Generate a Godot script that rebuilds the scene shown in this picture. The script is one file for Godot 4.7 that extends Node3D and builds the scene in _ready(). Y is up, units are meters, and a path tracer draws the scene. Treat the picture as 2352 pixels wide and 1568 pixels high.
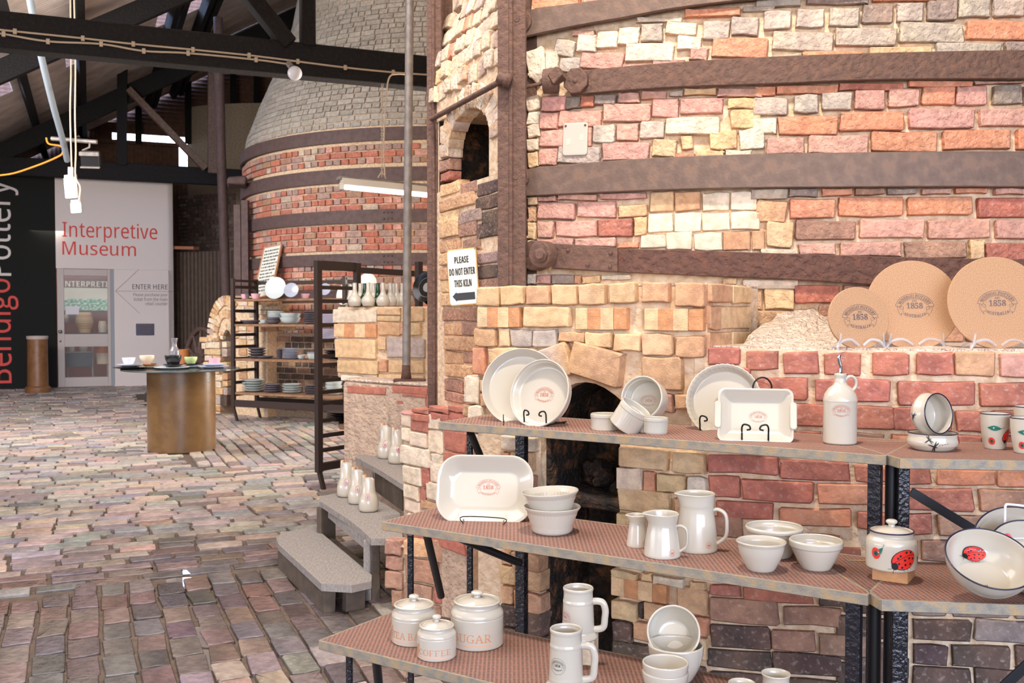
extends Node3D

# ---------------------------------------------------------------- camera frame
const F := 2280.0
const EYE := Vector3(0, 1.4, 0)
const PITCH := 0.02806
var rng := RandomNumberGenerator.new()
var M := {}
var taken := {}

func ray(x: float, y: float) -> Vector3:
	return Vector3((x - 1176.0) / F, -(y - 784.0) / F, -1.0).rotated(Vector3.RIGHT, -PITCH)

func at_z(x: float, y: float, z: float) -> Vector3:
	var d := ray(x, y)
	return EYE + d * (z / -d.z)

func at_h(x: float, y: float, h: float) -> Vector3:
	var d := ray(x, y)
	return EYE + d * ((h - EYE.y) / d.y)

func at_plane(x: float, y: float, p: Vector3, n: Vector3) -> Vector3:
	var d := ray(x, y)
	return EYE + d * ((p - EYE).dot(n) / d.dot(n))

func mpp(p: Vector3) -> float:
	return (p - EYE).dot(Vector3(0, 0, -1).rotated(Vector3.RIGHT, -PITCH)) / F

func V(x: float, y: float, z: float) -> Vector3:
	return Vector3(x, y, -z)

func rnd(a: float, b: float) -> float:
	return rng.randf_range(a, b)

func lin(c: Color) -> Color:
	return c.srgb_to_linear()

func rgb(r: float, g: float, b: float) -> Color:
	return Color(r / 255.0, g / 255.0, b / 255.0)

# ---------------------------------------------------------------- mesh builder
class MB:
	var v := PackedVector3Array()
	var n := PackedVector3Array()
	var c := PackedColorArray()
	var u := PackedVector2Array()
	var ix := PackedInt32Array()
	var col := Color.WHITE

	func vert(p: Vector3, nn: Vector3, uv := Vector2.ZERO) -> int:
		v.append(p)
		n.append(nn)
		c.append(col)
		u.append(uv)
		return v.size() - 1

	func tri_i(a: int, b: int, d: int) -> void:
		var w := (v[b] - v[a]).cross(v[d] - v[a])
		if w.dot(n[a] + n[b] + n[d]) > 0.0:
			ix.append_array([a, d, b])
		else:
			ix.append_array([a, b, d])

	func quad_i(a: int, b: int, d: int, e: int) -> void:
		tri_i(a, b, d)
		tri_i(a, d, e)

	func tri(a: Vector3, b: Vector3, d: Vector3, nn: Vector3) -> void:
		var i := vert(a, nn)
		vert(b, nn)
		vert(d, nn)
		tri_i(i, i + 1, i + 2)

	func quad(a: Vector3, b: Vector3, d: Vector3, e: Vector3, nn: Vector3) -> void:
		var i := vert(a, nn, Vector2(0, 0))
		vert(b, nn, Vector2(1, 0))
		vert(d, nn, Vector2(1, 1))
		vert(e, nn, Vector2(0, 1))
		quad_i(i, i + 1, i + 2, i + 3)

	# chamfered box centred on xf, with optional jitter of its corners
	func box(xf: Transform3D, s: Vector3, bev := 0.004, jit := 0.0, r: RandomNumberGenerator = null) -> void:
		var h := s * 0.5
		bev = minf(bev, minf(h.x, minf(h.y, h.z)) * 0.9)
		var id := {}
		for sx in [-1, 1]:
			for sy in [-1, 1]:
				for sz in [-1, 1]:
					var o := Vector3(h.x * sx, h.y * sy, h.z * sz)
					if jit > 0.0 and r:
						o += Vector3(r.randf_range(-jit, jit), r.randf_range(-jit, jit), r.randf_range(-jit, jit))
					for ax in 3:
						var sg := Vector3(sx, sy, sz)
						var q := o - sg * bev
						q[ax] = o[ax]
						var nn := Vector3.ZERO
						nn[ax] = sg[ax]
						id[[sx, sy, sz, ax]] = vert(xf * q, (xf.basis * nn).normalized())
		for ax in 3:
			var b := (ax + 1) % 3
			var d := (ax + 2) % 3
			for s1 in [-1, 1]:
				var q := []
				for pr in [[-1, -1], [1, -1], [1, 1], [-1, 1]]:
					var k := [0, 0, 0]
					k[ax] = s1
					k[b] = pr[0]
					k[d] = pr[1]
					q.append(id[[k[0], k[1], k[2], ax]])
				quad_i(q[0], q[1], q[2], q[3])
			for s1 in [-1, 1]:
				for s2 in [-1, 1]:
					var lo := [0, 0, 0]
					var hi := [0, 0, 0]
					lo[b] = s1
					hi[b] = s1
					lo[d] = s2
					hi[d] = s2
					lo[ax] = -1
					hi[ax] = 1
					quad_i(id[[lo[0], lo[1], lo[2], b]], id[[hi[0], hi[1], hi[2], b]], id[[hi[0], hi[1], hi[2], d]], id[[lo[0], lo[1], lo[2], d]])
		for sx in [-1, 1]:
			for sy in [-1, 1]:
				for sz in [-1, 1]:
					tri_i(id[[sx, sy, sz, 0]], id[[sx, sy, sz, 1]], id[[sx, sy, sz, 2]])

	# a rough brick: rounded irregular outline in x,y, front at +z
	func brick(xf: Transform3D, w: float, h: float, back: float, front: float, r: RandomNumberGenerator, rough := 1.0, alt := Color.WHITE, share := 0.0) -> void:
		var base_col := col
		var ph := r.randf() * 6.28
		var a := w * 0.5
		var b := h * 0.5
		var k := minf(a, b) * 0.15
		var e := 0.0035 * rough
		var raw := [Vector2(-a + k, -b), Vector2(0, -b), Vector2(a - k, -b), Vector2(a, -b + k), Vector2(a, b - k), Vector2(a - k, b), Vector2(a * 0.1, b), Vector2(-a + k, b), Vector2(-a, b - k), Vector2(-a, -b + k)]
		var pts := []
		for p in raw:
			pts.append(p + Vector2(r.randf_range(-e, e), r.randf_range(-e, e)))
		for q in [2, 4, 7, 9]:
			if r.randf() < 0.3 * rough:
				pts[q] = pts[q] * r.randf_range(0.93, 0.985)
		var cnt := pts.size()
		var bev := minf(0.006, b * 0.3)
		var o1 := []
		var o2 := []
		var o3 := []
		var o4 := []
		for i in cnt:
			var p: Vector2 = pts[i]
			if share > 0.0:
				col = base_col.lerp(alt, clampf(share * (0.5 + sin(p.x * 23.0 + ph) * 0.8), 0.0, 1.0))
			var dirn := (pts[(i + 1) % cnt] - pts[(i + cnt - 1) % cnt] as Vector2).normalized()
			var out := Vector3(dirn.y, -dirn.x, 0)
			var nn := (xf.basis * out).normalized()
			var fr := front + r.randf_range(-0.0012, 0.0012) * rough
			o1.append(vert(xf * Vector3(p.x, p.y, back), nn))
			o2.append(vert(xf * Vector3(p.x, p.y, fr - bev), nn))
			var ins := Vector3(p.x, p.y, fr) - out * bev
			o3.append(vert(xf * ins, (xf.basis * Vector3(out.x * 0.06, out.y * 0.06, 1)).normalized()))
			o4.append(xf * ins)
		col = base_col.lerp(alt, clampf(share * (0.5 + sin(ph) * 0.8), 0.0, 1.0))
		var fn := (xf.basis * Vector3(0, 0, 1)).normalized()
		var mid := vert(xf * Vector3(0, 0, front + 0.001 * rough), fn)
		for i in cnt:
			var j := (i + 1) % cnt
			quad_i(o1[i], o1[j], o2[j], o2[i])
			quad_i(o2[i], o2[j], o3[j], o3[i])
			tri_i(o3[i], o3[j], mid)

	# rings: equal-length arrays of points; smooth normals from the grid; closed round
	func rings(rs: Array, closed := true, flip := false) -> void:
		var m: int = rs[0].size()
		var base := v.size()
		for i in rs.size():
			for j in m:
				var jl: int = (j + m - 1) % m if closed else maxi(j - 1, 0)
				var jr: int = (j + 1) % m if closed else mini(j + 1, m - 1)
				var du: Vector3 = rs[i][jr] - rs[i][jl]
				if du.length() < 1e-7:
					var i2: int = i + 1 if i + 1 < rs.size() else i - 1
					du = rs[i2][jr] - rs[i2][jl]
				var dv: Vector3 = rs[mini(i + 1, rs.size() - 1)][j] - rs[maxi(i - 1, 0)][j]
				var nn := du.cross(dv).normalized()
				vert(rs[i][j], -nn if flip else nn, Vector2(float(j) / m, float(i) / maxi(rs.size() - 1, 1)))
		for i in rs.size() - 1:
			for j in (m if closed else m - 1):
				var k := (j + 1) % m
				var q0 := base + i * m + j
				var q1 := base + i * m + k
				if flip:
					ix.append_array([q0, q1 + m, q0 + m, q0, q1, q1 + m])
				else:
					ix.append_array([q0, q0 + m, q1 + m, q0, q1 + m, q1])

	# profile of (radius, height), from the bottom's centre up the outside and down the inside
	func lathe(xf: Transform3D, prof: Array, seg := 40, rib = null) -> void:
		var rs := []
		for p in prof:
			var q := PackedVector3Array()
			for j in seg:
				var an := TAU * j / seg
				var rr: float = p.x
				if rib != null:
					rr = rib.call(an, p.y, rr)
				q.append(xf * Vector3(cos(an) * rr, p.y, sin(an) * rr))
			rs.append(q)
		rings(rs, true, true)

	# profile of (inset, height) round a rounded rectangle of half sizes a, b and corner radius k
	func tray(xf: Transform3D, prof: Array, a: float, b: float, k: float, corner := 8) -> void:
		var rs := []
		for p in prof:
			var aa: float = maxf(a - p.x, 0.0005)
			var bb: float = maxf(b - p.x, 0.0005)
			var kk: float = clampf(k - p.x * 0.75, 0.0003, minf(aa, bb))
			var q := PackedVector3Array()
			var qd := [[1, 1], [-1, 1], [-1, -1], [1, -1]]
			for e in 4:
				for t in corner:
					var an := PI * 0.5 * (e + float(t) / (corner - 1))
					q.append(xf * Vector3(qd[e][0] * (aa - kk) + cos(an) * kk, p.y, qd[e][1] * (bb - kk) + sin(an) * kk))
			rs.append(q)
		rings(rs, true, true)
		for e in [0, rs.size() - 1]:
			var nn: Vector3 = (xf.basis * Vector3(0, -1 if e == 0 else 1, 0)).normalized()
			var f0 := v.size()
			var mid := Vector3.ZERO
			for p in rs[e]:
				mid += p / rs[e].size()
				vert(p, nn)
			var cm := vert(mid, nn)
			for j in rs[e].size():
				tri_i(f0 + j, f0 + (j + 1) % rs[e].size(), cm)

	func tube(pts: Array, rad, seg := 8, squash := 1.0, caps := true) -> void:
		var cnt := pts.size()
		var rs := []
		var side := Vector3.ZERO
		for i in cnt:
			var t: Vector3 = (pts[mini(i + 1, cnt - 1)] - pts[maxi(i - 1, 0)]).normalized()
			if i == 0:
				side = t.cross(Vector3.UP)
				if side.length() < 0.1:
					side = t.cross(Vector3.RIGHT)
			side = (side - t * side.dot(t)).normalized()
			var up := side.cross(t).normalized()
			var rr: float = rad[i] if rad is Array else rad
			var q := PackedVector3Array()
			for j in seg:
				var an := TAU * j / seg
				q.append(pts[i] + side * cos(an) * rr * squash + up * sin(an) * rr)
			rs.append(q)
		rings(rs, true, true)
		if caps:
			for e in [0, cnt - 1]:
				var nn: Vector3 = (pts[0] - pts[1]).normalized() if e == 0 else (pts[cnt - 1] - pts[cnt - 2]).normalized()
				var b := v.size()
				for j in seg:
					vert(rs[e][j], nn)
				for j in range(1, seg - 1):
					tri_i(b, b + j, b + j + 1)

	# bar of square section between two points
	func bar(a: Vector3, b: Vector3, w: float, d: float, side := Vector3.ZERO, bev := 0.003) -> void:
		var y := (b - a).normalized()
		var x := side
		if x == Vector3.ZERO:
			x = y.cross(Vector3.UP) if absf(y.y) < 0.95 else Vector3.RIGHT
		x = (x - y * x.dot(y)).normalized()
		box(Transform3D(Basis(x, y, x.cross(y)), (a + b) * 0.5), Vector3(w, a.distance_to(b), d), bev)

	# flat polygon (2D points in the xy plane of xf, z = 0) extruded back by depth
	func prism(xf: Transform3D, poly: PackedVector2Array, depth: float) -> void:
		var tr := Geometry2D.triangulate_polygon(poly)
		var fn := xf.basis.z.normalized()
		for s in 2:
			var nn := fn if s == 0 else -fn
			var z := 0.0 if s == 0 else -depth
			var b := v.size()
			for p in poly:
				vert(xf * Vector3(p.x, p.y, z), nn)
			for i in range(0, tr.size(), 3):
				tri_i(b + tr[i], b + tr[i + 1], b + tr[i + 2])
		var cw := 1.0 if Geometry2D.is_polygon_clockwise(poly) else -1.0
		for i in poly.size():
			var p := poly[i]
			var q := poly[(i + 1) % poly.size()]
			var e := (q - p).normalized()
			quad(xf * Vector3(p.x, p.y, 0), xf * Vector3(q.x, q.y, 0), xf * Vector3(q.x, q.y, -depth), xf * Vector3(p.x, p.y, -depth), (xf.basis * Vector3(-e.y * cw, e.x * cw, 0)).normalized())

	func mesh() -> ArrayMesh:
		var a := []
		a.resize(Mesh.ARRAY_MAX)
		a[Mesh.ARRAY_VERTEX] = v
		a[Mesh.ARRAY_NORMAL] = n
		a[Mesh.ARRAY_COLOR] = c
		a[Mesh.ARRAY_TEX_UV] = u
		a[Mesh.ARRAY_INDEX] = ix
		var m := ArrayMesh.new()
		m.add_surface_from_arrays(Mesh.PRIMITIVE_TRIANGLES, a)
		return m

# ---------------------------------------------------------------- naming
func numbered(s: String) -> String:
	if not taken.has(s):
		taken[s] = 0
		return s
	taken[s] += 1
	return "%s_%03d" % [s, taken[s]]

func tag(o: Node, label: String, category := "", group := "", kind := "") -> Node:
	if label:
		o.set_meta("label", label)
	if category:
		o.set_meta("category", category)
	if group:
		o.set_meta("group", group)
	if kind:
		o.set_meta("kind", kind)
	return o

func thing(called: String, label: String, category: String, at := Transform3D(), group := "") -> Node3D:
	var o := Node3D.new()
	o.name = numbered(called)
	o.transform = at
	add_child(o, true)
	tag(o, label, category, group)
	return o

func put(called: String, mb: MB, m: Material, parent: Node = self, at := Transform3D()) -> MeshInstance3D:
	return put_mesh(called, mb.mesh(), m, parent, at)

func put_mesh(called: String, mesh: Mesh, m: Material, parent: Node = self, at := Transform3D()) -> MeshInstance3D:
	var o := MeshInstance3D.new()
	o.mesh = mesh
	o.material_override = m
	o.transform = at
	if parent == self:
		o.name = numbered(called)
	else:
		var key := "%d/%s" % [parent.get_instance_id(), called]
		if taken.has(key):
			taken[key] += 1
			o.name = "%s_%03d" % [called, taken[key]]
		else:
			taken[key] = 0
			o.name = called
	parent.add_child(o, true)
	return o

func struct(called: String, mb: MB, m: Material, label := "") -> MeshInstance3D:
	var o := put(called, mb, m)
	tag(o, label, "", "", "structure")
	return o

func copy(o: Node3D, at: Transform3D, label: String, group := "") -> Node3D:
	var c: Node3D = o.duplicate()
	var s := String(o.name)
	if s.length() > 4 and s[-4] == "_" and s.right(3).is_valid_int():
		s = s.left(-4)
	c.name = numbered(s)
	add_child(c, true)
	c.transform = at
	c.set_meta("label", label)
	if group:
		c.set_meta("group", group)
	return c

func basis_y(yaw_deg: float) -> Basis:
	return Basis(Vector3.UP, deg_to_rad(yaw_deg))

# smooth line through points
func curve(pts: Array, n := 6) -> Array:
	var out := []
	for i in pts.size() - 1:
		var a = pts[maxi(i - 1, 0)]
		var b = pts[i]
		var c = pts[i + 1]
		var d = pts[mini(i + 2, pts.size() - 1)]
		for k in n:
			out.append(b.cubic_interpolate(c, a, d, float(k) / n))
	out.append(pts[-1])
	return out

# a profile whose corners are rounded: straight runs stay straight
func soft(pts: Array, r := 0.003) -> Array:
	var out := [pts[0]]
	for i in range(1, pts.size() - 1):
		var p: Vector2 = pts[i]
		var a: Vector2 = pts[i - 1] - p
		var b: Vector2 = pts[i + 1] - p
		var k := minf(r, minf(a.length(), b.length()) * 0.45)
		var q0 := p + a.normalized() * k
		var q1 := p + b.normalized() * k
		out.append(q0)
		out.append((q0 + q1) * 0.25 + p * 0.5)
		out.append(q1)
	out.append(pts[-1])
	return out

# ---------------------------------------------------------------- materials
func noise(sd: int, freq: float, oct := 4, kind := FastNoiseLite.TYPE_SIMPLEX_SMOOTH) -> FastNoiseLite:
	var n := FastNoiseLite.new()
	n.seed = sd
	n.frequency = freq
	n.fractal_octaves = oct
	n.noise_type = kind
	return n

func ntex(n: FastNoiseLite, stops: Array, size := 512) -> NoiseTexture2D:
	var t := NoiseTexture2D.new()
	t.width = size
	t.height = size
	t.seamless = true
	t.noise = n
	if stops:
		var g := Gradient.new()
		var off := PackedFloat32Array()
		var cols := PackedColorArray()
		for s in stops:
			off.append(s[0])
			cols.append(s[1])
		g.offsets = off
		g.colors = cols
		t.color_ramp = g
	return t

func mat(called: String, c: Color, rough := 0.8, metal := 0.0) -> StandardMaterial3D:
	var m := StandardMaterial3D.new()
	m.resource_name = called
	m.albedo_color = c
	m.roughness = rough
	m.metallic = metal
	M[called] = m
	return m

func worn(m: StandardMaterial3D, tex: Texture2D, scale: float, bump: Texture2D = null, cm := 0.3, world := true) -> StandardMaterial3D:
	m.uv1_triplanar = true
	m.uv1_world_triplanar = world
	m.uv1_scale = Vector3.ONE * scale
	m.uv1_triplanar_sharpness = 4.0
	if tex:
		m.albedo_texture = tex
	if bump:
		m.heightmap_enabled = true
		m.heightmap_texture = bump
		m.heightmap_scale = cm
	return m

func tinted(m: StandardMaterial3D) -> StandardMaterial3D:
	m.vertex_color_use_as_albedo = true
	return m

func make_materials() -> void:
	var grey := func(a: float) -> Color: return Color(a, a, a)
	var mottle := ntex(noise(3, 0.012, 5), [[0.0, Color(0.84, 0.82, 0.81)], [0.45, Color(0.93, 0.92, 0.91)], [0.62, Color(1, 0.99, 0.97)], [1.0, Color(1, 1, 1)]])
	var pits := ntex(noise(11, 0.03, 5), [[0.0, grey.call(0.15)], [0.35, grey.call(0.45)], [0.55, grey.call(0.8)], [1.0, grey.call(1.0)]])
	var grain := ntex(noise(17, 0.09, 3), [])
	var lumps := ntex(noise(23, 0.02, 4), [])
	var rusty := ntex(noise(29, 0.022, 6), [[0.0, rgb(122, 102, 92)], [0.5, rgb(138, 117, 106)], [0.72, rgb(150, 127, 114)], [0.86, rgb(158, 124, 102)], [1.0, rgb(170, 122, 88)]])
	var soot := ntex(noise(31, 0.01, 5), [[0.0, rgb(22, 17, 13)], [0.5, rgb(48, 36, 27)], [0.7, rgb(90, 62, 40)], [1.0, rgb(150, 92, 50)]])
	var sandy := ntex(noise(37, 0.02, 5), [[0.0, rgb(196, 164, 128)], [0.5, rgb(220, 192, 158)], [1.0, rgb(236, 216, 188)]])
	var timber := ntex(noise(41, 0.02, 4), [[0.0, rgb(12, 9, 8)], [0.6, rgb(27, 21, 18)], [1.0, rgb(54, 44, 38)]])
	var cork := ntex(noise(43, 0.16, 2), [[0.0, rgb(138, 98, 66)], [0.4, rgb(178, 138, 102)], [0.7, rgb(192, 152, 116)], [1.0, rgb(220, 192, 160)]])
	var board := ntex(noise(47, 0.02, 4), [[0.0, rgb(126, 119, 112)], [0.5, rgb(146, 139, 132)], [1.0, rgb(164, 156, 149)]])
	var edge := ntex(noise(53, 0.02, 5), [[0.0, rgb(126, 120, 108)], [0.5, rgb(148, 140, 124)], [0.68, rgb(164, 144, 112)], [1.0, rgb(184, 146, 98)]])
	var tin := ntex(noise(59, 0.006, 4), [[0.0, rgb(186, 170, 158)], [0.5, rgb(216, 203, 193)], [1.0, rgb(236, 226, 218)]])
	M.mottle = mottle
	M.grain = grain
	worn(tinted(mat("brick", Color.WHITE, 0.92)), mottle, 2.6, pits, 0.4)
	worn(tinted(mat("smooth_brick", Color.WHITE, 0.85)), mottle, 3.1, grain, 0.12)
	worn(tinted(mat("paver", Color.WHITE, 0.6)), mottle, 2.2, lumps, 0.18)
	worn(tinted(mat("wet_paver", Color(0.86, 0.86, 0.88), 0.24)), mottle, 2.2, lumps, 0.3)
	var flecks := ntex(noise(61, 0.035, 4), [[0.0, Color(0.25, 0.2, 0.18, 0.35)], [0.24, Color(0.3, 0.25, 0.22, 0.0)], [0.62, Color(0.9, 0.84, 0.78, 0.0)], [0.80, Color(0.9, 0.84, 0.78, 0.14)], [1.0, Color(0.95, 0.91, 0.86, 0.3)]])
	for b in [M.brick, M.smooth_brick, M.paver]:
		b.detail_enabled = true
		b.detail_albedo = flecks
	worn(mat("mortar", Color.WHITE, 0.95), sandy, 2.0, pits, 0.4)
	worn(mat("grey_mortar", Color(0.86, 0.88, 0.9), 0.95), sandy, 2.0, pits, 0.6)
	worn(mat("dust", rgb(226, 206, 188), 1.0), mottle, 3.0, pits, 1.4)
	worn(mat("render", rgb(196, 172, 150), 0.95), mottle, 2.0, pits, 0.9)
	worn(mat("soot", Color.WHITE, 0.8), soot, 2.2, pits, 1.6)
	worn(mat("bedding", rgb(108, 93, 80), 0.9), mottle, 2.0, lumps, 0.5)
	worn(mat("rust", Color(0.74, 0.66, 0.62), 0.8, 0.1), rusty, 2.2, pits, 0.35)
	worn(mat("hoop_steel", Color(0.80, 0.77, 0.74), 0.55, 0.2), rusty, 1.4, grain, 0.08)
	worn(mat("hoop_rust", Color(0.68, 0.56, 0.52), 0.85), rusty, 1.8, pits, 0.7)
	worn(mat("dark_hoop", rgb(92, 74, 72), 0.7), mottle, 1.5, grain, 0.1)
	worn(mat("dark_timber", Color(0.72, 0.7, 0.7), 0.8), timber, 2.4, lumps, 0.6)
	worn(mat("brown_timber", rgb(122, 100, 88), 0.8), mottle, 2.4, lumps, 0.5)
	worn(mat("cork", Color.WHITE, 0.85), cork, 4.0, grain, 0.05)
	worn(mat("step_board", Color.WHITE, 0.8), board, 2.0, grain, 0.06)
	M.step_board.uv1_scale = Vector3(8, 3, 2)
	worn(mat("edge_steel", Color.WHITE, 0.6, 0.2), edge, 2.6, grain, 0.06)
	worn(mat("tin", Color.WHITE, 0.5), tin, 0.6)
	worn(tinted(mat("painted_brick", Color.WHITE, 0.85)), mottle, 2.4, pits, 0.18)
	M.painted_brick.detail_enabled = true
	M.painted_brick.detail_albedo = flecks
	mat("black_iron", rgb(26, 25, 26), 0.4, 0.3)
	mat("black_paint", rgb(30, 30, 34), 0.22)
	M.black_paint.heightmap_enabled = true
	worn(M.black_paint, null, 5.0, lumps, 0.3)
	mat("rack_iron", rgb(58, 45, 40), 0.6, 0.3)
	mat("wire", rgb(20, 19, 19), 0.35, 0.5)
	mat("chrome", rgb(200, 200, 202), 0.12, 1.0)
	mat("galvanised", rgb(146, 140, 134), 0.5, 0.4)
	worn(M.galvanised, mottle, 2.0, grain, 0.05)
	var gl := mat("glaze", rgb(192, 184, 167), 0.16)
	gl.clearcoat_enabled = true
	gl.clearcoat = 0.5
	gl.clearcoat_roughness = 0.06
	tinted(gl)
	mat("print", Color.WHITE, 0.3)
	tinted(M.print)
	mat("matt", Color.WHITE, 0.75)
	tinted(M.matt)
	mat("wood", Color.WHITE, 0.7)
	tinted(M.wood)
	worn(M.wood, mottle, 3.0, grain, 0.05)
	var clear := mat("clear_plastic", Color(0.86, 0.87, 0.88, 0.3), 0.22)
	clear.transparency = BaseMaterial3D.TRANSPARENCY_ALPHA
	var gls := mat("glass", Color(0.95, 0.97, 0.97, 0.06), 0.03)
	gls.metallic_specular = 0.16
	gls.transparency = BaseMaterial3D.TRANSPARENCY_ALPHA
	var wat := mat("water", Color(0.75, 0.72, 0.7, 0.25), 0.02)
	wat.transparency = BaseMaterial3D.TRANSPARENCY_ALPHA
	var em := mat("lamp_glow", Color(1, 1, 1), 0.5)
	em.emission_enabled = true
	em.emission = Color(1, 0.97, 0.92)
	em.emission_energy_multiplier = 6.0

# ---------------------------------------------------------------- curved and flat masonry
func cyl(c: Vector3, r: float) -> Dictionary:
	return {"c": c, "r": r}

func plane(p: Vector3, q: Vector3) -> Dictionary:
	# a vertical wall from p (left) to q (right) as the camera sees it
	var t := Vector3(q.x - p.x, 0, q.z - p.z).normalized()
	return {"p": p, "t": t, "n": t.cross(Vector3.UP), "len": Vector2(q.x - p.x, q.z - p.z).length()}

func hit(s: Dictionary, x: float, y: float) -> Vector2:
	var d := ray(x, y)
	if s.has("r"):
		var ox: float = EYE.x - s.c.x
		var oz: float = EYE.z - s.c.z
		var a := d.x * d.x + d.z * d.z
		var b := 2.0 * (ox * d.x + oz * d.z)
		var cc: float = ox * ox + oz * oz - s.r * s.r
		var disc := maxf(b * b - 4 * a * cc, 0.0)
		var k := (-b - sqrt(disc)) / (2 * a)
		var p := EYE + d * k
		return Vector2(atan2(p.x - s.c.x, p.z - s.c.z) * s.r, p.y)
	var k: float = (s.p - EYE).dot(s.n) / d.dot(s.n)
	var p := EYE + d * k
	return Vector2((p - s.p).dot(s.t), p.y)

func fr(s: Dictionary, u: float, h: float, d := 0.0) -> Transform3D:
	if s.has("r"):
		var an: float = u / s.r
		var n := Vector3(sin(an), 0, cos(an))
		return Transform3D(Basis(Vector3(cos(an), 0, -sin(an)), Vector3.UP, n), s.c * Vector3(1, 0, 1) + n * (s.r + d) + Vector3(0, h, 0))
	return Transform3D(Basis(s.t, Vector3.UP, s.n), Vector3(s.p.x, h, s.p.z) + s.t * u + s.n * d)

const TONES := {
	"p": [[202, 142, 124], [180, 132, 120]], "o": [[214, 124, 84], [196, 138, 104]], "g": [[186, 170, 154], [150, 142, 136]], "d": [[130, 112, 102], [112, 104, 100]],
	"y": [[222, 186, 132], [206, 160, 108]], "w": [[232, 216, 190], [222, 200, 168]], "r": [[172, 84, 64], [150, 78, 64]], "b": [[156, 108, 82], [120, 88, 72]],
	"k": [[74, 60, 52], [104, 74, 58]], "s": [[222, 190, 140], [206, 136, 82]], "n": [[190, 136, 92], [214, 168, 120]], "m": [[150, 118, 112], [128, 108, 104]]}

func tone(k: String) -> Color:
	var a = TONES[k][0]
	var f := rnd(0.93, 1.06)
	return lin(rgb(a[0] * f + rnd(-6, 6), a[1] * f + rnd(-4, 4), a[2] * f + rnd(-4, 4)).lerp(rgb(236, 214, 196), 0.08 if k == "k" else 0.26))

func alt_tone(k: String) -> Color:
	var a = TONES[k][1]
	return lin(rgb(a[0], a[1], a[2]).lerp(rgb(236, 214, 196), 0.2))

func one_brick(s: Dictionary, parent: Node, u0: float, u1: float, h0: float, h1: float, k: String, m: Material, proud: float, called := "brick", tilt := 0.0) -> void:
	var mb := MB.new()
	var w := absf(u1 - u0)
	var h := absf(h1 - h0)
	mb.col = tone(k)
	if k == "s":
		var n := 4
		for i in n:
			mb.col = tone("y") if i % 2 == 0 else alt_tone("s")
			mb.box(Transform3D(Basis(), Vector3((i + 0.5) / n * w - w * 0.5, 0, -0.03 + proud * 0.5)), Vector3(w / n, h, 0.06 + proud), 0.0035 if i == 0 or i == n - 1 else 0.001)
	else:
		mb.brick(Transform3D(), w, h, -0.05, proud + rnd(-0.005, 0.005), rng, 1.0, alt_tone(k), 0.5)
	var f := fr(s, (u0 + u1) * 0.5, (h0 + h1) * 0.5)
	f.basis = f.basis * Basis(Vector3(0, 0, 1), tilt + rnd(-0.006, 0.006)) * Basis(Vector3.UP, rnd(-0.012, 0.012))
	put(called, mb, m, parent, f)

# bricks written as "left top right bottom tone" in a measuring grid (origin, scale) laid over the photograph
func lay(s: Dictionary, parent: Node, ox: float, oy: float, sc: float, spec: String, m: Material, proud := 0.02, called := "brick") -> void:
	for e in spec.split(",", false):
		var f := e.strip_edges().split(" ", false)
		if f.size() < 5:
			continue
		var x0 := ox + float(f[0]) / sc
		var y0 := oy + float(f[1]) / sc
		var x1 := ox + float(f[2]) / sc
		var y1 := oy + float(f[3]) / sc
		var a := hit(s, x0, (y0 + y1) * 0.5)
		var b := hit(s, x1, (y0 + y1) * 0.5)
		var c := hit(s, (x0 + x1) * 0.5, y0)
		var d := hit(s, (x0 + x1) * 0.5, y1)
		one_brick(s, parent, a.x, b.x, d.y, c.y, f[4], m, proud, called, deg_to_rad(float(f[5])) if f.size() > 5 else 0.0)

# courses in a bond, for walls whose bricks need not be placed one by one
func courses(s: Dictionary, parent: Node, u0: float, u1: float, h0: float, h1: float, tones: String, m: Material, proud := 0.015, bl := 0.225, bh := 0.075, gap := 0.012, skip = null) -> void:
	var h := h0
	var row := 0
	while h + bh <= h1 + 0.01:
		var header := row % 3 == 1
		var w := bl * 0.48 if header else bl
		var u := u0 + (0.0 if row % 2 == 0 else -w * 0.5)
		while u < u1:
			var a := maxf(u, u0)
			var b := minf(u + w + rnd(-0.006, 0.006), u1)
			if b - a > 0.03 and not (skip != null and skip.call((a + b) * 0.5, h + bh * 0.5)):
				one_brick(s, parent, a, b, h + rnd(-0.002, 0.002), minf(h + bh, h1), tones[rng.randi() % tones.length()], m, proud)
			u += w + gap
		h += bh + gap
		row += 1

# a strap that follows a wall; sections of [photo x, top y, bottom y]
func strap(s: Dictionary, parent: Node, called: String, secs: Array, thick: float, off: float, m: Material) -> MeshInstance3D:
	var rs := []
	var pts := []
	for q in secs:
		var a := hit(s, q[0], q[1])
		var b := hit(s, q[0], q[2])
		pts.append(Vector3(a.x, a.y, b.y))
	pts = curve(pts, 8)
	for p in pts:
		var ring := PackedVector3Array()
		var e := 0.003
		for k in [[p.y - e, thick], [p.y, thick - e], [p.y, 0.0], [p.z, 0.0], [p.z, thick - e], [p.z + e, thick]]:
			ring.append(fr(s, p.x, k[0], off + k[1]).origin)
		rs.append(ring)
	var mb := MB.new()
	for k in 6:
		var strip := []
		for r in rs:
			strip.append(PackedVector3Array([r[k], r[(k + 1) % 6]]))
		mb.rings(strip, false, false)
	for e in [0, rs.size() - 1]:
		var r: PackedVector3Array = rs[e]
		var nn: Vector3 = (r[0] - rs[1 if e == 0 else rs.size() - 2][0]).normalized()
		mb.quad(r[0], r[2], r[3], r[5], nn)
	return put(called, mb, m, parent)

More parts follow.
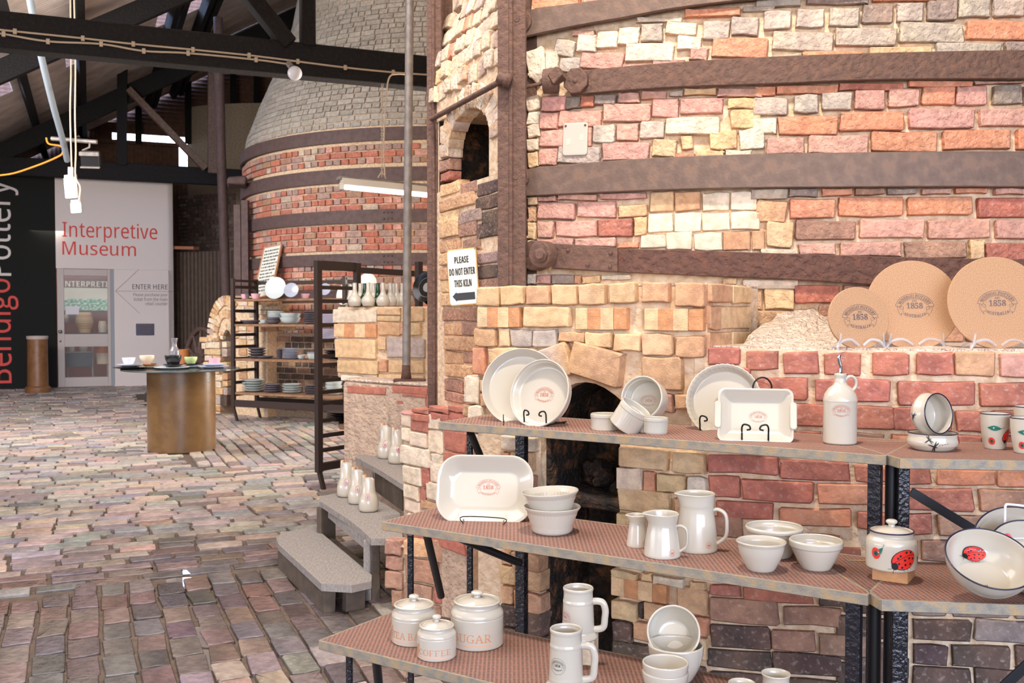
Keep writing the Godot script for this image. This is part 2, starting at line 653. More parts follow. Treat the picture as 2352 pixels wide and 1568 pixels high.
func plan_prism(mb: MB, pts: Array, h0: float, h1: float) -> void:
	# a plan outline of [x, depth], filled from h0 to h1
	var poly := PackedVector2Array()
	for p in pts:
		poly.append(Vector2(p[0], p[1]))
	mb.prism(Transform3D(Basis(Vector3(1, 0, 0), Vector3(0, 0, -1), Vector3(0, 1, 0)), Vector3(0, h1, 0)), poly, h1 - h0)

# ---------------------------------------------------------------- the near kiln
var KILN := cyl(Vector3(1.85, 0, -7.75), 4.0)
var PLINTH := cyl(Vector3(1.849, 0, -5.365), 2.36)
var DOOR := plane(Vector3(-0.40, 0, -5.0), Vector3(-0.02, 0, -4.18))
var FIRE := plane(Vector3(-0.20, 0, -3.899), Vector3(0.69, 0, -3.316))

func arc_plan(s: Dictionary, d: float, a0: float, a1: float, n := 24) -> Array:
	var out := []
	for i in n + 1:
		var an := deg_to_rad(lerpf(a0, a1, float(i) / n))
		out.append([s.c.x + sin(an) * (s.r + d), -s.c.z - cos(an) * (s.r + d)])
	return out

func near_kiln() -> void:
	var k := thing("brick_kiln", "huge round brick kiln strapped with wide iron hoops, filling the right of the shed", "kiln")
	var right := arc_plan(KILN, -0.004, 75, -26.4)
	var sill := hit(DOOR, 1060, 425).y
	var crown := hit(DOOR, 1060, 262).y
	var back := [[-0.5, 6.2], [-0.6, 8.0], [0.5, 10.6], [3.4, 11.2], [5.4, 9.4]]
	var whole := right + [[-0.035, 4.2], [-0.41, 5.03]] + back
	var notch := right + [[-0.035, 4.2], [-0.10, 4.34], [0.35, 4.54], [0.1, 5.15], [-0.36, 4.93], [-0.41, 5.03]] + back
	for l in [[0.0, sill, whole], [sill, crown + 0.02, notch], [crown + 0.02, 2.6, whole]]:
		var mb := MB.new()
		plan_prism(mb, l[2], l[0], l[1])
		put("mortar_core", mb, M.mortar, k)
	var mt := MB.new()
	plan_prism(mt, arc_plan(KILN, -0.02, 75, -26.4) + [[0.1, 4.5], [-0.2, 5.2]] + back, 2.6, 3.7)
	put("mortar_core", mt, M.mortar, k)
	# bricks of the curved wall
	var b: Material = M.brick
	lay(KILN, k, 1180, 0, 3.92, "1545 85 2040 160 o -4,2065 68 2352 105 g -3,540 285 745 330 p -5,1110 165 1525 208 w -6,385 365 565 515 g -16,575 318 755 478 w -8,755 283 940 448 w -6,945 252 1135 405 w -5,1145 224 1350 380 g -4,1370 205 1650 325 w -8,1705 190 1945 360 g -5,1960 162 2210 328 g -4", b)
	lay(KILN, k, 1180, 0, 3.92, "425 520 605 655 g -6,605 472 995 625 p -7,1010 397 1440 565 w -6,1475 328 1690 460 w -9,1585 435 1755 550 p -8,1780 347 2290 525 o -5,1250 550 1540 590 p -5,990 590 1240 612 p -5,125 440 300 690 w 12,165 560 300 740 g -40,300 470 410 640 w", b)
	lay(KILN, k, 1180, 0, 3.92, "260 875 480 1005 p -4,480 872 610 985 d -3,614 868 735 975 r -3,740 862 930 950 d -5,945 836 1145 930 p -4,1152 826 1375 900 p -4,1410 822 1530 875 g -3,1535 805 1830 860 y -3,1840 800 2240 882 p -4", b)
	lay(KILN, k, 1180, 0, 3.92, "250 1022 410 1172 p -4,415 1000 800 1148 p -5,808 945 1240 1096 p -4,1250 895 1490 1062 p -4,1505 885 1895 1030 p -4,1925 892 2200 988 y -3,248 1180 470 1328 p -4,472 1155 712 1318 p -4,720 1130 918 1290 g -4,930 1115 1135 1270 p -4,1140 1097 1368 1250 g -3,1375 1062 1855 1215 w -4,1950 985 2220 1162 y -2", b)
	lay(KILN, k, 1180, 0, 3.92, "240 1346 402 1490 p -4,408 1325 795 1476 g -4,802 1290 1232 1450 p -4,1255 1258 1470 1420 y -6,1510 1225 1615 1350 y 3,1760 1185 2015 1352 y -2,2030 1165 2260 1345 w 2,1395 1385 1640 1435 o -3,1645 1365 1900 1418 y -2,1905 1355 2140 1415 w -2,125 870 252 1000 w 8,130 1010 245 1122 w -5,130 1128 243 1240 w 4,130 1252 238 1356 w,135 1370 233 1510 y 6", b)
	lay(KILN, k, 1752, 0, 3.92, "-60 0 345 70 g -2,400 -60 955 50 d -3,985 -50 1560 18 o -2,1590 -80 2100 -20 g,2130 -80 2500 -30 p,8 105 262 270 g -3,295 90 548 255 g -3,588 76 860 245 g -3,893 52 1165 220 d -3,1195 32 1440 205 g -2,1478 12 1735 190 d -1,1758 0 2038 165 g,2065 -8 2330 158 g,2352 -15 2600 150 p", b)
	lay(KILN, k, 1752, 0, 3.92, "80 298 625 462 g -4,652 255 1202 420 g -3,1222 215 1805 390 g -2,1828 192 2420 372 o -1,2445 185 2700 360 g,85 495 345 535 g -2,355 470 915 515 o -3,955 430 1510 495 y -2,1550 398 2130 490 g -1,2165 388 2600 480 d", b)
	lay(KILN, k, 1752, 0, 3.92, "-75 785 110 868 o -2,120 770 675 855 o -2,685 758 1260 822 r -2,1300 742 1870 785 o -1,1890 738 2330 762 p,-85 885 218 1045 g -3,278 862 498 1022 g -3,530 840 795 1000 g -3,828 818 1090 995 p -2,1130 800 1400 970 p -2,1430 773 1720 950 o -1,1740 778 2008 950 p 1,2068 772 2320 948 d 1,2340 775 2600 945 p", b)
	lay(KILN, k, 1752, 0, 3.92, "135 1052 668 1220 o -2,690 1015 1258 1185 o -2,1305 990 1890 1158 p -1,1938 982 2520 1142 p 1,-85 1075 118 1215 w -2,30 1248 370 1392 p -1,410 1216 948 1388 p -2,972 1186 1555 1368 o -1,1620 1176 2215 1352 o,2275 1168 2800 1345 o", b)
	lay(KILN, k, 1180, 330, 3.92, "235 475 395 522 p -3,405 462 760 508 p -3,780 450 1200 498 p -2,230 532 560 684 p -3,575 518 930 668 p -3,945 555 1210 662 y 3,225 702 370 850 p -2,385 688 760 838 p -2,770 678 1075 838 r -2,1085 660 1205 828 y 3,222 860 545 912 p -1,565 852 930 930 p -1,950 890 1130 940 o,215 1180 350 1268 p,352 1180 550 1268 d,555 1185 615 1260 n,625 1188 790 1255 y,800 1180 1060 1222 w,1880 1208 2010 1270 y", b)
	lay(KILN, k, 1180, 330, 3.92, "1230 432 1450 610 y,1455 430 1690 605 n,1700 440 1948 608 w,1956 432 2195 600 w,1205 628 1438 796 w,1445 620 1690 794 w,1695 622 1948 786 w,1953 612 2220 776 w,1140 818 1370 942 w,1378 800 1615 955 w,1622 800 1878 962 w,1885 790 2135 966 n,2145 782 2265 960 n", M.smooth_brick, 0.012)
	lay(KILN, k, 1180, 330, 3.92, "135 482 225 560 y,135 566 213 705 n 3,135 716 213 860 y -4,135 870 210 960 w,132 1010 205 1100 y,132 1170 205 1265 w", b)
	lay(KILN, k, 1752, 330, 3.92, "-110 412 222 500 g -2,-60 510 212 705 n -4,30 708 280 932 y -3,-15 950 320 1000 w,232 412 490 482 d -1,530 408 795 474 o,820 408 1090 460 b,1118 408 1380 452 d,1428 408 1690 460 p,1725 408 2010 452 o,2070 408 2340 460 p,2370 408 2700 460 o", b)
	lay(KILN, k, 1752, 330, 3.92, "240 502 645 680 o -1,680 482 1260 658 o -1,1295 482 1880 648 o,1915 492 2500 663 r 1,290 694 835 866 b -2,875 680 1445 852 p -1,1475 686 2040 852 p 1,2085 692 2660 858 p 1,325 892 650 1000 p,690 882 1245 1016 p,1265 882 1825 1034 b 1,1850 872 1985 1040 y,1995 892 2560 1052 r 1", b)
	lay(KILN, k, 1752, 330, 3.92, "-180 1225 320 1308 w,10 1308 285 1488 y -1,285 1272 685 1438 r,720 1272 1280 1400 b,1310 1250 1880 1400 r,1910 1250 2500 1400 b,-70 1320 -2 1490 n,-280 1320 -80 1500 y,-75 1510 480 1640 n,500 1450 900 1600 b,930 1430 1500 1600 r,1530 1430 2050 1600 b,2080 1430 2600 1600 r,600 1620 1200 1780 b,1230 1620 1800 1780 n,1830 1620 2400 1780 b", b)
	# bricks past the picture's edges
	var bey := MB.new()
	for q in [[1222, 2480, 0], [2480, 3300, 1]]:
		var hh0: float = hit(KILN, 1900, 0).y + 0.09 if q[2] == 0 else 1.35
		var r0 := 0
		while hh0 < 3.6:
			var ua := hit(KILN, q[0], 400).x + (0.06 if r0 % 2 else 0.0)
			var ub := hit(KILN, q[1], 400).x
			while ua < ub:
				bey.col = tone("ogpobgw"[rng.randi() % 7])
				bey.box(fr(KILN, ua + 0.11, hh0, 0.0), Vector3(0.21, 0.07, 0.05), 0.006, 0.003, rng)
				ua += 0.225
			hh0 += 0.083
			r0 += 1
	tag(put("bricks_beyond", bey, M.brick, k), "", "", "", "stuff")
	# hoops
	var h := strap(KILN, k, "iron_hoop", [[1240, 26, 86], [1330, 15, 67], [1435, 0, 49], [1563, -20, 26], [1780, -48, 2], [2060, -70, -18], [2420, -74, -26]], 0.022, 0.03, M.hoop_steel)
	strap(KILN, h, "end_lug", [[1213, 36, 92], [1232, 29, 88], [1243, 27, 86]], 0.016, 0.034, M.hoop_steel)
	h = strap(KILN, k, "iron_hoop", [[1320, 172, 224], [1364, 166, 219.5], [1537, 150.5, 207], [1780, 136.5, 198.5], [1956, 130, 191], [2160, 125, 188], [2420, 122, 189]], 0.02, 0.03, M.rust)
	h = strap(KILN, k, "iron_hoop", [[1240, 389, 452], [1384, 375, 445], [1563, 364, 438], [1780, 357, 434], [1956, 354.6, 433], [2352, 352.5, 433], [2440, 353, 434]], 0.022, 0.03, M.hoop_steel)
	strap(KILN, h, "end_lug", [[1214, 393, 453], [1232, 390, 452], [1248, 388, 451]], 0.016, 0.034, M.hoop_steel)
	h = strap(KILN, k, "iron_hoop", [[1280, 563, 618], [1425, 572, 626], [1600, 577, 634], [1780, 583, 641], [2058, 591.5, 657], [2352, 599, 668], [2440, 601, 671]], 0.022, 0.03, M.hoop_rust)
	strap(KILN, h, "splice_plate", [[1282, 561, 617], [1350, 565, 621], [1428, 571, 626]], 0.016, 0.052, M.rust)
	for q in [[1318, 577], [1413, 583], [1362, 610], [1412, 614]]:
		var a := hit(KILN, q[0], q[1])
		var mb := MB.new()
		mb.lathe(Transform3D(Basis(Vector3.RIGHT, PI / 2), Vector3.ZERO), [Vector2(0, 0), Vector2(0.008, 0), Vector2(0.008, 0.005), Vector2(0.005, 0.009), Vector2(0, 0.01)], 10)
		put("rivet", mb, M.rust, h, fr(KILN, a.x, a.y, 0.067))
	# bolts, rods and eyes where the hoops meet the steel column
	for q in [[1209, 58, 0.05], [1206, 412, 0.045]]:
		var a := hit(KILN, q[0], q[1])
		var mb := MB.new()
		mb.lathe(Transform3D(Basis(Vector3.RIGHT, PI / 2), Vector3.ZERO), soft([Vector2(0, -0.03), Vector2(q[2], -0.03), Vector2(q[2], 0.012), Vector2(0, 0.012)], 0.006), 26)
		mb.lathe(Transform3D(Basis(Vector3.RIGHT, PI / 2), Vector3(0.004, 0, 0.012)), [Vector2(0, 0), Vector2(0.026, 0), Vector2(0.026, 0.022), Vector2(0, 0.022)], 6)
		mb.tube([Vector3(0.006, 0, 0.02), Vector3(0.006, 0, 0.052)], 0.012, 12)
		put("hoop_bolt", mb, M.rust, k, fr(KILN, a.x, a.y, 0.05))
	var a2 := hit(KILN, 1284, 194)
	var eye := MB.new()
	eye.lathe(Transform3D(Basis(Vector3(0.3, 0, 1).normalized(), PI / 2), Vector3(-0.012, 0, 0.02)), soft([Vector2(0, -0.035), Vector2(0.05, -0.035), Vector2(0.05, 0.03), Vector2(0, 0.03)], 0.006), 9)
	eye.box(Transform3D(Basis(Vector3(0, 0, 1), 0.6), Vector3(0.028, 0.01, 0.05)), Vector3(0.052, 0.05, 0.05), 0.008, 0.004, rng)
	eye.tube([Vector3(-0.17, -0.012, 0.0), Vector3(-0.03, 0, 0.01)], 0.008, 10)
	put("hoop_coupling", eye, M.rust, k, fr(KILN, a2.x, a2.y, 0.045))
	a2 = hit(KILN, 1334, 193)
	var oc := MB.new()
	oc.lathe(Transform3D(Basis(Vector3.RIGHT, PI / 2) * Basis(Vector3.UP, PI / 8), Vector3.ZERO), [Vector2(0, -0.01), Vector2(0.054, -0.01), Vector2(0.054, 0.02), Vector2(0.05, 0.024), Vector2(0, 0.024)], 8)
	oc.lathe(Transform3D(Basis(Vector3.RIGHT, PI / 2), Vector3(0.0, 0, 0.022)), [Vector2(0, 0), Vector2(0.012, 0), Vector2(0.01, 0.006), Vector2(0, 0.007)], 6)
	put("octagonal_plate", oc, M.rust, k, fr(KILN, a2.x, a2.y, 0.045))
	a2 = hit(KILN, 1258, 590)
	var roll := MB.new()
	for z in [0.0, 0.075]:
		roll.lathe(Transform3D(Basis(Vector3(1, 0, 0.25).normalized(), PI / 2), Vector3(-0.03 + z * 0.75, 0.004, 0.02 + z * 0.75)), soft([Vector2(0, -0.03), Vector2(0.062 - z * 0.1, -0.03), Vector2(0.062 - z * 0.1, 0.03), Vector2(0, 0.03)], 0.008), 30)
	roll.lathe(Transform3D(Basis(Vector3(1, 0, 0.25).normalized(), PI / 2), Vector3(0.036, -0.002, 0.115)), [Vector2(0, -0.01), Vector2(0.03, -0.01), Vector2(0.03, 0.02), Vector2(0, 0.02)], 6)
	roll.tube([Vector3(0.038, -0.002, 0.125), Vector3(0.046, -0.002, 0.16)], 0.016, 12)
	roll.tube([Vector3(-0.15, 0.028, 0.0), Vector3(-0.08, 0.022, 0.01)], 0.012, 10)
	put("hoop_coupling", roll, M.rust, k, fr(KILN, a2.x, a2.y, 0.03))
	# number plate on the wall
	var pa := hit(KILN, 1327, 322)
	var np := MB.new()
	np.tray(Transform3D(Basis(Vector3.RIGHT, PI / 2), Vector3.ZERO), [Vector2(0.01, -0.004), Vector2(0, -0.004), Vector2(0, 0.001), Vector2(0.002, 0.003), Vector2(0.01, 0.003)], 0.053, 0.066, 0.012, 6)
	var npo := put("number_plate", np, mat("plate_grey", rgb(186, 178, 164), 0.5), k, fr(KILN, pa.x, pa.y, 0.03))
	npo.transform.basis = npo.transform.basis * Basis(Vector3(0, 0, 1), -0.03)
	for sx in [-1, 1]:
		var sc := MB.new()
		sc.lathe(Transform3D(Basis(Vector3.RIGHT, PI / 2), Vector3(sx * 0.042, 0.054, 0.003)), [Vector2(0, 0), Vector2(0.005, 0), Vector2(0.004, 0.003), Vector2(0, 0.003)], 10)
		put("screw", sc, M.rust, npo)
		var st := MB.new()
		st.col = lin(rgb(226, 206, 170))
		st.box(Transform3D(Basis(), Vector3(sx * 0.028, 0.006 if sx > 0 else -0.01, 0.0035)), Vector3(0.014, 0.026, 0.001), 0.0003)
		put("paper_label", st, M.matt, npo)
	# door wall between the two columns
	lay(DOOR, k, 950, 0, 2.998, "190 1255 322 1340 y,330 1250 440 1340 b,450 1250 600 1340 k,190 1345 432 1435 n,440 1345 620 1435 k,190 1445 320 1535 y,325 1442 480 1535 m,490 1440 640 1535 k", M.brick, 0.012)
	lay(DOOR, k, 950, 500, 2.998, "190 8 320 132 y,322 14 445 132 b,450 20 640 130 k,195 145 332 235 n,345 140 470 225 b,455 235 600 318 m,450 325 600 415 k,195 240 320 325 y,325 240 448 325 n,195 330 440 420 n,195 425 320 515 y,325 425 450 515 n,455 420 620 510 b,200 520 440 612 y,455 515 620 610 b,210 628 462 712 b,215 722 345 812 n,348 718 458 808 b,225 818 440 912 n,220 918 352 1010 n,357 912 430 1002 b,235 1012 430 1102 n,222 1112 352 1200 b,357 1108 400 1200 n,230 1208 400 1270 b", M.brick, 0.012)
	lay(DOOR, k, 950, 0, 2.998, "190 1100 262 1180 b,200 1185 262 1245 r,185 985 258 1095 w,195 860 258 980 w", M.brick, 0.014)
	var ac := hit(DOOR, 1082, 300)
	var wd := hit(DOOR, 1136, 300).x - hit(DOOR, 1036, 300).x
	for i in 13:
		var an := PI * (0.02 + 0.96 * i / 12.0)
		var mb := MB.new()
		mb.col = tone("w" if i % 3 else "g")
		mb.brick(Transform3D(Basis(Vector3(0, 0, 1), an - PI / 2), Vector3(cos(an) * (wd * 0.5 + 0.045), sin(an) * 0.16 + sin(an) * 0.05, 0)), wd * 0.125, 0.11, -0.06, 0.02, rng, 1.2, alt_tone("y"), 0.6)
		put("arch_brick", mb, M.brick, k, fr(DOOR, ac.x, ac.y - 0.06))
	var hh := crown + 0.16
	var rw := 0
	while hh < 3.05:
		var lean := maxf(0.0, hh - 2.45)
		var ww := DOOR.len as float
		var n := 9
		for i in n:
			var u := (i + 0.5 + (0.25 if rw % 2 else -0.2)) * ww / n + 0.02
			if u < ww + 0.02:
				var mb := MB.new()
				var kk: String = "wgwmdwgowy"[rng.randi() % 10]
				mb.col = tone(kk)
				mb.brick(Transform3D(), ww / n - 0.012, 0.075, -0.08, 0.016 + rnd(-0.01, 0.012), rng, 1.6, alt_tone("w"), 0.8)
				var f := fr(DOOR, u, hh + rnd(-0.012, 0.012), -lean * lean * 0.55)
				f.basis = f.basis * Basis(Vector3.RIGHT, -lean * 0.8) * Basis(Vector3(0, 0, 1), rnd(-0.09, 0.09))
				put("brick", mb, M.brick, k, f)
		hh += 0.088
		rw += 1
	# sooty lining of the door recess
	var so := MB.new()
	plan_prism(so, [[0.33, 4.53], [0.1, 5.13], [0.16, 5.2], [0.42, 4.55]], sill, crown + 0.02)
	plan_prism(so, [[-0.355, 4.915], [0.09, 5.12], [0.09, 5.16], [-0.37, 4.96]], sill, crown + 0.02)
	put("sooty_lining", so, M.soot, k)
	# the two steel columns and the tie rod between them
	for q in [[Vector3(0.0, 0, -4.10), 0.13, 1.45, 3.9], [Vector3(-0.385, 0, -4.96), 0.085, 0.5, 3.9]]:
		var mb := MB.new()
		var p: Vector3 = q[0]
		var w: float = q[1]
		var t: Vector3 = Vector3(0.88, 0, 0.47)
		var n := t.cross(Vector3.UP)
		for z in [0.0, -0.1]:
			mb.bar(p + Vector3(0, q[2], 0) + n * z, p + Vector3(0, q[3], 0) + n * z, w, 0.014, t)
		mb.bar(p + Vector3(0, q[2], 0) - n * 0.05, p + Vector3(0, q[3], 0) - n * 0.05, 0.014, 0.1, t)
		mb.bar(p + Vector3(0, q[2], 0) + n * 0.008, p + Vector3(0, q[3], 0) + n * 0.008, 0.02, 0.02, t, 0.008)
		put("steel_column", mb, M.rust, k)
	var rod := MB.new()
	var r0 := at_plane(1158, 182, Vector3(0, 0, -4.06), Vector3(0, 0, 1))
	var r1 := at_plane(992, 273, Vector3(0, 0, -4.93), Vector3(0, 0, 1))
	rod.tube([r0, r1], 0.013, 10)
	rod.lathe(Transform3D(Basis(Vector3(0, 0, 1), 1.2), r0), [Vector2(0, -0.03), Vector2(0.03, -0.03), Vector2(0.03, 0.0), Vector2(0.022, 0.0), Vector2(0.022, 0.03), Vector2(0, 0.03)], 8)
	put("tie_rod", rod, M.rust, k)

func ledge_plinth() -> void:
	var k := thing("brick_plinth", "curved red brick plinth around the kiln foot, blackened near the floor, behind the shelves", "plinth")
	var top := hit(PLINTH, 2100, 803).y
	var mb := MB.new()
	plan_prism(mb, arc_plan(PLINTH, -0.004, 40, -31.5, 30) + [[0.62, 3.9], [1.2, 4.4], [3.4, 4.4]], 0, top - 0.004)
	put("mortar_core", mb, M.mortar, k)
	lay(PLINTH, k, 1580, 700, 3.044, "140 300 370 415 r 1,415 318 638 452 r 1,672 326 918 482 r 1,960 334 1215 492 r 1,1292 332 1545 492 r,1600 332 1855 494 r,1860 328 2145 500 n,2180 337 2420 505 p,2450 340 2700 505 r,140 440 440 560 r 2,470 508 835 662 r 2,892 518 1412 678 r 1,1465 535 2010 700 r,2038 538 2560 710 r", M.painted_brick, 0.012)
	lay(PLINTH, k, 1580, 700, 3.044, "150 600 520 720 r 2,560 695 1010 850 r 1,1030 705 1440 866 r 1,1440 715 1850 880 r,1870 738 2085 888 r,2125 738 2560 898 r,150 760 400 880 b 2,740 882 930 925 r 1,420 870 720 990 r 2,950 890 1160 990 b,1180 895 1370 950 b,1430 905 1700 1020 o,1740 910 2050 1040 r,2080 915 2500 1050 r,150 1052 635 1175 r 2,645 1092 1140 1222 r 2,1165 1125 1400 1240 r 1,1420 1132 1700 1250 r,1740 1148 2145 1258 o,2165 1158 2700 1275 o", M.painted_brick, 0.012)
	lay(PLINTH, k, 1580, 700, 3.044, "150 1190 370 1345 r 2,380 1222 880 1372 r 2,905 1255 1400 1396 o 2,1420 1282 2000 1430 r 1,2030 1292 2600 1448 b,200 1380 600 1495 r 2,640 1420 1145 1550 o 2,1180 1448 1400 1565 r,1420 1455 1710 1600 r,1745 1475 2300 1620 b,2330 1480 2700 1625 b", M.painted_brick, 0.012)
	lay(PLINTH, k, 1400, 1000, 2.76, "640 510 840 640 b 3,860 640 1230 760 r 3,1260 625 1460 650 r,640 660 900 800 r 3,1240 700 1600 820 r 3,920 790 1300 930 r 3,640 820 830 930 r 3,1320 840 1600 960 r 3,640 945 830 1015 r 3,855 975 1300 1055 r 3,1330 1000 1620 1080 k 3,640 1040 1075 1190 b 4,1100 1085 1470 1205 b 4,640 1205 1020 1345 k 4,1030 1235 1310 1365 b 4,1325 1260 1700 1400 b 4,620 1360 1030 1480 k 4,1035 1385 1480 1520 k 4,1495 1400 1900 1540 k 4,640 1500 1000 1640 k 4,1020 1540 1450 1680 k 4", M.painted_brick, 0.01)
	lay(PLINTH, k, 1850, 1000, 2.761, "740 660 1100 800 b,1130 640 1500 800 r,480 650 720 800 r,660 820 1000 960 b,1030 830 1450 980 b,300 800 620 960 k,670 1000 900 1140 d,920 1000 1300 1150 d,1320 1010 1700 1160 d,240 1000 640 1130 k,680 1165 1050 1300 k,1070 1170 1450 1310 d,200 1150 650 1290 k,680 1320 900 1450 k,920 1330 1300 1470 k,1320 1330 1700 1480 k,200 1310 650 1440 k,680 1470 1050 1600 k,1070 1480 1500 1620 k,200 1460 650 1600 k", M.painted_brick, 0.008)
	courses(PLINTH, k, hit(PLINTH, 2445, 1000).x, hit(PLINTH, 2445, 1000).x + 0.75, 0.02, top - 0.01, "rrrbo", M.painted_brick, 0.012)
	var du := MB.new()
	plan_prism(du, arc_plan(PLINTH, -0.01, 40, -31.5, 30) + [[0.62, 3.9], [1.2, 4.4], [3.4, 4.4]], top - 0.006, top + 0.004)
	put("dusty_top", du, M.dust, k)
	# the heap of dust and fallen mortar on the ledge
	var hp := MB.new()
	var rs := []
	var nz := noise(71, 3.0, 4)
	for i in 25:
		var row := PackedVector3Array()
		for j in 11:
			var s := float(i) / 24.0
			var d := float(j) / 10.0
			var p := fr(PLINTH, lerpf(-1.16, -0.35, s), 0, -0.05 - d * lerpf(0.66, 0.52, s)).origin
			var hgt := (0.02 + 0.13 * pow(d, 1.2) * exp(-pow((s - 0.10) * 2.4, 2))) * smoothstep(0.0, 0.25, d) * (1.0 - smoothstep(0.75, 1.0, s))
			hgt *= 1.0 + 0.35 * nz.get_noise_2d(s * 1.6, d * 0.8)
			row.append(p + Vector3(0, top + maxf(hgt, 0.0) - 0.004, 0))
		rs.append(row)
	hp.rings(rs, false, false)
	tag(put("dust_heap", hp, M.dust), "heap of pale dust and mortar crumbs lying on the plinth ledge against the kiln", "debris", "", "stuff")

func fire_mouth() -> void:
	var k := thing("kiln_firebox", "pale yellow firebrick firebox with an arched dark opening, built against the kiln", "firebox")
	var top := hit(FIRE, 1400, 656).y
	var ul := hit(FIRE, 1098, 800).x
	var ur := hit(FIRE, 1624, 740).x
	var o0 := hit(FIRE, 1242, 1200).x
	var o1 := hit(FIRE, 1424, 1100).x
	var otop := hit(FIRE, 1330, 870).y
	var shape := PackedVector2Array([Vector2(ul, 0), Vector2(o0, 0), Vector2(o0, otop - 0.19)])
	for i in 9:
		var f := i / 8.0
		shape.append(Vector2(lerpf(o0 + 0.03, o1 + 0.02, f), otop - 0.13 + 0.12 * sin(PI * (0.12 + 0.75 * f))))
	shape.append_array(PackedVector2Array([Vector2(o1, otop - 0.19), Vector2(o1, 0), Vector2(ur, 0), Vector2(ur, top), Vector2(ul, top)]))
	var mb := MB.new()
	var base := Transform3D(Basis(FIRE.t, Vector3.UP, FIRE.n), FIRE.p)
	mb.prism(base, shape, 0.5)
	put("mortar_core", mb, M.mortar, k)
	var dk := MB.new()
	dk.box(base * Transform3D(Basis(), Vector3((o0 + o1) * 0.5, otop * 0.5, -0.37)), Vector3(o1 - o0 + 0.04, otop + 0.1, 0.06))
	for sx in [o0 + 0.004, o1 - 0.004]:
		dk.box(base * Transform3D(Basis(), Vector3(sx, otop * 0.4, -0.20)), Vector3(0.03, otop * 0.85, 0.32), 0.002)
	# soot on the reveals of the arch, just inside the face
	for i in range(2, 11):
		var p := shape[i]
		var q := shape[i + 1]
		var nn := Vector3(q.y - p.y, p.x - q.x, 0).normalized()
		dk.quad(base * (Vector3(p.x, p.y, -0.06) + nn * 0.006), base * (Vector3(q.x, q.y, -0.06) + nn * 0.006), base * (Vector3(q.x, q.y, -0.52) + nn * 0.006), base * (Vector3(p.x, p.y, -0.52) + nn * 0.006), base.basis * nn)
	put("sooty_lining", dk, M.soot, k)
	var gr := MB.new()
	var gy := hit(FIRE, 1370, 1165).y
	gr.box(base * Transform3D(Basis(), Vector3((o0 + o1) * 0.5, gy, -0.2)), Vector3(o1 - o0 - 0.02, 0.05, 0.26), 0.01, 0.012, rng)
	put("stone_sill", gr, M.soot, k)
	for i in 14:
		var st := MB.new()
		st.box(base * Transform3D(Basis(Vector3(rnd(-1, 1), 1, rnd(-1, 1)).normalized(), rnd(0, 3)), Vector3(rnd(o0 + 0.06, o1 - 0.06), gy - 0.04 + rnd(0, 0.16), -0.2 - rnd(0, 0.11))), Vector3(rnd(0.05, 0.1), rnd(0.04, 0.08), rnd(0.05, 0.1)), 0.02, 0.014, rng)
		put("rubble_stone", st, M.soot, k)
	var sm: Material = M.smooth_brick
	lay(FIRE, k, 950, 500, 2.998, "455 478 612 608 y,625 472 785 598 y,800 467 962 594 n,975 461 1145 600 y,1160 458 1335 600 y,465 617 755 754 s,785 617 1100 756 y,1140 622 1490 770 s,440 762 582 884 n,605 760 680 885 y,685 766 835 890 g,845 770 1005 885 g,1020 786 1200 850 n,1205 790 1385 890 y,1400 800 1580 915 y,425 893 515 1080 o,535 896 860 1010 y,535 1015 660 1110 w,380 1090 470 1275 w,480 1115 640 1200 y,480 1210 640 1300 n,400 1290 500 1400 w", sm, 0.03)
	lay(FIRE, k, 1180, 330, 3.92, "885 1252 1122 1435 y,1180 1247 1428 1430 n,1480 1255 1745 1468 n", sm, 0.03)
	lay(FIRE, k, 1480, 500, 2.697, "20 562 385 698 s,80 640 82 642 y,2 718 190 853 y,210 732 385 864 n,0 862 245 1068 n,-40 1075 60 1190 y,205 1090 300 1180 n,70 1085 195 1200 b", sm, 0.03)
	lay(FIRE, k, 950, 1000, 2.76, "575 5 800 92 w,640 102 775 228 y,575 100 630 228 n,575 240 790 330 b,575 340 770 440 y,575 450 770 560 n,575 570 790 660 y,575 722 640 810 n,645 740 820 850 n,570 820 672 938 y,682 842 830 972 n,570 945 652 1058 n,660 988 832 1108 n,570 1066 700 1200 k,708 1115 832 1260 k,570 1210 700 1330 k,706 1270 832 1390 k", M.brick, 0.028)
	lay(FIRE, k, 1400, 1000, 2.76, "78 78 382 212 y,420 102 620 236 y,66 196 220 342 w,228 226 298 350 o,308 240 490 356 y,510 256 632 388 w,72 340 402 480 y,420 400 632 500 n,62 492 260 585 y,270 500 470 600 n,480 520 632 640 b,62 600 300 700 y,310 620 632 740 n,62 710 200 800 n,210 720 420 840 y,430 760 632 880 n,30 852 190 898 y,220 862 285 914 y,300 888 485 942 w,525 922 622 970 y,30 910 380 1030 s,442 955 630 1118 n,30 1042 190 1160 y,200 1050 230 1150 k,238 1058 432 1168 n,445 1130 640 1250 o,35 1175 158 1300 k,165 1185 430 1300 n,40 1310 300 1400 k,310 1320 560 1420 k,440 1265 632 1400 y,40 1410 300 1500 k,310 1430 620 1540 k", M.brick, 0.028)
	# large wedge stones of the flat arch
	for q in [[1236, 795, 1322, 868, -14, "g"], [1322, 795, 1440, 872, 13, "n"]]:
		var a := hit(FIRE, q[0], (q[1] + q[3]) * 0.5)
		var b := hit(FIRE, q[2], (q[1] + q[3]) * 0.5)
		var c := hit(FIRE, (q[0] + q[2]) * 0.5, q[1])
		var d := hit(FIRE, (q[0] + q[2]) * 0.5, q[3])
		var vm := MB.new()
		vm.col = tone(q[5])
		vm.brick(Transform3D(Basis(Vector3(0, 0, 1), deg_to_rad(-q[4])), Vector3.ZERO), b.x - a.x, c.y - d.y, -0.2, 0.05, rng, 1.5, alt_tone("y"), 0.8)
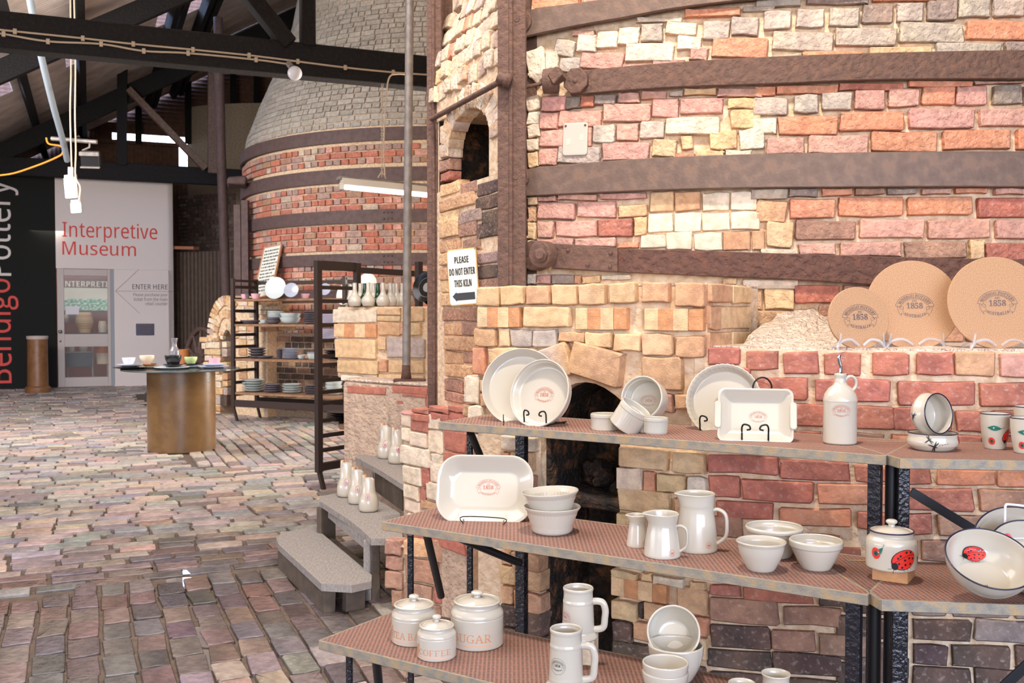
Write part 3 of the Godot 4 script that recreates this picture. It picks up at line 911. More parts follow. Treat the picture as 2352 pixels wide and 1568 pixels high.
		put("arch_stone", vm, sm, k, fr(FIRE, (a.x + b.x) * 0.5, (c.y + d.y) * 0.5))
	# the right-hand return
	var corner := fr(FIRE, ur, 0, 0.0).origin
	var rt := plane(corner, corner + FIRE.n * -0.42)
	var hh := [top, hit(FIRE, 1560, 702).y, hit(FIRE, 1560, 764).y, hit(FIRE, 1560, 822).y]
	for i in 3:
		var y1: float = hh[i]
		var y0: float = hh[i + 1]
		one_brick(rt, k, 0.0, 0.2 if i % 2 == 0 else 0.1, y0 + 0.01, y1, "n", sm, 0.012)
		one_brick(rt, k, 0.215 if i % 2 == 0 else 0.115, 0.4, y0 + 0.01, y1, "y", sm, 0.012)
	var dt := MB.new()
	dt.prism(base * Transform3D(Basis(Vector3(1, 0, 0), Vector3(0, 0, -1), Vector3(0, 1, 0)), Vector3(0, top + 0.004, 0)), PackedVector2Array([Vector2(ul, 0.0), Vector2(ur, 0.0), Vector2(ur, 0.5), Vector2(ul, 0.5)]), 0.01)
	put("dusty_top", dt, M.dust, k)

# ---------------------------------------------------------------- the shed stands turned 23 degrees to the camera: b runs along the trusses, a away down the shed
const CO := 0.9205
const SI := 0.3907
const WB := 24.6

func B(pa: float, pb: float, h: float) -> Vector3:
	return Vector3(CO * pb - SI * pa, h, -(SI * pb + CO * pa))

func bdir() -> Vector3:
	return Vector3(CO, 0, -SI)

func adir() -> Vector3:
	return Vector3(-SI, 0, -CO)

func ab(p: Vector3) -> Vector2:
	return Vector2(-SI * p.x - CO * p.z, CO * p.x - SI * p.z)

func on_a(x: float, y: float, pa: float) -> Vector3:
	return at_plane(x, y, B(pa, 0, 0), adir())

func bframe(o: Vector3) -> Transform3D:
	return Transform3D(Basis(bdir(), Vector3.UP, -adir()), o)

func roof_h(pb: float) -> float:
	return 4.66 + 0.573 * (pb + 1.525)

func photo(p: Vector3) -> Vector2:
	var q := (p - EYE).rotated(Vector3.RIGHT, PITCH)
	return Vector2(1176.0 + F * q.x / -q.z, 784.0 - F * q.y / -q.z)

func slab(mb: MB, p: Vector3, q: Vector3, h0: float, h1: float, thick: float) -> void:
	# upright slab from p to q in plan, its face on that line, thickness behind
	var s := plane(p, q)
	mb.box(Transform3D(Basis(s.t, Vector3.UP, s.n), (p + q) * Vector3(0.5, 0, 0.5) + Vector3(0, (h0 + h1) * 0.5, 0) - s.n * thick * 0.5), Vector3(s.len, h1 - h0, thick), 0.004)

func lettering(parent: Node, called: String, words: String, font_name: String, weight: int, c: Color, at: Transform3D, width: float, height := 0.0, depth := 0.0) -> MeshInstance3D:
	var f := SystemFont.new()
	f.font_names = PackedStringArray([font_name])
	f.font_weight = weight
	var t := TextMesh.new()
	t.font = f
	t.font_size = 48
	t.pixel_size = 0.01
	t.curve_step = 2.5
	t.depth = 0.02
	t.text = words
	var bx := t.get_aabb()
	var sx := width / bx.size.x
	var sy := sx if height <= 0.0 else height / bx.size.y
	var key := "ink_%s" % c.to_html()
	if not M.has(key):
		mat(key, c, 0.6)
	var o := put_mesh(called, t, M[key], parent)
	var sc := Transform3D(Basis.from_scale(Vector3(sx, sy, 0.1)), Vector3.ZERO)
	o.transform = at * sc * Transform3D(Basis(), -bx.get_center() + Vector3(0, 0, 0.011))
	return o

func shed_floor() -> void:
	var fl := MB.new()
	fl.box(bframe(B(11.5, 2, -0.055)), Vector3(22, 0.1, 37), 0.01)
	var f := struct("floor", fl, M.bedding, "uneven brick paved floor of the shed, wet in front of the wooden steps")
	var nz := noise(5, 0.8, 3)
	var wetc := at_h(470, 1375, 0)
	var cand := []
	var add := func(pa: float, pb: float, la: float, lb: float) -> void:
		var p := B(pa, pb, 0)
		if -p.z < 2.5:
			return
		var q := photo(p)
		if q.x < -420 or q.x > 1400 or q.y > 1900 or q.y < 885 or (q.x > 1000 and q.y < 1350):
			return
		cand.append([-p.z + (100.0 if q.x < -30 or q.y > 1600 or q.x > 1240 else 0.0), pa, pb, la, lb])
	var pb := -4.0
	while pb < 2.2:
		var pa := 1.6 + rnd(0, 0.2)
		while pa < 5.35 + 0.04 * pb:
			var l := rnd(0.20, 0.24)
			add.call(pa + l * 0.5, pb, l, rnd(0.114, 0.124))
			pa += l + rnd(0.007, 0.014)
		pb += 0.132
	var pa2 := 5.5
	while pa2 < 21.2:
		var b := -9.0 + rnd(0, 0.2)
		var cross := 1e9 if pa2 < 9.2 else 0.78 + 0.25 * sin(pa2)
		var w := rnd(0.108, 0.132)
		while b < 6.0:
			if b > cross:
				break
			var l := rnd(0.2, 0.27)
			add.call(pa2 + w * 0.5 + 0.05 * b + 0.03 * sin(b * 1.7), b + l * 0.5, w, l)
			b += l + rnd(0.01, 0.024)
		pa2 += w + 0.02
	pb = 0.95
	while pb < 4.5:
		var pa := 9.3 + rnd(0, 0.2)
		while pa < 20.0:
			var l := rnd(0.2, 0.25)
			if pb > 0.95 + 0.25 * sin(pa):
				add.call(pa, pb, l, 0.11)
			pa += l + rnd(0.012, 0.022)
		pb += 0.128
	cand.sort_custom(func(x, y): return x[0] < y[0])
	var far_dry := MB.new()
	var pal := [[182, 168, 158], [168, 156, 150], [194, 170, 154], [160, 158, 156], [190, 176, 162], [180, 152, 138], [154, 144, 142], [200, 182, 164], [146, 138, 134], [172, 168, 164]]
	var k := 0
	for q in cand:
		var p := B(q[1], q[2], 0)
		var d := p - wetc
		var near := Vector2(d.x * 0.75, d.z * 0.55).length() + 0.55 * nz.get_noise_2d(p.x * 2.0, p.z * 2.0)
		var wet := near < 0.78
		var sink := 0.012 * nz.get_noise_2d(p.x + 40, p.z) + rnd(-0.004, 0.004)
		var a = pal[rng.randi() % pal.size()]
		var c := rgb(a[0] + rnd(-8, 8), a[1] + rnd(-8, 8), a[2] + rnd(-8, 8))
		var damp := clampf(1.1 - near * 0.85, 0.0, 1.0) * 0.8
		c = c.lightened(0.12).lerp(Color(c.r * 0.72, c.g * 0.66, c.b * 0.64), damp)
		if fmod(q[0], 100.0) > 7.0 and rng.randf() < 0.25:
			c = c.darkened(0.2)
		var xf := bframe(p + Vector3(0, -0.012 + sink, 0))
		xf.basis = xf.basis * Basis(Vector3.UP, rnd(-0.03, 0.03)) * Basis(Vector3.RIGHT, rnd(-0.012, 0.012))
		var size := Vector3(q[4], 0.05, q[3])
		if k < 300:
			var mb := MB.new()
			mb.col = lin(c)
			# lying brick: its worn face turned up
			mb.brick(Transform3D(Basis(Vector3.RIGHT, -PI / 2), Vector3.ZERO), q[4], q[3], -0.03, 0.018, rng, 1.7, lin(c.darkened(0.18)), 0.7)
			xf.origin.y += 0.004
			put("paving_brick", mb, M.wet_paver if wet else M.paver, f, xf)
		else:
			far_dry.col = lin(c)
			far_dry.box(xf, size, 0.008, 0.004, rng)
		k += 1
	var o := put("paving_bricks_beyond", far_dry, M.paver, f)
	tag(o, "", "", "", "stuff")
	# standing water between the bricks
	for w in [[[378, 1302], [430, 1296], [476, 1300], [486, 1312], [430, 1318], [384, 1318]], [[420, 1448], [470, 1440], [520, 1462], [512, 1480], [470, 1486], [436, 1470]], [[384, 1330], [450, 1326], [470, 1340], [430, 1352], [395, 1346]], [[440, 1500], [480, 1492], [520, 1520], [500, 1540], [450, 1530]]]:
		var mb := MB.new()
		var poly := PackedVector2Array()
		for q in w:
			var p := at_h(q[0], q[1], 0.004)
			poly.append(Vector2(p.x, -p.z))
		var sm := PackedVector2Array()
		var n := poly.size()
		for i in n:
			for t in 5:
				sm.append(poly[i].cubic_interpolate(poly[(i + 1) % n], poly[(i + n - 1) % n], poly[(i + 2) % n], t / 5.0))
		mb.prism(Transform3D(Basis(Vector3(1, 0, 0), Vector3(0, 0, -1), Vector3(0, 1, 0)), Vector3(0, 0.0045, 0)), sm, 0.002)
		put("rain_puddle", mb, M.water, f)

func shed_shell() -> void:
	# walls with thickness; the wall behind the camera is open in the middle
	var side := MB.new()
	slab(side, B(-7, -9.0, 0), B(30, -9.0, 0), 0, 3.2, 0.15)
	struct("wall_left", side, M.tin, "corrugated side wall of the shed")
	var rt := MB.new()
	slab(rt, B(30, 13.0, 0), B(-7, 13.0, 0), 0, 5.0, 0.15)
	struct("wall_right", rt, M.tin, "corrugated side wall of the shed behind the kilns")
	var fr_ := MB.new()
	slab(fr_, B(-6.5, 13, 0), B(-6.5, 4.5, 0), 0, 9.0, 0.15)
	slab(fr_, B(-6.5, -4.5, 0), B(-6.5, -9.2, 0), 0, 9.0, 0.15)
	slab(fr_, B(-6.5, 4.6, 0), B(-6.5, -4.6, 0), 4.2, 9.0, 0.15)
	struct("wall_front", fr_, M.tin, "shed wall with a wide open doorway")
	# far end: rusty upright sheets below a slot of daylight, level sheets above it
	var rusty := mat("rust_sheet", rgb(112, 78, 60), 0.8)
	worn(rusty, M.mottle, 1.0, M.grain, 0.1)
	var back := MB.new()
	var hslot := on_a(360, 326, WB).y
	var htop := on_a(360, 311, WB).y
	corrugated(back, B(WB, -9, 0), B(WB, 1.95, 0), hslot - 2.2, hslot, true)
	corrugated(back, B(WB, 1.9, 0), B(WB, 2.4, 0), hslot - 2.2, hslot - 0.75, true)
	corrugated(back, B(WB, 2.3, 0), B(WB, 13, 0), hslot - 2.2, hslot, true)
	corrugated(back, B(WB, -9, 0), B(WB, 0.5, 0), hslot - 0.1, htop + 0.1, true)
	corrugated(back, B(WB, 2.8, 0), B(WB, 13, 0), hslot - 0.1, htop + 0.1, true)
	corrugated(back, B(WB, -9, 0), B(WB, 13, 0), htop, 9.6, false)
	slab(back, B(WB - 0.05, -9, 0), B(WB - 0.05, 13, 0), 0, hslot - 2.15, 0.2)
	slab(back, B(WB - 0.1, -9, 0), B(WB - 0.1, 1.95, 0), hslot - 0.1, hslot - 0.02, 0.1)
	slab(back, B(WB - 0.1, -9, 0), B(WB - 0.1, 13, 0), htop, htop + 0.22, 0.1)
	struct("wall_back", back, rusty, "rusty corrugated gable at the far end with a slot of daylight")
	# roof: sheets on purlins, one slope each side of the ridge over the kilns
	var rf := MB.new()
	var sl := atan(0.573)
	var ceil_ := Node3D.new()
	ceil_.name = "ceiling"
	add_child(ceil_, true)
	tag(ceil_, "underside of the weathered corrugated iron roof sloping down to the left", "", "", "structure")
	var sheets := []
	for v in 3:
		var mb := MB.new()
		var rows := []
		var n := 44
		for s in 2:
			var r := PackedVector3Array()
			for i in n + 1:
				r.append(Vector3((i / float(n) - 0.5) * 0.9, 0.011 * sin(i * PI / 2.0), (s - 0.5) * 2.5))
			rows.append(r)
		mb.rings(rows, false, false)
		var rows2 := []
		for r in rows:
			var r2 := PackedVector3Array()
			for p in r:
				r2.append(p + Vector3(0, 0.003, 0))
			rows2.append(r2)
		mb.rings(rows2, false, true)
		sheets.append(mb.mesh())
	var hole := ray_roof(375, 34)
	var hole2 := ray_roof(196, 131)
	var up := Vector3(0, cos(sl), 0) - bdir() * sin(sl)
	var along := (bdir() * cos(sl) + Vector3(0, sin(sl), 0))
	var cells := []
	var pa := 8.6
	while pa < WB:
		var pb := -4.6
		while pb < 6.0:
			var p := B(pa, pb, roof_h(pb))
			var q := photo(p)
			var kill := false
			for hq in [[hole, 0.55, 1.35], [hole2, 0.3, 0.6]]:
				var c := ab(hq[0])
				if absf(c.x - pa) < 0.43 and absf(c.y - pb) < 1.1:
					kill = true
					# shorter sheets above and below the gap
					for e in [-1, 1]:
						var l: float = (2.1 - hq[2]) * 0.5
						var pc: float = c.y + e * (hq[2] * 0.5 + l * 0.5)
						var o := put_mesh("roof_sheet", sheets[0], M.tin, ceil_, Transform3D(Basis(-adir(), up, along * (l / 2.1)), B(pa, pc, roof_h(pc))))
			if not kill and q.x > -500 and q.x < 1300 and q.y > -700 and q.y < 600:
				put_mesh("roof_sheet", sheets[rng.randi() % 3], M.tin, ceil_, Transform3D(Basis(-adir(), up, along) * Basis(Vector3.UP, rnd(-0.006, 0.006)), B(pa, pb, roof_h(pb) + rnd(0, 0.02))))
			elif not kill:
				cells.append([pa, pb])
			pb += 2.05
		pa += 0.86
	for c in cells:
		rf.box(Transform3D(Basis(-adir(), up, along), B(c[0], c[1], roof_h(c[1]) + 0.03)), Vector3(0.88, 0.02, 2.3), 0.002)
	rf.box(Transform3D(Basis(-adir(), up, along), B(0.8, -0.2, roof_h(-0.2) + 0.05)), Vector3(15.0, 0.03, 13.6), 0.002)
	var up2 := Vector3(0, cos(sl), 0) + bdir() * sin(sl)
	var along2 := (bdir() * cos(sl) - Vector3(0, sin(sl), 0))
	rf.box(Transform3D(Basis(-adir(), up2, along2), B(11.2, 9.6, roof_h(5.8) - 0.573 * 3.8 + 0.04)), Vector3(37, 0.03, 9.6), 0.002)
	rf.box(Transform3D(Basis(-adir(), up, along), B(18.7, -7.2, roof_h(-7.2) + 0.04)), Vector3(21.4, 0.03, 4.2), 0.002)
	tag(put("roof_beyond", rf, M.tin, ceil_), "", "", "", "stuff")
	# purlins
	var kp := 0
	for q in [[44, 160], [186, 200], [368, 190], [425, 185], [400, 30], [462, 50]]:
		var p := ray_roof(q[0], q[1], -0.13)
		var c := ab(p)
		var mb := MB.new()
		mb.bar(B(8.0, c.y, roof_h(c.y) - 0.1), B(WB - 0.1, c.y, roof_h(c.y) - 0.1), 0.11, 0.16, along)
		tag(put("roof_purlin", mb, M.dark_timber), ["dark purlin nearest the eave, crossing the roof at the far left", "dark purlin passing behind the hanging lamp cable", "dark purlin crossing above the king post", "dark purlin crossing right of the king post", "dark purlin beside the bright roof hole", "upper dark purlin near the steel pole"][kp], "purlin")
		kp += 1

func ray_roof(x: float, y: float, off := 0.0) -> Vector3:
	var sl := atan(0.573)
	return at_plane(x, y, B(0, 0, roof_h(0) + off), Vector3(0, cos(sl), 0) - bdir() * sin(sl))

func corrugated(mb: MB, p: Vector3, q: Vector3, h0: float, h1: float, upright: bool, pitch := 0.09, amp := 0.014) -> void:
	var s := plane(p, q)
	var ln: float = s.len if upright else h1 - h0
	var n := int(ln / pitch * 4.0)
	for back in [0.0, -0.012]:
		var rows := [PackedVector3Array(), PackedVector3Array()]
		for i in n + 1:
			var d: float = amp * sin(i * PI / 2.0) + back
			var u := ln * i / n
			if upright:
				rows[0].append(s.p + s.t * u + s.n * d + Vector3(0, h0, 0))
				rows[1].append(s.p + s.t * u + s.n * d + Vector3(0, h1, 0))
			else:
				rows[0].append(s.p + Vector3(0, h0 + u, 0) + s.n * d)
				rows[1].append(s.p + s.t * s.len + Vector3(0, h0 + u, 0) + s.n * d)
		mb.rings(rows, false, (back < 0.0) == upright)

func timbers() -> void:
	# near truss: the long black tie beam with its cables
	var t := thing("roof_truss", "black tie beam with slanting strut and post crossing the picture above the museum sign", "roof truss")
	var h1 := on_a(588, 131, 9.2).y
	var p0 := on_a(-80, 66, 9.2)
	var p1 := B(9.2, 4.2, h1)
	p0.y = h1
	var mb := MB.new()
	mb.bar(p0, p1, 0.30, 0.2, Vector3.UP, 0.012)
	put("tie_beam", mb, M.dark_timber, t)
	mb = MB.new()
	mb.bar(on_a(706, 108, 9.15), on_a(706, -90, 9.15), 0.125, 0.16, bdir(), 0.01)
	put("king_post", mb, M.dark_timber, t)
	mb = MB.new()
	mb.bar(on_a(664, 104, 9.15), on_a(510, -90, 9.15), 0.17, 0.14, Vector3.ZERO, 0.01)
	put("strut", mb, M.dark_timber, t)
	mb = MB.new()
	var pr := B(9.2, -1.9, roof_h(-1.9) - 0.32)
	mb.bar(B(9.2, -5.0, roof_h(-5.0) - 0.32), B(9.2, 4.6, roof_h(4.6) - 0.32), 0.26, 0.16, Vector3.UP, 0.01)
	put("rafter", mb, M.dark_timber, t)
	for c in [[[-60, 62], [34, 72], [190, 88], [306, 101], [443, 114], [572, 127], [684, 141], [793, 155], [903, 166], [990, 172]], [[-60, 68], [8, 78], [110, 95], [232, 101], [330, 117], [432, 122], [588, 137], [660, 147]]]:
		var pts := []
		for q in c:
			pts.append(on_a(q[0], q[1], 9.08))
		mb = MB.new()
		mb.tube(curve(pts, 5), 0.009, 6)
		var cab := put("cable", mb, M.ivory if M.has("ivory") else mat("ivory", rgb(196, 178, 152), 0.6), t)
		for i in range(1, c.size() - 1):
			var cl := MB.new()
			cl.box(bframe(on_a(c[i][0], c[i][1], 9.07)), Vector3(0.03, 0.045, 0.02), 0.004)
			put("cable_clip", cl, M.ivory, cab)
	# truss in the middle: only its rafter shows
	t = thing("roof_truss", "dark rafter rising to the right behind the tie beam, under the bright roof hole", "roof truss")
	mb = MB.new()
	mb.bar(B(14.7, -4.4, roof_h(-4.4) - 0.36), B(14.7, 5.0, roof_h(5.0) - 0.36), 0.28, 0.14, Vector3.UP, 0.01)
	put("rafter", mb, M.dark_timber, t)
	# far truss over the museum front
	t = thing("roof_truss", "brown tie beam with king post and brace resting above the museum panel", "roof truss")
	var h2 := on_a(263, 394, 20.0).y
	mb = MB.new()
	mb.bar(B(20.0, -6.5, h2), B(20.0, 4.2, h2), 0.32, 0.16, Vector3.UP, 0.012)
	put("tie_beam", mb, M.dark_timber, t)
	mb = MB.new()
	mb.bar(B(20.05, -5.0, roof_h(-5.0) - 0.42), B(20.05, 5.0, roof_h(5.0) - 0.42), 0.32, 0.14, Vector3.UP, 0.01)
	put("rafter", mb, M.dark_timber, t)
	mb = MB.new()
	mb.bar(on_a(279, 380, 19.95), on_a(281, 130, 19.95), 0.18, 0.14, bdir(), 0.008)
	put("king_post", mb, M.dark_timber, t)
	mb = MB.new()
	mb.bar(on_a(294, 204, 19.9), on_a(472, 388, 19.9), 0.17, 0.12, Vector3.ZERO, 0.008)
	put("brace", mb, M.brown_timber, t)
	mb = MB.new()
	mb.bar(on_a(489, 398, 19.9), on_a(489, 60, 19.9), 0.19, 0.14, bdir(), 0.008)
	put("queen_post", mb, M.brown_timber, t)
	# timbers of the gable
	t = thing("gable_frame", "dark upright studs of the far gable behind the brace", "framing")
	for x in [318, 432, 536, 590]:
		mb = MB.new()
		mb.bar(on_a(x, 330, WB - 0.3), on_a(x, 120, WB - 0.3), 0.14, 0.1, bdir())
		put("stud", mb, M.dark_timber, t)
	# thin round steel pole, pipe, lamps and cables
	mb = MB.new()
	mb.tube([at_z(501, 40, 16.2), at_z(507, 330, 16.2), at_z(519, 690, 16.2)], 0.075, 14)
	tag(put("steel_pole", mb, M.dark_hoop), "slender brown round pole standing left of the far kiln", "pole")
	mb = MB.new()
	mb.tube(curve([at_z(62, -40, 9.6), at_z(88, 100, 10.3), at_z(120, 235, 11.2), at_z(142, 315, 11.8), at_z(154, 368, 12.2)], 5), 0.036, 12)
	var pipe := thing("conduit_pipe", "pale blue grey pipe slanting down from the roof with a short crossbar", "pipe")
	put("pipe", mb, mat("blue_grey", rgb(128, 136, 142), 0.5), pipe)
	mb = MB.new()
	mb.tube([at_z(118, 318, 12.0), at_z(222, 326, 12.0)], 0.026, 10)
	put("crossbar", mb, M.galvanised, pipe)
	var fl := thing("floodlight", "old dark box floodlight hanging from the pipe crossbar", "floodlight")
	mb = MB.new()
	var ff := Transform3D(basis_y(12) * Basis(Vector3.RIGHT, 0.35), at_z(208, 364, 11.9))
	mb.box(ff, Vector3(0.21, 0.17, 0.12), 0.012)
	put("housing", mb, M.black_iron, fl)
	mb = MB.new()
	mb.box(ff * Transform3D(Basis(), Vector3(0, 0.07, 0.07)), Vector3(0.22, 0.05, 0.05), 0.008)
	mb.box(ff * Transform3D(Basis(), Vector3(0, -0.09, 0.07)), Vector3(0.22, 0.02, 0.06), 0.006)
	put("visor", mb, M.galvanised, fl)
	mb = MB.new()
	mb.tube([at_z(206, 326, 12.0), at_z(205, 338, 11.95), at_z(190, 345, 11.95), at_z(189, 360, 11.9)], 0.012, 8)
	put("bracket", mb, M.galvanised, fl)
	var hl := thing("hanging_lamp", "two square white lit lamps hanging on a long cable before the museum panel", "lamp")
	for q in [[162, 431, 26, 46, 0.16], [174, 477, 22, 22, 0.12]]:
		var c := at_z(q[0], q[1], 11.0)
		var m := mpp(c)
		mb = MB.new()
		mb.box(Transform3D(Basis(Vector3(0, 0, 1), 0.08), c), Vector3(q[2] * m, q[3] * m, 0.03), 0.005)
		put("lamp_panel", mb, M.lamp_glow, hl)
		mb = MB.new()
		mb.box(Transform3D(Basis(Vector3(0, 0, 1), 0.08), c + Vector3(-0.004, 0.02, -0.03)), Vector3(q[2] * m * 1.1, (q[3] + 8) * m, 0.03), 0.005)
		put("lamp_housing", mb, M.galvanised, hl)
		omni("hanging_lamp", c + Vector3(0, 0, 0.12), Color(1, 0.97, 0.92), 0.05, 0.08)
	mb = MB.new()
	mb.box(Transform3D(basis_y(10), at_z(163, 397, 11.0)), Vector3(0.06, 0.13, 0.05), 0.006)
	put("lamp_driver", mb, M.galvanised, hl)
	for q in [[[161, -40], [163, 150], [161, 260], [165, 400]], [[169, -40], [173, 140], [172, 260], [174, 345], [173, 404], [184, 430], [180, 466]]]:
		var pts := []
		for e in q:
			pts.append(at_z(e[0], e[1], 11.0))
		mb = MB.new()
		mb.tube(curve(pts, 5), 0.008, 6)
		put("hanging_cable", mb, M.ivory, hl)
	mb = MB.new()
	var oc := []
	for q in [[-20, 404], [30, 398], [90, 378], [128, 362], [143, 352], [140, 336], [112, 330], [106, 316]]:
		oc.append(at_z(q[0], q[1], 12.3))
	mb.tube(curve(oc, 6), 0.012, 7)
	tag(put("power_cord", mb, mat("orange_cord", rgb(206, 130, 28), 0.5)), "orange extension cord looping down from the slanting pipe", "cord")
	# globe lamp under the near beam
	var gl := thing("globe_lamp", "white opal globe lamp on a bracket under the black tie beam", "lamp")
	var gp := on_a(677, 168, 8.98)
	mb = MB.new()
	var sph := []
	for i in 15:
		var an := -PI / 2 + PI * i / 14.0
		sph.append(Vector2(0.064 * cos(an), 0.064 * sin(an)))
	mb.lathe(Transform3D(Basis(), gp), sph, 24)
	put("globe", mb, mat("opal", rgb(238, 238, 242), 0.3), gl)
	mb = MB.new()
	mb.tube([on_a(661, 144, 9.0), on_a(669, 154, 8.98)], 0.028, 12)
	put("lamp_holder", mb, M.galvanised, gl)
	# fluorescent batten on chains
	var fb := thing("fluorescent_lamp", "lit fluorescent tube lamp hanging on a chain before the far kiln", "lamp")
	var f0 := at_z(776, 409, 8.3)
	var f1 := at_z(1010, 431, 8.7)
	mb = MB.new()
	mb.bar(f0, f1, 0.03, 0.11, Vector3.UP, 0.004)
	put("reflector", mb, M.galvanised, fb)
	mb = MB.new()
	mb.tube([f0 + Vector3(0.06, -0.078, 0.03), f1 + Vector3(0, -0.078, 0.03)], 0.02, 12)
	put("fluorescent_tube", mb, M.lamp_glow, fb)
	mb = MB.new()
	mb.bar(f0 + Vector3(0.03, -0.03, 0.02), f1 + Vector3(0, -0.03, 0.02), 0.06, 0.07, Vector3.UP, 0.006)
	mb.box(Transform3D(Basis(), f0 + Vector3(0.04, -0.07, 0.03)), Vector3(0.04, 0.06, 0.05), 0.005)
	put("lamp_body", mb, mat("cream_enamel", rgb(214, 206, 190), 0.4), fb)
	area("tube_light", (f0 + f1) * 0.5 + Vector3(0, -0.12, 0.05), (f0 + f1) * 0.5 + Vector3(-0.3, -1.0, -0.6), Vector2(0.8, 0.05), Color(0.97, 0.98, 1.0), 1.6)
	var c0 := at_z(878, 196, 8.45)
	var c1 := at_z(877, 402, 8.45)
	mb = MB.new()
	for i in 34:
		var p := c0.lerp(c1, i / 33.0)
		var d := (c0 - c1).length() / 52.0
		var sx := Vector3.RIGHT if i % 2 == 0 else Vector3.BACK
		mb.tube([p - Vector3(0, d, 0) + sx * 0.007, p + Vector3(0, d, 0) + sx * 0.007], 0.003, 5)
		mb.tube([p - Vector3(0, d, 0) - sx * 0.007, p + Vector3(0, d, 0) - sx * 0.007], 0.003, 5)
	put("hanging_chain", mb, M.ivory, fb)
	mb = MB.new()
	mb.tube(curve([at_z(884, 402, 8.45), at_z(881, 340, 8.45), at_z(886, 240, 8.45), at_z(893, 180, 8.6), at_z(912, 170, 8.8), at_z(940, 172, 9.0)], 5), 0.007, 6)
	put("lamp_cord", mb, M.ivory, fb)
	mb = MB.new()
	mb.tube(curve([at_z(868, 408, 8.45), at_z(872, 401, 8.45), at_z(877, 396, 8.45), at_z(883, 403, 8.45), at_z(886, 410, 8.45)], 4), 0.005, 6)
	put("hook", mb, M.ivory, fb)

func omni(called: String, p: Vector3, c: Color, e: float, size: float) -> void:
	var l := OmniLight3D.new()
	l.name = called
	l.light_color = c
	l.light_energy = e
	l.light_size = size
	l.omni_range = 40.0
	l.omni_attenuation = 2.0
	l.shadow_enabled = true
	add_child(l)
	l.position = p

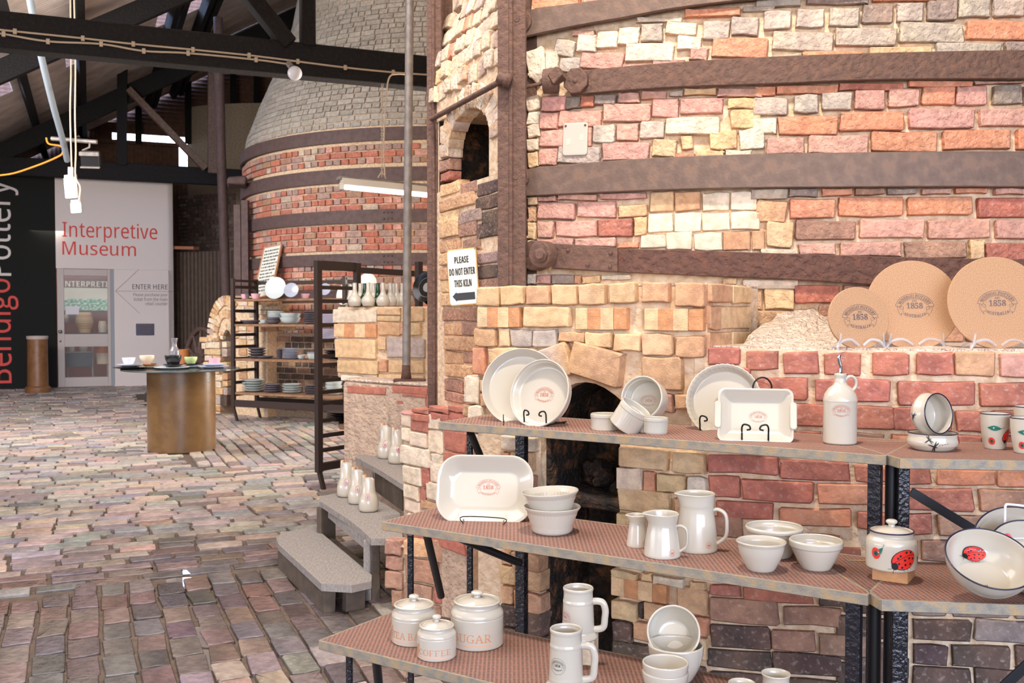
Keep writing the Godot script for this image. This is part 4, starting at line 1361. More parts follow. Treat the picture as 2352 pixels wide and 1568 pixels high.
func museum() -> void:
	var pa := 20.4
	var s := plane(B(pa, -9, 0), B(pa, 9, 0))
	var white := mat("museum_white", rgb(234, 222, 214), 0.7)
	var black := mat("museum_black", rgb(26, 27, 24), 0.95)
	var L := func(x: float, y: float, d := 0.0) -> Vector3: return on_a(x, y, pa) + s.n * d
	var htop: float = L.call(263, 411).y
	var xb: Vector3 = L.call(129, 700)
	var xr: Vector3 = L.call(399, 700)
	var d0: Vector3 = L.call(131, 700)
	var d1: Vector3 = L.call(262, 700)
	var dh: float = L.call(197, 617).y
	var xl := B(pa, -4.5, 0)
	var blk := MB.new()
	slab(blk, xl, xb, 0, htop + 0.03, 0.12)
	var wb := struct("wall_museum_dark", blk, black, "black museum panel with vertical lettering, behind the stoneware pipe")
	var wt := MB.new()
	slab(wt, xb, xr, dh, htop, 0.12)
	slab(wt, d1, xr, 0, dh, 0.12)
	var seam := MB.new()
	slab(wt, xr, xr + adir() * 3.0, 0, htop, 0.1)
	var ww := struct("wall_museum_white", wt, white, "white museum panel with red lettering and an arrow beside the door")
	var red := rgb(222, 66, 56)
	var up := func(x0: float, y0: float, x1: float, y1: float) -> Array:
		var a: Vector3 = L.call(x0, (y0 + y1) * 0.5)
		var b: Vector3 = L.call(x1, (y0 + y1) * 0.5)
		var c: Vector3 = L.call((x0 + x1) * 0.5, y0)
		var d: Vector3 = L.call((x0 + x1) * 0.5, y1)
		return [bframe((a + b) * 0.5 + s.n * 0.002), a.distance_to(b), c.y - d.y]
	for q in [["Interpretive", 143, 512, 361, 557], ["Museum", 143, 556, 312, 587]]:
		var r: Array = up.call(q[1], q[2], q[3], q[4])
		lettering(ww, "lettering", q[0], "Droid Sans", 400, red, r[0], r[1], r[2])
	var dk := rgb(60, 54, 52)
	for q in [["ENTER HERE", 304, 653, 385, 664], ["Please purchase your", 306, 673, 385, 682], ["ticket from the main", 307, 683, 385, 691], ["retail counter", 334, 693, 385, 701]]:
		var r: Array = up.call(q[1], q[2], q[3], q[4])
		lettering(ww, "lettering", q[0], "Droid Sans", 400, dk if q[0] == "ENTER HERE" else rgb(120, 108, 104), r[0], r[1], r[2])
	var ar := MB.new()
	for q in [[265, 668, 399, 669], [265, 668, 319, 618], [265, 668, 320, 719]]:
		ar.bar(L.call(q[0], q[1], 0.004), L.call(q[2], q[3], 0.004), 0.016, 0.004, Vector3.ZERO, 0.001)
	put("arrow", ar, mat("arrow_ink", dk, 0.6), ww)
	var vy := func(yb: float, yt: float, x: float) -> Array:
		var a: Vector3 = L.call(x, yb, 0.003)
		var b: Vector3 = L.call(x, yt, 0.003)
		return [a, b]
	# lettering that runs up the black panel
	var e: Array = vy.call(880, 640, 4)
	var f: Array = vy.call(633, 414, 4)
	var ht: float = mpp(e[0]) * 70
	for q in [["Bendigo", e, red], ["Pottery", f, rgb(226, 216, 210)]]:
		var a: Vector3 = q[1][0]
		var b: Vector3 = q[1][1]
		var fr0 := bframe((a + b) * 0.5)
		fr0.basis = fr0.basis * Basis(Vector3(0, 0, 1), PI / 2)
		fr0.origin.x += 0.0
		lettering(wb, "lettering", q[0], "Droid Sans", 400, q[2], fr0, a.distance_to(b), ht)
	var pl := MB.new()
	var r0: Array = up.call(312, 743, 354, 770)
	pl.box(r0[0], Vector3(r0[1], r0[2], 0.02), 0.004)
	var plq := put("wall_plaque", pl, mat("plaque_blue", rgb(40, 30, 62), 0.3))
	tag(plq, "small dark purple plaque on the white museum wall below the arrow", "plaque")
	for q in [[322, 748, 346, 751], [320, 754, 347, 756], [325, 759, 342, 761], [322, 764, 346, 766]]:
		var r: Array = up.call(q[0], q[1], q[2], q[3])
		var mb := MB.new()
		mb.box(r[0].translated_local(Vector3(0, 0, 0.009)), Vector3(r[1], r[2], 0.003), 0.001)
		put("engraved_line", mb, mat("plaque_gold", rgb(96, 66, 70), 0.5), plq)
	# door: stiles and rails round two panes
	var door := Node3D.new()
	door.name = "door_1"
	add_child(door, true)
	tag(door, "grey glazed museum entrance door with two panes and a round knob", "", "", "structure")
	var dm := mat("door_grey", rgb(196, 184, 176), 0.5)
	var fr_ := MB.new()
	var h_a: float = L.call(197, 633).y
	var h_b: float = L.call(197, 767).y
	var h_c: float = L.call(197, 796).y
	var h_d: float = L.call(197, 866).y
	var g0: Vector3 = L.call(147, 700)
	var g1: Vector3 = L.call(247, 700)
	var e1: Vector3 = L.call(254, 700)
	var bk: Vector3 = -s.n * 0.03
	slab(fr_, d0 + bk, g0 + bk, 0.02, dh, 0.05)
	slab(fr_, g1 + bk, e1 + bk, 0.02, dh, 0.05)
	for hq in [[h_a, dh - 0.005], [h_c, h_b], [0.02, h_d]]:
		slab(fr_, g0 + bk, g1 + bk, hq[0], hq[1], 0.05)
	put("door_leaf", fr_, dm, door)
	var jm := MB.new()
	slab(jm, e1 + bk, d1 + bk, 0, dh, 0.08)
	put("door_jamb", jm, mat("jamb_blue", rgb(150, 154, 160), 0.5), door)
	for hq in [[h_b, h_a], [h_d, h_c]]:
		var gm := MB.new()
		slab(gm, g0 + bk * 1.6, g1 + bk * 1.6, hq[0], hq[1], 0.006)
		put("door_pane", gm, M.glass, door)
	var kb := MB.new()
	kb.lathe(Transform3D(Basis(Vector3.RIGHT, PI / 2), Vector3.ZERO), [Vector2(0, 0), Vector2(0.035, 0), Vector2(0.035, 0.008), Vector2(0.014, 0.012), Vector2(0.014, 0.04), Vector2(0.03, 0.05), Vector2(0.034, 0.065), Vector2(0.025, 0.08), Vector2(0, 0.084)], 18)
	put("door_knob", kb, M.chrome, door, bframe(L.call(138, 761, -0.03)))
	kb = MB.new()
	kb.lathe(Transform3D(Basis(Vector3.RIGHT, PI / 2), Vector3.ZERO), [Vector2(0, 0), Vector2(0.024, 0), Vector2(0.022, 0.012), Vector2(0, 0.014)], 16)
	put("deadlock", kb, M.chrome, door, bframe(L.call(138, 783, -0.03)))
	var ntc := MB.new()
	var rn: Array = up.call(150, 703, 181, 722)
	ntc.box(rn[0].translated_local(Vector3(0, 0, -0.04)), Vector3(rn[1], rn[2], 0.002), 0.0005)
	put("paper_notice", ntc, mat("paper", rgb(226, 222, 224), 0.8), door)
	# the room behind the door
	var rm := MB.new()
	var r_in := func(x: float, y: float, d: float) -> Vector3: return on_a(x, y, pa + d)
	slab(rm, B(pa + 2.2, -3.5, 0), B(pa + 2.2, 1.45, 0), -0.02, 3.2, 0.1)
	slab(rm, B(pa + 0.2, -3.5, 0), B(pa + 2.2, -3.5, 0), -0.02, 3.2, 0.1)
	slab(rm, B(pa + 2.2, 1.4, 0), B(pa + 0.2, 1.4, 0), -0.02, 3.2, 0.1)
	rm.box(bframe(B(pa + 1.3, -1.02, 3.2)), Vector3(4.9, 0.1, 2.0), 0.01)
	rm.box(bframe(B(pa + 1.3, -1.02, -0.02)), Vector3(4.9, 0.1, 2.0), 0.01)
	struct("wall_museum_inside", rm, mat("inside_wall", rgb(150, 84, 66), 0.8), "red brown room behind the museum door")
	area("museum_room_light", B(pa + 0.9, -0.6, 3.0), B(pa + 1.1, -0.6, 0), Vector2(2.0, 1.0), Color(1, 0.96, 0.9), 2.2)
	var bn := MB.new()
	var q0: Vector3 = r_in.call(140, 648, 2.1)
	var q1: Vector3 = r_in.call(262, 648, 2.1)
	var y0: float = r_in.call(200, 660, 2.1).y
	var y1: float = r_in.call(200, 640, 2.1).y
	bn.box(bframe((q0 + q1) * 0.5 * Vector3(1, 0, 1) + Vector3(0, (y0 + y1) * 0.5, 0)), Vector3(q0.distance_to(q1), y1 - y0, 0.05), 0.004)
	var bo := put("display_banner", bn, mat("banner_brown", rgb(106, 62, 48), 0.7))
	tag(bo, "brown banner lettered INTERPRETIVE inside the museum, seen through the upper door pane", "banner")
	var i0: Vector3 = r_in.call(148, 652, 2.07)
	var i1: Vector3 = r_in.call(262, 652, 2.07)
	lettering(bo, "lettering", "INTERPRETIVE", "Droid Sans", 800, rgb(240, 228, 200), bframe((i0 + i1) * 0.5 + s.n * 0.01), i0.distance_to(i1) * 1.12, mpp(i0) * 13)
	var mu := MB.new()
	var m0: float = r_in.call(200, 713, 2.05).y
	var m1: float = r_in.call(200, 661, 2.05).y
	mu.box(bframe((q0 + q1) * 0.5 * Vector3(1, 0, 1) + Vector3(0, (m0 + m1) * 0.5, 0) + s.n * 0.04), Vector3(q0.distance_to(q1), m1 - m0, 0.04), 0.003)
	var gtex := ntex(noise(83, 0.02, 5), [[0.0, rgb(40, 150, 112)], [0.5, rgb(112, 196, 160)], [0.62, rgb(226, 232, 214)], [1.0, rgb(232, 232, 214)]], 256)
	var muo := put("picture_panel", mu, mat("mural_pale", rgb(226, 226, 208), 0.6))
	tag(muo, "pale picture panel with green printed crowd under the museum banner", "picture panel")
	var gm2 := MB.new()
	var gy: float = r_in.call(200, 686, 2.05).y
	gm2.box(bframe((q0 + q1) * 0.5 * Vector3(1, 0, 1) + Vector3(0, (m0 + gy) * 0.5, 0) + s.n * 0.065), Vector3(q0.distance_to(q1) * 0.98, gy - m0, 0.01), 0.002)
	put("green_print", gm2, worn(mat("mural_green", Color.WHITE, 0.6), gtex, 3.0), muo)
	# display stand and jars
	var st := thing("display_stand", "low grey metal display stand inside the museum door", "stand", Transform3D())
	var hs: float = r_in.call(200, 766, 1.2).y
	var hs2: float = r_in.call(170, 808, 1.0).y
	var sm := MB.new()
	sm.box(bframe(r_in.call(205, 766, 1.3)), Vector3(1.4, 0.04, 0.5), 0.006)
	put("shelf", sm, M.black_iron, st)
	sm = MB.new()
	sm.box(bframe(r_in.call(181, 808, 1.2)), Vector3(0.52, 0.03, 0.4), 0.004)
	put("shelf", sm, M.galvanised, st)
	sm = MB.new()
	sm.box(bframe(r_in.call(181, 826, 1.0)), Vector3(0.48, 0.28, 0.03), 0.004)
	put("front_panel", sm, M.black_iron, st)
	for x in [155, 212, 246]:
		sm = MB.new()
		var tp: Vector3 = r_in.call(x, 768, 1.1)
		sm.bar(tp, tp * Vector3(1, 0, 1) + Vector3(0, 0.05, 0), 0.03, 0.03, bdir())
		put("leg", sm, M.galvanised, st)
	var jars := [["tall_jar", 194, 763, 46, 38, 29, "large banded cream stoneware jar inside the museum door", rgb(226, 196, 146), 1.2], ["stone_jar", 236, 763, 26, 20, 21, "pale small pot right of the banded jar in the museum", rgb(202, 192, 172), 1.2], ["stone_jar", 152, 739, 17, 10, 8, "tiny cream bottle at the left edge of the upper door pane", rgb(216, 202, 168), 1.3], ["stone_jar", 165, 807, 14, 12, 12, "left of two little cream pots on the low museum shelf", rgb(216, 206, 186), 1.15], ["stone_jar", 192, 807, 14, 18, 17, "right of two little cream pots on the low museum shelf", rgb(216, 206, 186), 1.15]]
	for j in jars:
		var b: Vector3 = r_in.call(j[1], j[2], j[8])
		var m := mpp(b)
		var hh: float = j[3] * m
		var rr: float = j[4] * m * 0.5
		var rb: float = j[5] * m * 0.5
		var mb := MB.new()
		mb.lathe(Transform3D(), curve([Vector2(0, 0), Vector2(rb * 0.8, 0), Vector2(rb * 0.85, 0.01), Vector2(rr, hh * 0.45), Vector2(rr * 0.97, hh * 0.7), Vector2(rr * 0.78, hh * 0.96), Vector2(rr * 0.78, hh), Vector2(rr * 0.66, hh), Vector2(0, hh * 0.9)], 4), 28)
		var jo := put(j[0], mb, worn(mat("jar_%d" % j[1], j[7], 0.3), null, 1.0), self, Transform3D(Basis(), b))
		tag(jo, j[6], "jar")
		if j[0] == "tall_jar":
			for bq in [0.2, 0.28, 0.36, 0.44, 0.56, 0.78, 0.86]:
				var bm := MB.new()
				var r1: float = rr * (0.8 + 0.22 * sin(PI * clampf(bq, 0, 1)))
				bm.lathe(Transform3D(), [Vector2(r1 * 0.97, hh * bq - 0.006), Vector2(r1 + 0.003, hh * bq), Vector2(r1 * 0.97, hh * bq + 0.006)], 28)
				put("glaze_band", bm, M.get("band_tan", mat("band_tan", rgb(188, 128, 70), 0.4)), jo)
	var bj: Vector3 = r_in.call(237, 836, 1.1)
	var mm := mpp(bj)
	var two := thing("stoneware_jar", "tan shouldered cream stoneware jar low in the right of the lower door pane", "jar", Transform3D(Basis(), bj))
	var mb1 := MB.new()
	mb1.lathe(Transform3D(), [Vector2(0, 0), Vector2(13 * mm, 0), Vector2(14 * mm, 2 * mm), Vector2(15 * mm, 26 * mm)], 26)
	put("jar_body", mb1, mat("jar_cream", rgb(222, 204, 170), 0.3), two)
	mb1 = MB.new()
	mb1.lathe(Transform3D(), [Vector2(15 * mm, 26 * mm), Vector2(14 * mm, 33 * mm), Vector2(9 * mm, 37 * mm), Vector2(9 * mm, 42 * mm), Vector2(6 * mm, 42 * mm)], 26)
	put("jar_shoulder", mb1, mat("jar_tan", rgb(190, 112, 54), 0.3), two)
	# stoneware pipe standing before the black panel
	var bp := at_z(87, 890, 17.5) * Vector3(1, 0, 1)
	mm = mpp(bp)
	var pipe := thing("stoneware_pipe", "upright brown salt glazed stoneware drain pipe before the black panel", "drain pipe", Transform3D(Basis(), bp))
	mb1 = MB.new()
	var ht2: float = (888 - 757) * mm
	mb1.lathe(Transform3D(), soft([Vector2(0, 0), Vector2(27 * mm, 0), Vector2(27.5 * mm, 13 * mm), Vector2(22.5 * mm, 17 * mm), Vector2(21.5 * mm, ht2 - 8 * mm), Vector2(19 * mm, ht2 - 8 * mm), Vector2(19 * mm, 0.1), Vector2(0, 0.1)], 0.012), 36)
	put("pipe_barrel", mb1, worn(mat("salt_glaze", rgb(138, 96, 62), 0.35), M.mottle, 1.2, M.grain, 0.05), pipe)
	mb1 = MB.new()
	mb1.lathe(Transform3D(), soft([Vector2(19.2 * mm, ht2 - 8 * mm), Vector2(22.5 * mm, ht2 - 8 * mm), Vector2(23.5 * mm, ht2 - 2 * mm), Vector2(23 * mm, ht2), Vector2(19.5 * mm, ht2), Vector2(19.2 * mm, ht2 - 7 * mm)], 0.008), 36)
	put("pale_rim", mb1, mat("pale_rim", rgb(196, 180, 168), 0.6), pipe)
	# brown fence of upright ribs, ledge and the dark brick behind it
	var fc := MB.new()
	var fz := plane(on_a(396, 700, 21.0), on_a(552, 700, 19.6))
	corrugated(fc, fz.p * Vector3(1, 0, 1), (fz.p + fz.t * fz.len) * Vector3(1, 0, 1), 0, at_plane(470, 577, fz.p, fz.n).y, true, 0.1, 0.02)
	tag(put("ribbed_fence", fc, worn(mat("fence_brown", rgb(88, 70, 56), 0.6), M.mottle, 1.0)), "brown ribbed metal fence between museum panel and far kiln", "fence")
	var lg := MB.new()
	lg.bar(on_a(401, 569, 20.6), on_a(451, 570, 20.3), 0.06, 0.2, Vector3.UP)
	tag(put("timber_rail", lg, mat("rail_tan", rgb(176, 116, 82), 0.7)), "short tan timber rail lying on top of the ribbed fence", "rail")
	var dkb := thing("far_brickwork", "shadowy grey brick kiln wall behind the ribbed fence", "brickwork")
	var cw := cyl(Vector3(B(26.5, 5.0, 0).x, 0, B(26.5, 5.0, 0).z), 3.6)
	var cm := MB.new()
	var arc := []
	for i in 61:
		var p := fr(cw, lerpf(-4.4, 3.0, i / 60.0), 0, -0.03).origin
		if ab(p).x < WB - 0.2:
			arc.append([p.x, -p.z])
	plan_prism(cm, arc, 0, 6.2)
	put("mortar_core", cm, M.grey_mortar, dkb)
	var us := hit(cw, 400, 500).x
	var ue := hit(cw, 540, 500).x
	courses(cw, dkb, us, ue, 2.3, 4.2, "gmdmm", M.painted_brick, 0.015, 0.225, 0.075, 0.014)

# ---------------------------------------------------------------- printed marks: flat shapes laid on a surface
# a mark is a list of [triangles (Vector2), colour]; the surface is given by a function of the mark's x, y in metres
func glyphs(words: String, font_name: String, weight: int, step := 3.0) -> PackedVector2Array:
	var f := SystemFont.new()
	f.font_names = PackedStringArray([font_name])
	f.font_weight = weight
	var t := TextMesh.new()
	t.font = f
	t.font_size = 32
	t.pixel_size = 0.01
	t.curve_step = step
	t.depth = 0.0
	t.text = words
	var bx := t.get_aabb()
	var out := PackedVector2Array()
	for s in t.get_surface_count():
		var a := t.surface_get_arrays(s)
		var v: PackedVector3Array = a[Mesh.ARRAY_VERTEX]
		var ix: PackedInt32Array = a[Mesh.ARRAY_INDEX]
		for i in ix:
			out.append(Vector2((v[i].x - bx.get_center().x) / bx.size.x, (v[i].y - bx.get_center().y) / bx.size.y))
	return out

func stroke(pts: Array, w: float) -> PackedVector2Array:
	var out := PackedVector2Array()
	var n := pts.size()
	for i in n - 1:
		var a: Vector2 = pts[i]
		var b: Vector2 = pts[i + 1]
		var e := (b - a).normalized().orthogonal() * w * 0.5
		out.append_array([a + e, b + e, b - e, a + e, b - e, a - e])
	return out

func blob(pts: PackedVector2Array) -> PackedVector2Array:
	var out := PackedVector2Array()
	for i in Geometry2D.triangulate_polygon(pts):
		out.append(pts[i])
	return out

func oval(c: Vector2, rx: float, ry: float, turn := 0.0, n := 22, a0 := 0.0, a1 := TAU) -> PackedVector2Array:
	var out := PackedVector2Array()
	for i in n:
		var an := a0 + (a1 - a0) * i / (n if a1 - a0 > 6.28 else n - 1)
		out.append(c + Vector2(cos(an) * rx, sin(an) * ry).rotated(turn))
	return out

var emblem_shape := PackedVector2Array()

func emblem() -> PackedVector2Array:
	# pottery mark, one unit wide: arched ribbon with the name, year in the middle, country below
	if emblem_shape.size():
		return emblem_shape
	var o := PackedVector2Array()
	var el := func(an: float, r: float) -> Vector2: return Vector2(sin(an) * r, cos(an) * r * 0.80 - 0.06)
	for p in glyphs("BENDIGO POTTERY", "Droid Serif", 700):
		o.append(el.call(p.x * 2.45, 0.425 + p.y * 0.075))
	for r in [0.5, 0.365]:
		var pts := []
		for i in 33:
			pts.append(el.call(lerpf(-1.42, 1.42, i / 32.0), r))
		o.append_array(stroke(pts, 0.009))
	for r in [0.335]:
		var pts := []
		for i in 21:
			pts.append(el.call(lerpf(-1.15, 1.15, i / 20.0), r))
		o.append_array(stroke(pts, 0.007))
	for sx in [-1.0, 1.0]:
		var P := func(x: float, y: float) -> Vector2: return Vector2(x * sx, y)
		o.append_array(stroke([el.call(1.42 * sx, 0.5), el.call(1.42 * sx, 0.365)], 0.009))
		o.append_array(stroke([P.call(0.36, 0.0), P.call(0.29, -0.03), P.call(0.3, -0.1), P.call(0.4, -0.05), P.call(0.37, 0.0)], 0.008))
		o.append_array(stroke([P.call(0.44, 0.0), P.call(0.45, -0.08), P.call(0.41, -0.18), P.call(0.35, -0.26), P.call(0.35, -0.19), P.call(0.27, -0.21), P.call(0.31, -0.12)], 0.008))
	for p in glyphs("EST", "Droid Serif", 700):
		o.append(Vector2(p.x * 0.115, 0.145 + p.y * 0.05))
	for p in glyphs("1858", "Droid Serif", 800):
		o.append(Vector2(p.x * 0.42, 0.015 + p.y * 0.155))
	for p in glyphs("AUSTRALIA", "Droid Serif", 700):
		var an := p.x * 1.15
		o.append(Vector2(sin(an) * 0.5, -0.265 + 0.5 * (1.0 - cos(an)) * 0.8 + p.y * 0.08))
	emblem_shape = o
	return o

func lay_print(parent: Node, called: String, shapes: Array, surf, label := "") -> MeshInstance3D:
	# shapes: [[triangles, colour, lift]]
	var mb := MB.new()
	for s in shapes:
		mb.col = lin(s[1])
		var tr: PackedVector2Array = split(s[0], 0.007)
		var lift: float = s[2] if s.size() > 2 else 0.0
		for i in range(0, tr.size() - 2, 3):
			var k := []
			for j in 3:
				var r: Array = surf.call(tr[i + j])
				k.append(mb.vert(r[0] + r[1] * (0.0006 + lift), r[1]))
			mb.tri_i(k[0], k[1], k[2])
	var o := put(called, mb, M.print, parent)
	if label:
		o.set_meta("label", label)
	return o

func scaled(tr: PackedVector2Array, k: float, off := Vector2.ZERO, turn := 0.0) -> PackedVector2Array:
	var out := PackedVector2Array()
	for p in tr:
		out.append((p * k).rotated(turn) + off)
	return out

func flat_surf(xf: Transform3D) -> Variant:
	return func(p: Vector2) -> Array: return [xf * Vector3(p.x, p.y, 0), xf.basis.z.normalized()]

# side of a turned pot standing on its base: angle a0 faces +z when 0; radius looked up in its outer profile
func side_surf(outer: Array, a0: float, h0: float) -> Variant:
	return func(p: Vector2) -> Array:
		var h := h0 + p.y
		var r := 0.0
		var slope := 0.0
		for i in outer.size() - 1:
			if h >= outer[i].y and h <= outer[i + 1].y:
				var t: float = (h - outer[i].y) / maxf(outer[i + 1].y - outer[i].y, 1e-6)
				r = lerpf(outer[i].x, outer[i + 1].x, t)
				slope = (outer[i + 1].x - outer[i].x) / maxf(outer[i + 1].y - outer[i].y, 1e-6)
		if r == 0.0:
			r = outer[-1].x if h > outer[-1].y else outer[0].x
		var rr: float = maxf(r, 0.01)
		var an: float = a0 + p.x / rr
		var n := Vector3(sin(an), -slope, cos(an)).normalized()
		return [Vector3(sin(an) * r, h, cos(an) * r), n]

# inside of an open bowl (axis y, looking in): r, angle measured from the axis
func bowl_surf(inner: Array, c: Vector2, turn := 0.0) -> Variant:
	# inner: profile of the inside from the centre outward
	return func(p: Vector2) -> Array:
		var q := c + p.rotated(turn)
		var d := q.length()
		var h := 0.0
		var slope := 0.0
		for i in inner.size() - 1:
			if d >= inner[i].x and d <= inner[i + 1].x + 1e-6:
				var t: float = (d - inner[i].x) / maxf(inner[i + 1].x - inner[i].x, 1e-6)
				h = lerpf(inner[i].y, inner[i + 1].y, t)
				slope = (inner[i + 1].y - inner[i].y) / maxf(inner[i + 1].x - inner[i].x, 1e-6)
		var e := q.normalized() if d > 1e-5 else Vector2.ZERO
		var n := Vector3(-e.x * slope, 1, -e.y * slope).normalized()
		return [Vector3(q.x, h, q.y), n]

func split(tr: PackedVector2Array, most: float) -> PackedVector2Array:
	# cut triangles until no side is longer than most, so that prints follow curved ware
	var todo := tr
	var out := PackedVector2Array()
	for pass_ in 6:
		var next := PackedVector2Array()
		for i in range(0, todo.size() - 2, 3):
			var a := todo[i]
			var b := todo[i + 1]
			var c := todo[i + 2]
			var ab_ := a.distance_to(b)
			var bc := b.distance_to(c)
			var ca := c.distance_to(a)
			var m := maxf(ab_, maxf(bc, ca))
			if m <= most or pass_ == 5:
				out.append_array([a, b, c])
			elif m == ab_:
				var p := (a + b) * 0.5
				next.append_array([a, p, c, p, b, c])
			elif m == bc:
				var p := (b + c) * 0.5
				next.append_array([a, b, p, a, p, c])
			else:
				var p := (c + a) * 0.5
				next.append_array([a, b, p, p, b, c])
		todo = next
	return out

const INK_BROWN := Color(0.72, 0.50, 0.42)
const INK_RED := Color(0.74, 0.42, 0.32)

func ladybird(k: float, off: Vector2, turn: float, flip := 1.0) -> Array:
	var T := func(tr: PackedVector2Array) -> PackedVector2Array:
		var out := PackedVector2Array()
		for p in tr:
			out.append(Vector2(p.x * flip, p.y).rotated(turn) * k + off)
		return out
	var red := rgb(222, 52, 40)
	var blk := rgb(26, 22, 22)
	var s := []
	s.append([T.call(blob(oval(Vector2(0, 0), 0.53, 0.40))), blk, 0.0])
	s.append([T.call(blob(oval(Vector2(0.015, 0), 0.5, 0.375))), red, 0.0002])
	s.append([T.call(blob(oval(Vector2(-0.43, -0.13), 0.13, 0.15))), blk, 0.0004])
	s.append([T.call(stroke([Vector2(-0.38, 0.02), Vector2(-0.05, 0.1), Vector2(0.25, 0.12), Vector2(0.5, 0.04)], 0.02)), blk, 0.0004])
	for q in [[-0.25, -0.08], [-0.1, 0.2], [-0.02, -0.2], [0.02, -0.02], [0.17, 0.26], [0.2, -0.24], [0.22, 0.0], [0.36, 0.2], [0.38, -0.08], [-0.22, 0.14], [-0.18, -0.26]]:
		s.append([T.call(blob(oval(Vector2(q[0], q[1]), 0.045, 0.045, 0.0, 10))), blk, 0.0005])
	for q in [[[-0.52, -0.18], [-0.62, -0.2], [-0.72, -0.17]], [[-0.5, -0.24], [-0.56, -0.34], [-0.55, -0.42]], [[0.0, -0.39], [0.03, -0.45]], [[0.14, -0.38], [0.18, -0.45]], [[-0.15, -0.36], [-0.14, -0.44]]]:
		var pts := []
		for e in q:
			pts.append(Vector2(e[0], e[1]))
		s.append([T.call(stroke(pts, 0.018)), blk, 0.0001])
	return s

func dragonfly(k: float, off: Vector2, turn: float) -> Array:
	var blk := rgb(36, 40, 44)
	var T := func(tr: PackedVector2Array) -> PackedVector2Array: return scaled(tr, k, off, turn)
	var s := [[T.call(blob(oval(Vector2.ZERO, 0.35, 0.05))), blk]]
	for q in [[0.1, 0.75], [0.3, 0.6], [0.1, -0.75], [0.3, -0.6]]:
		s.append([T.call(blob(oval(Vector2(0.05 + q[0] * 0.5, 0.17 * signf(q[1])), 0.24, 0.04, q[1] * 2.0))), blk])
	return s

func leaf(k: float, off: Vector2, turn: float) -> Array:
	var g := rgb(42, 116, 98)
	var blk := rgb(30, 36, 34)
	var T := func(tr: PackedVector2Array) -> PackedVector2Array: return scaled(tr, k, off, turn)
	var pts := PackedVector2Array()
	for i in 21:
		var t := i / 20.0
		pts.append(Vector2(t - 0.5, 0.2 * sin(PI * t)))
	for i in range(1, 20):
		var t := 1.0 - i / 20.0
		pts.append(Vector2(t - 0.5, -0.2 * sin(PI * t)))
	return [[T.call(blob(pts)), g], [T.call(stroke([Vector2(-0.5, 0), Vector2(0.5, 0), Vector2(0.75, 0.12)], 0.025)), blk, 0.0003], [T.call(blob(oval(Vector2(-0.05, 0.02), 0.05, 0.05, 0, 10))), rgb(220, 226, 220), 0.0003]]

func poppy(k: float, off: Vector2) -> Array:
	return [[scaled(blob(oval(Vector2.ZERO, 0.42, 0.5, 0.2)), k, off), rgb(216, 58, 44)], [scaled(blob(oval(Vector2.ZERO, 0.2, 0.24)), k, off), rgb(44, 92, 88), 0.0003], [scaled(blob(oval(Vector2.ZERO, 0.09, 0.09)), k, off), rgb(30, 40, 40), 0.0005]]

# ---------------------------------------------------------------- the display shelves
const HT := 1.024
const HM := 0.742
const HB := 0.46
var SA := Vector3(0.836, 0, 0.548)      # along the near-left unit, to the right
var SN := Vector3(-0.548, 0, 0.836)     # its outward face

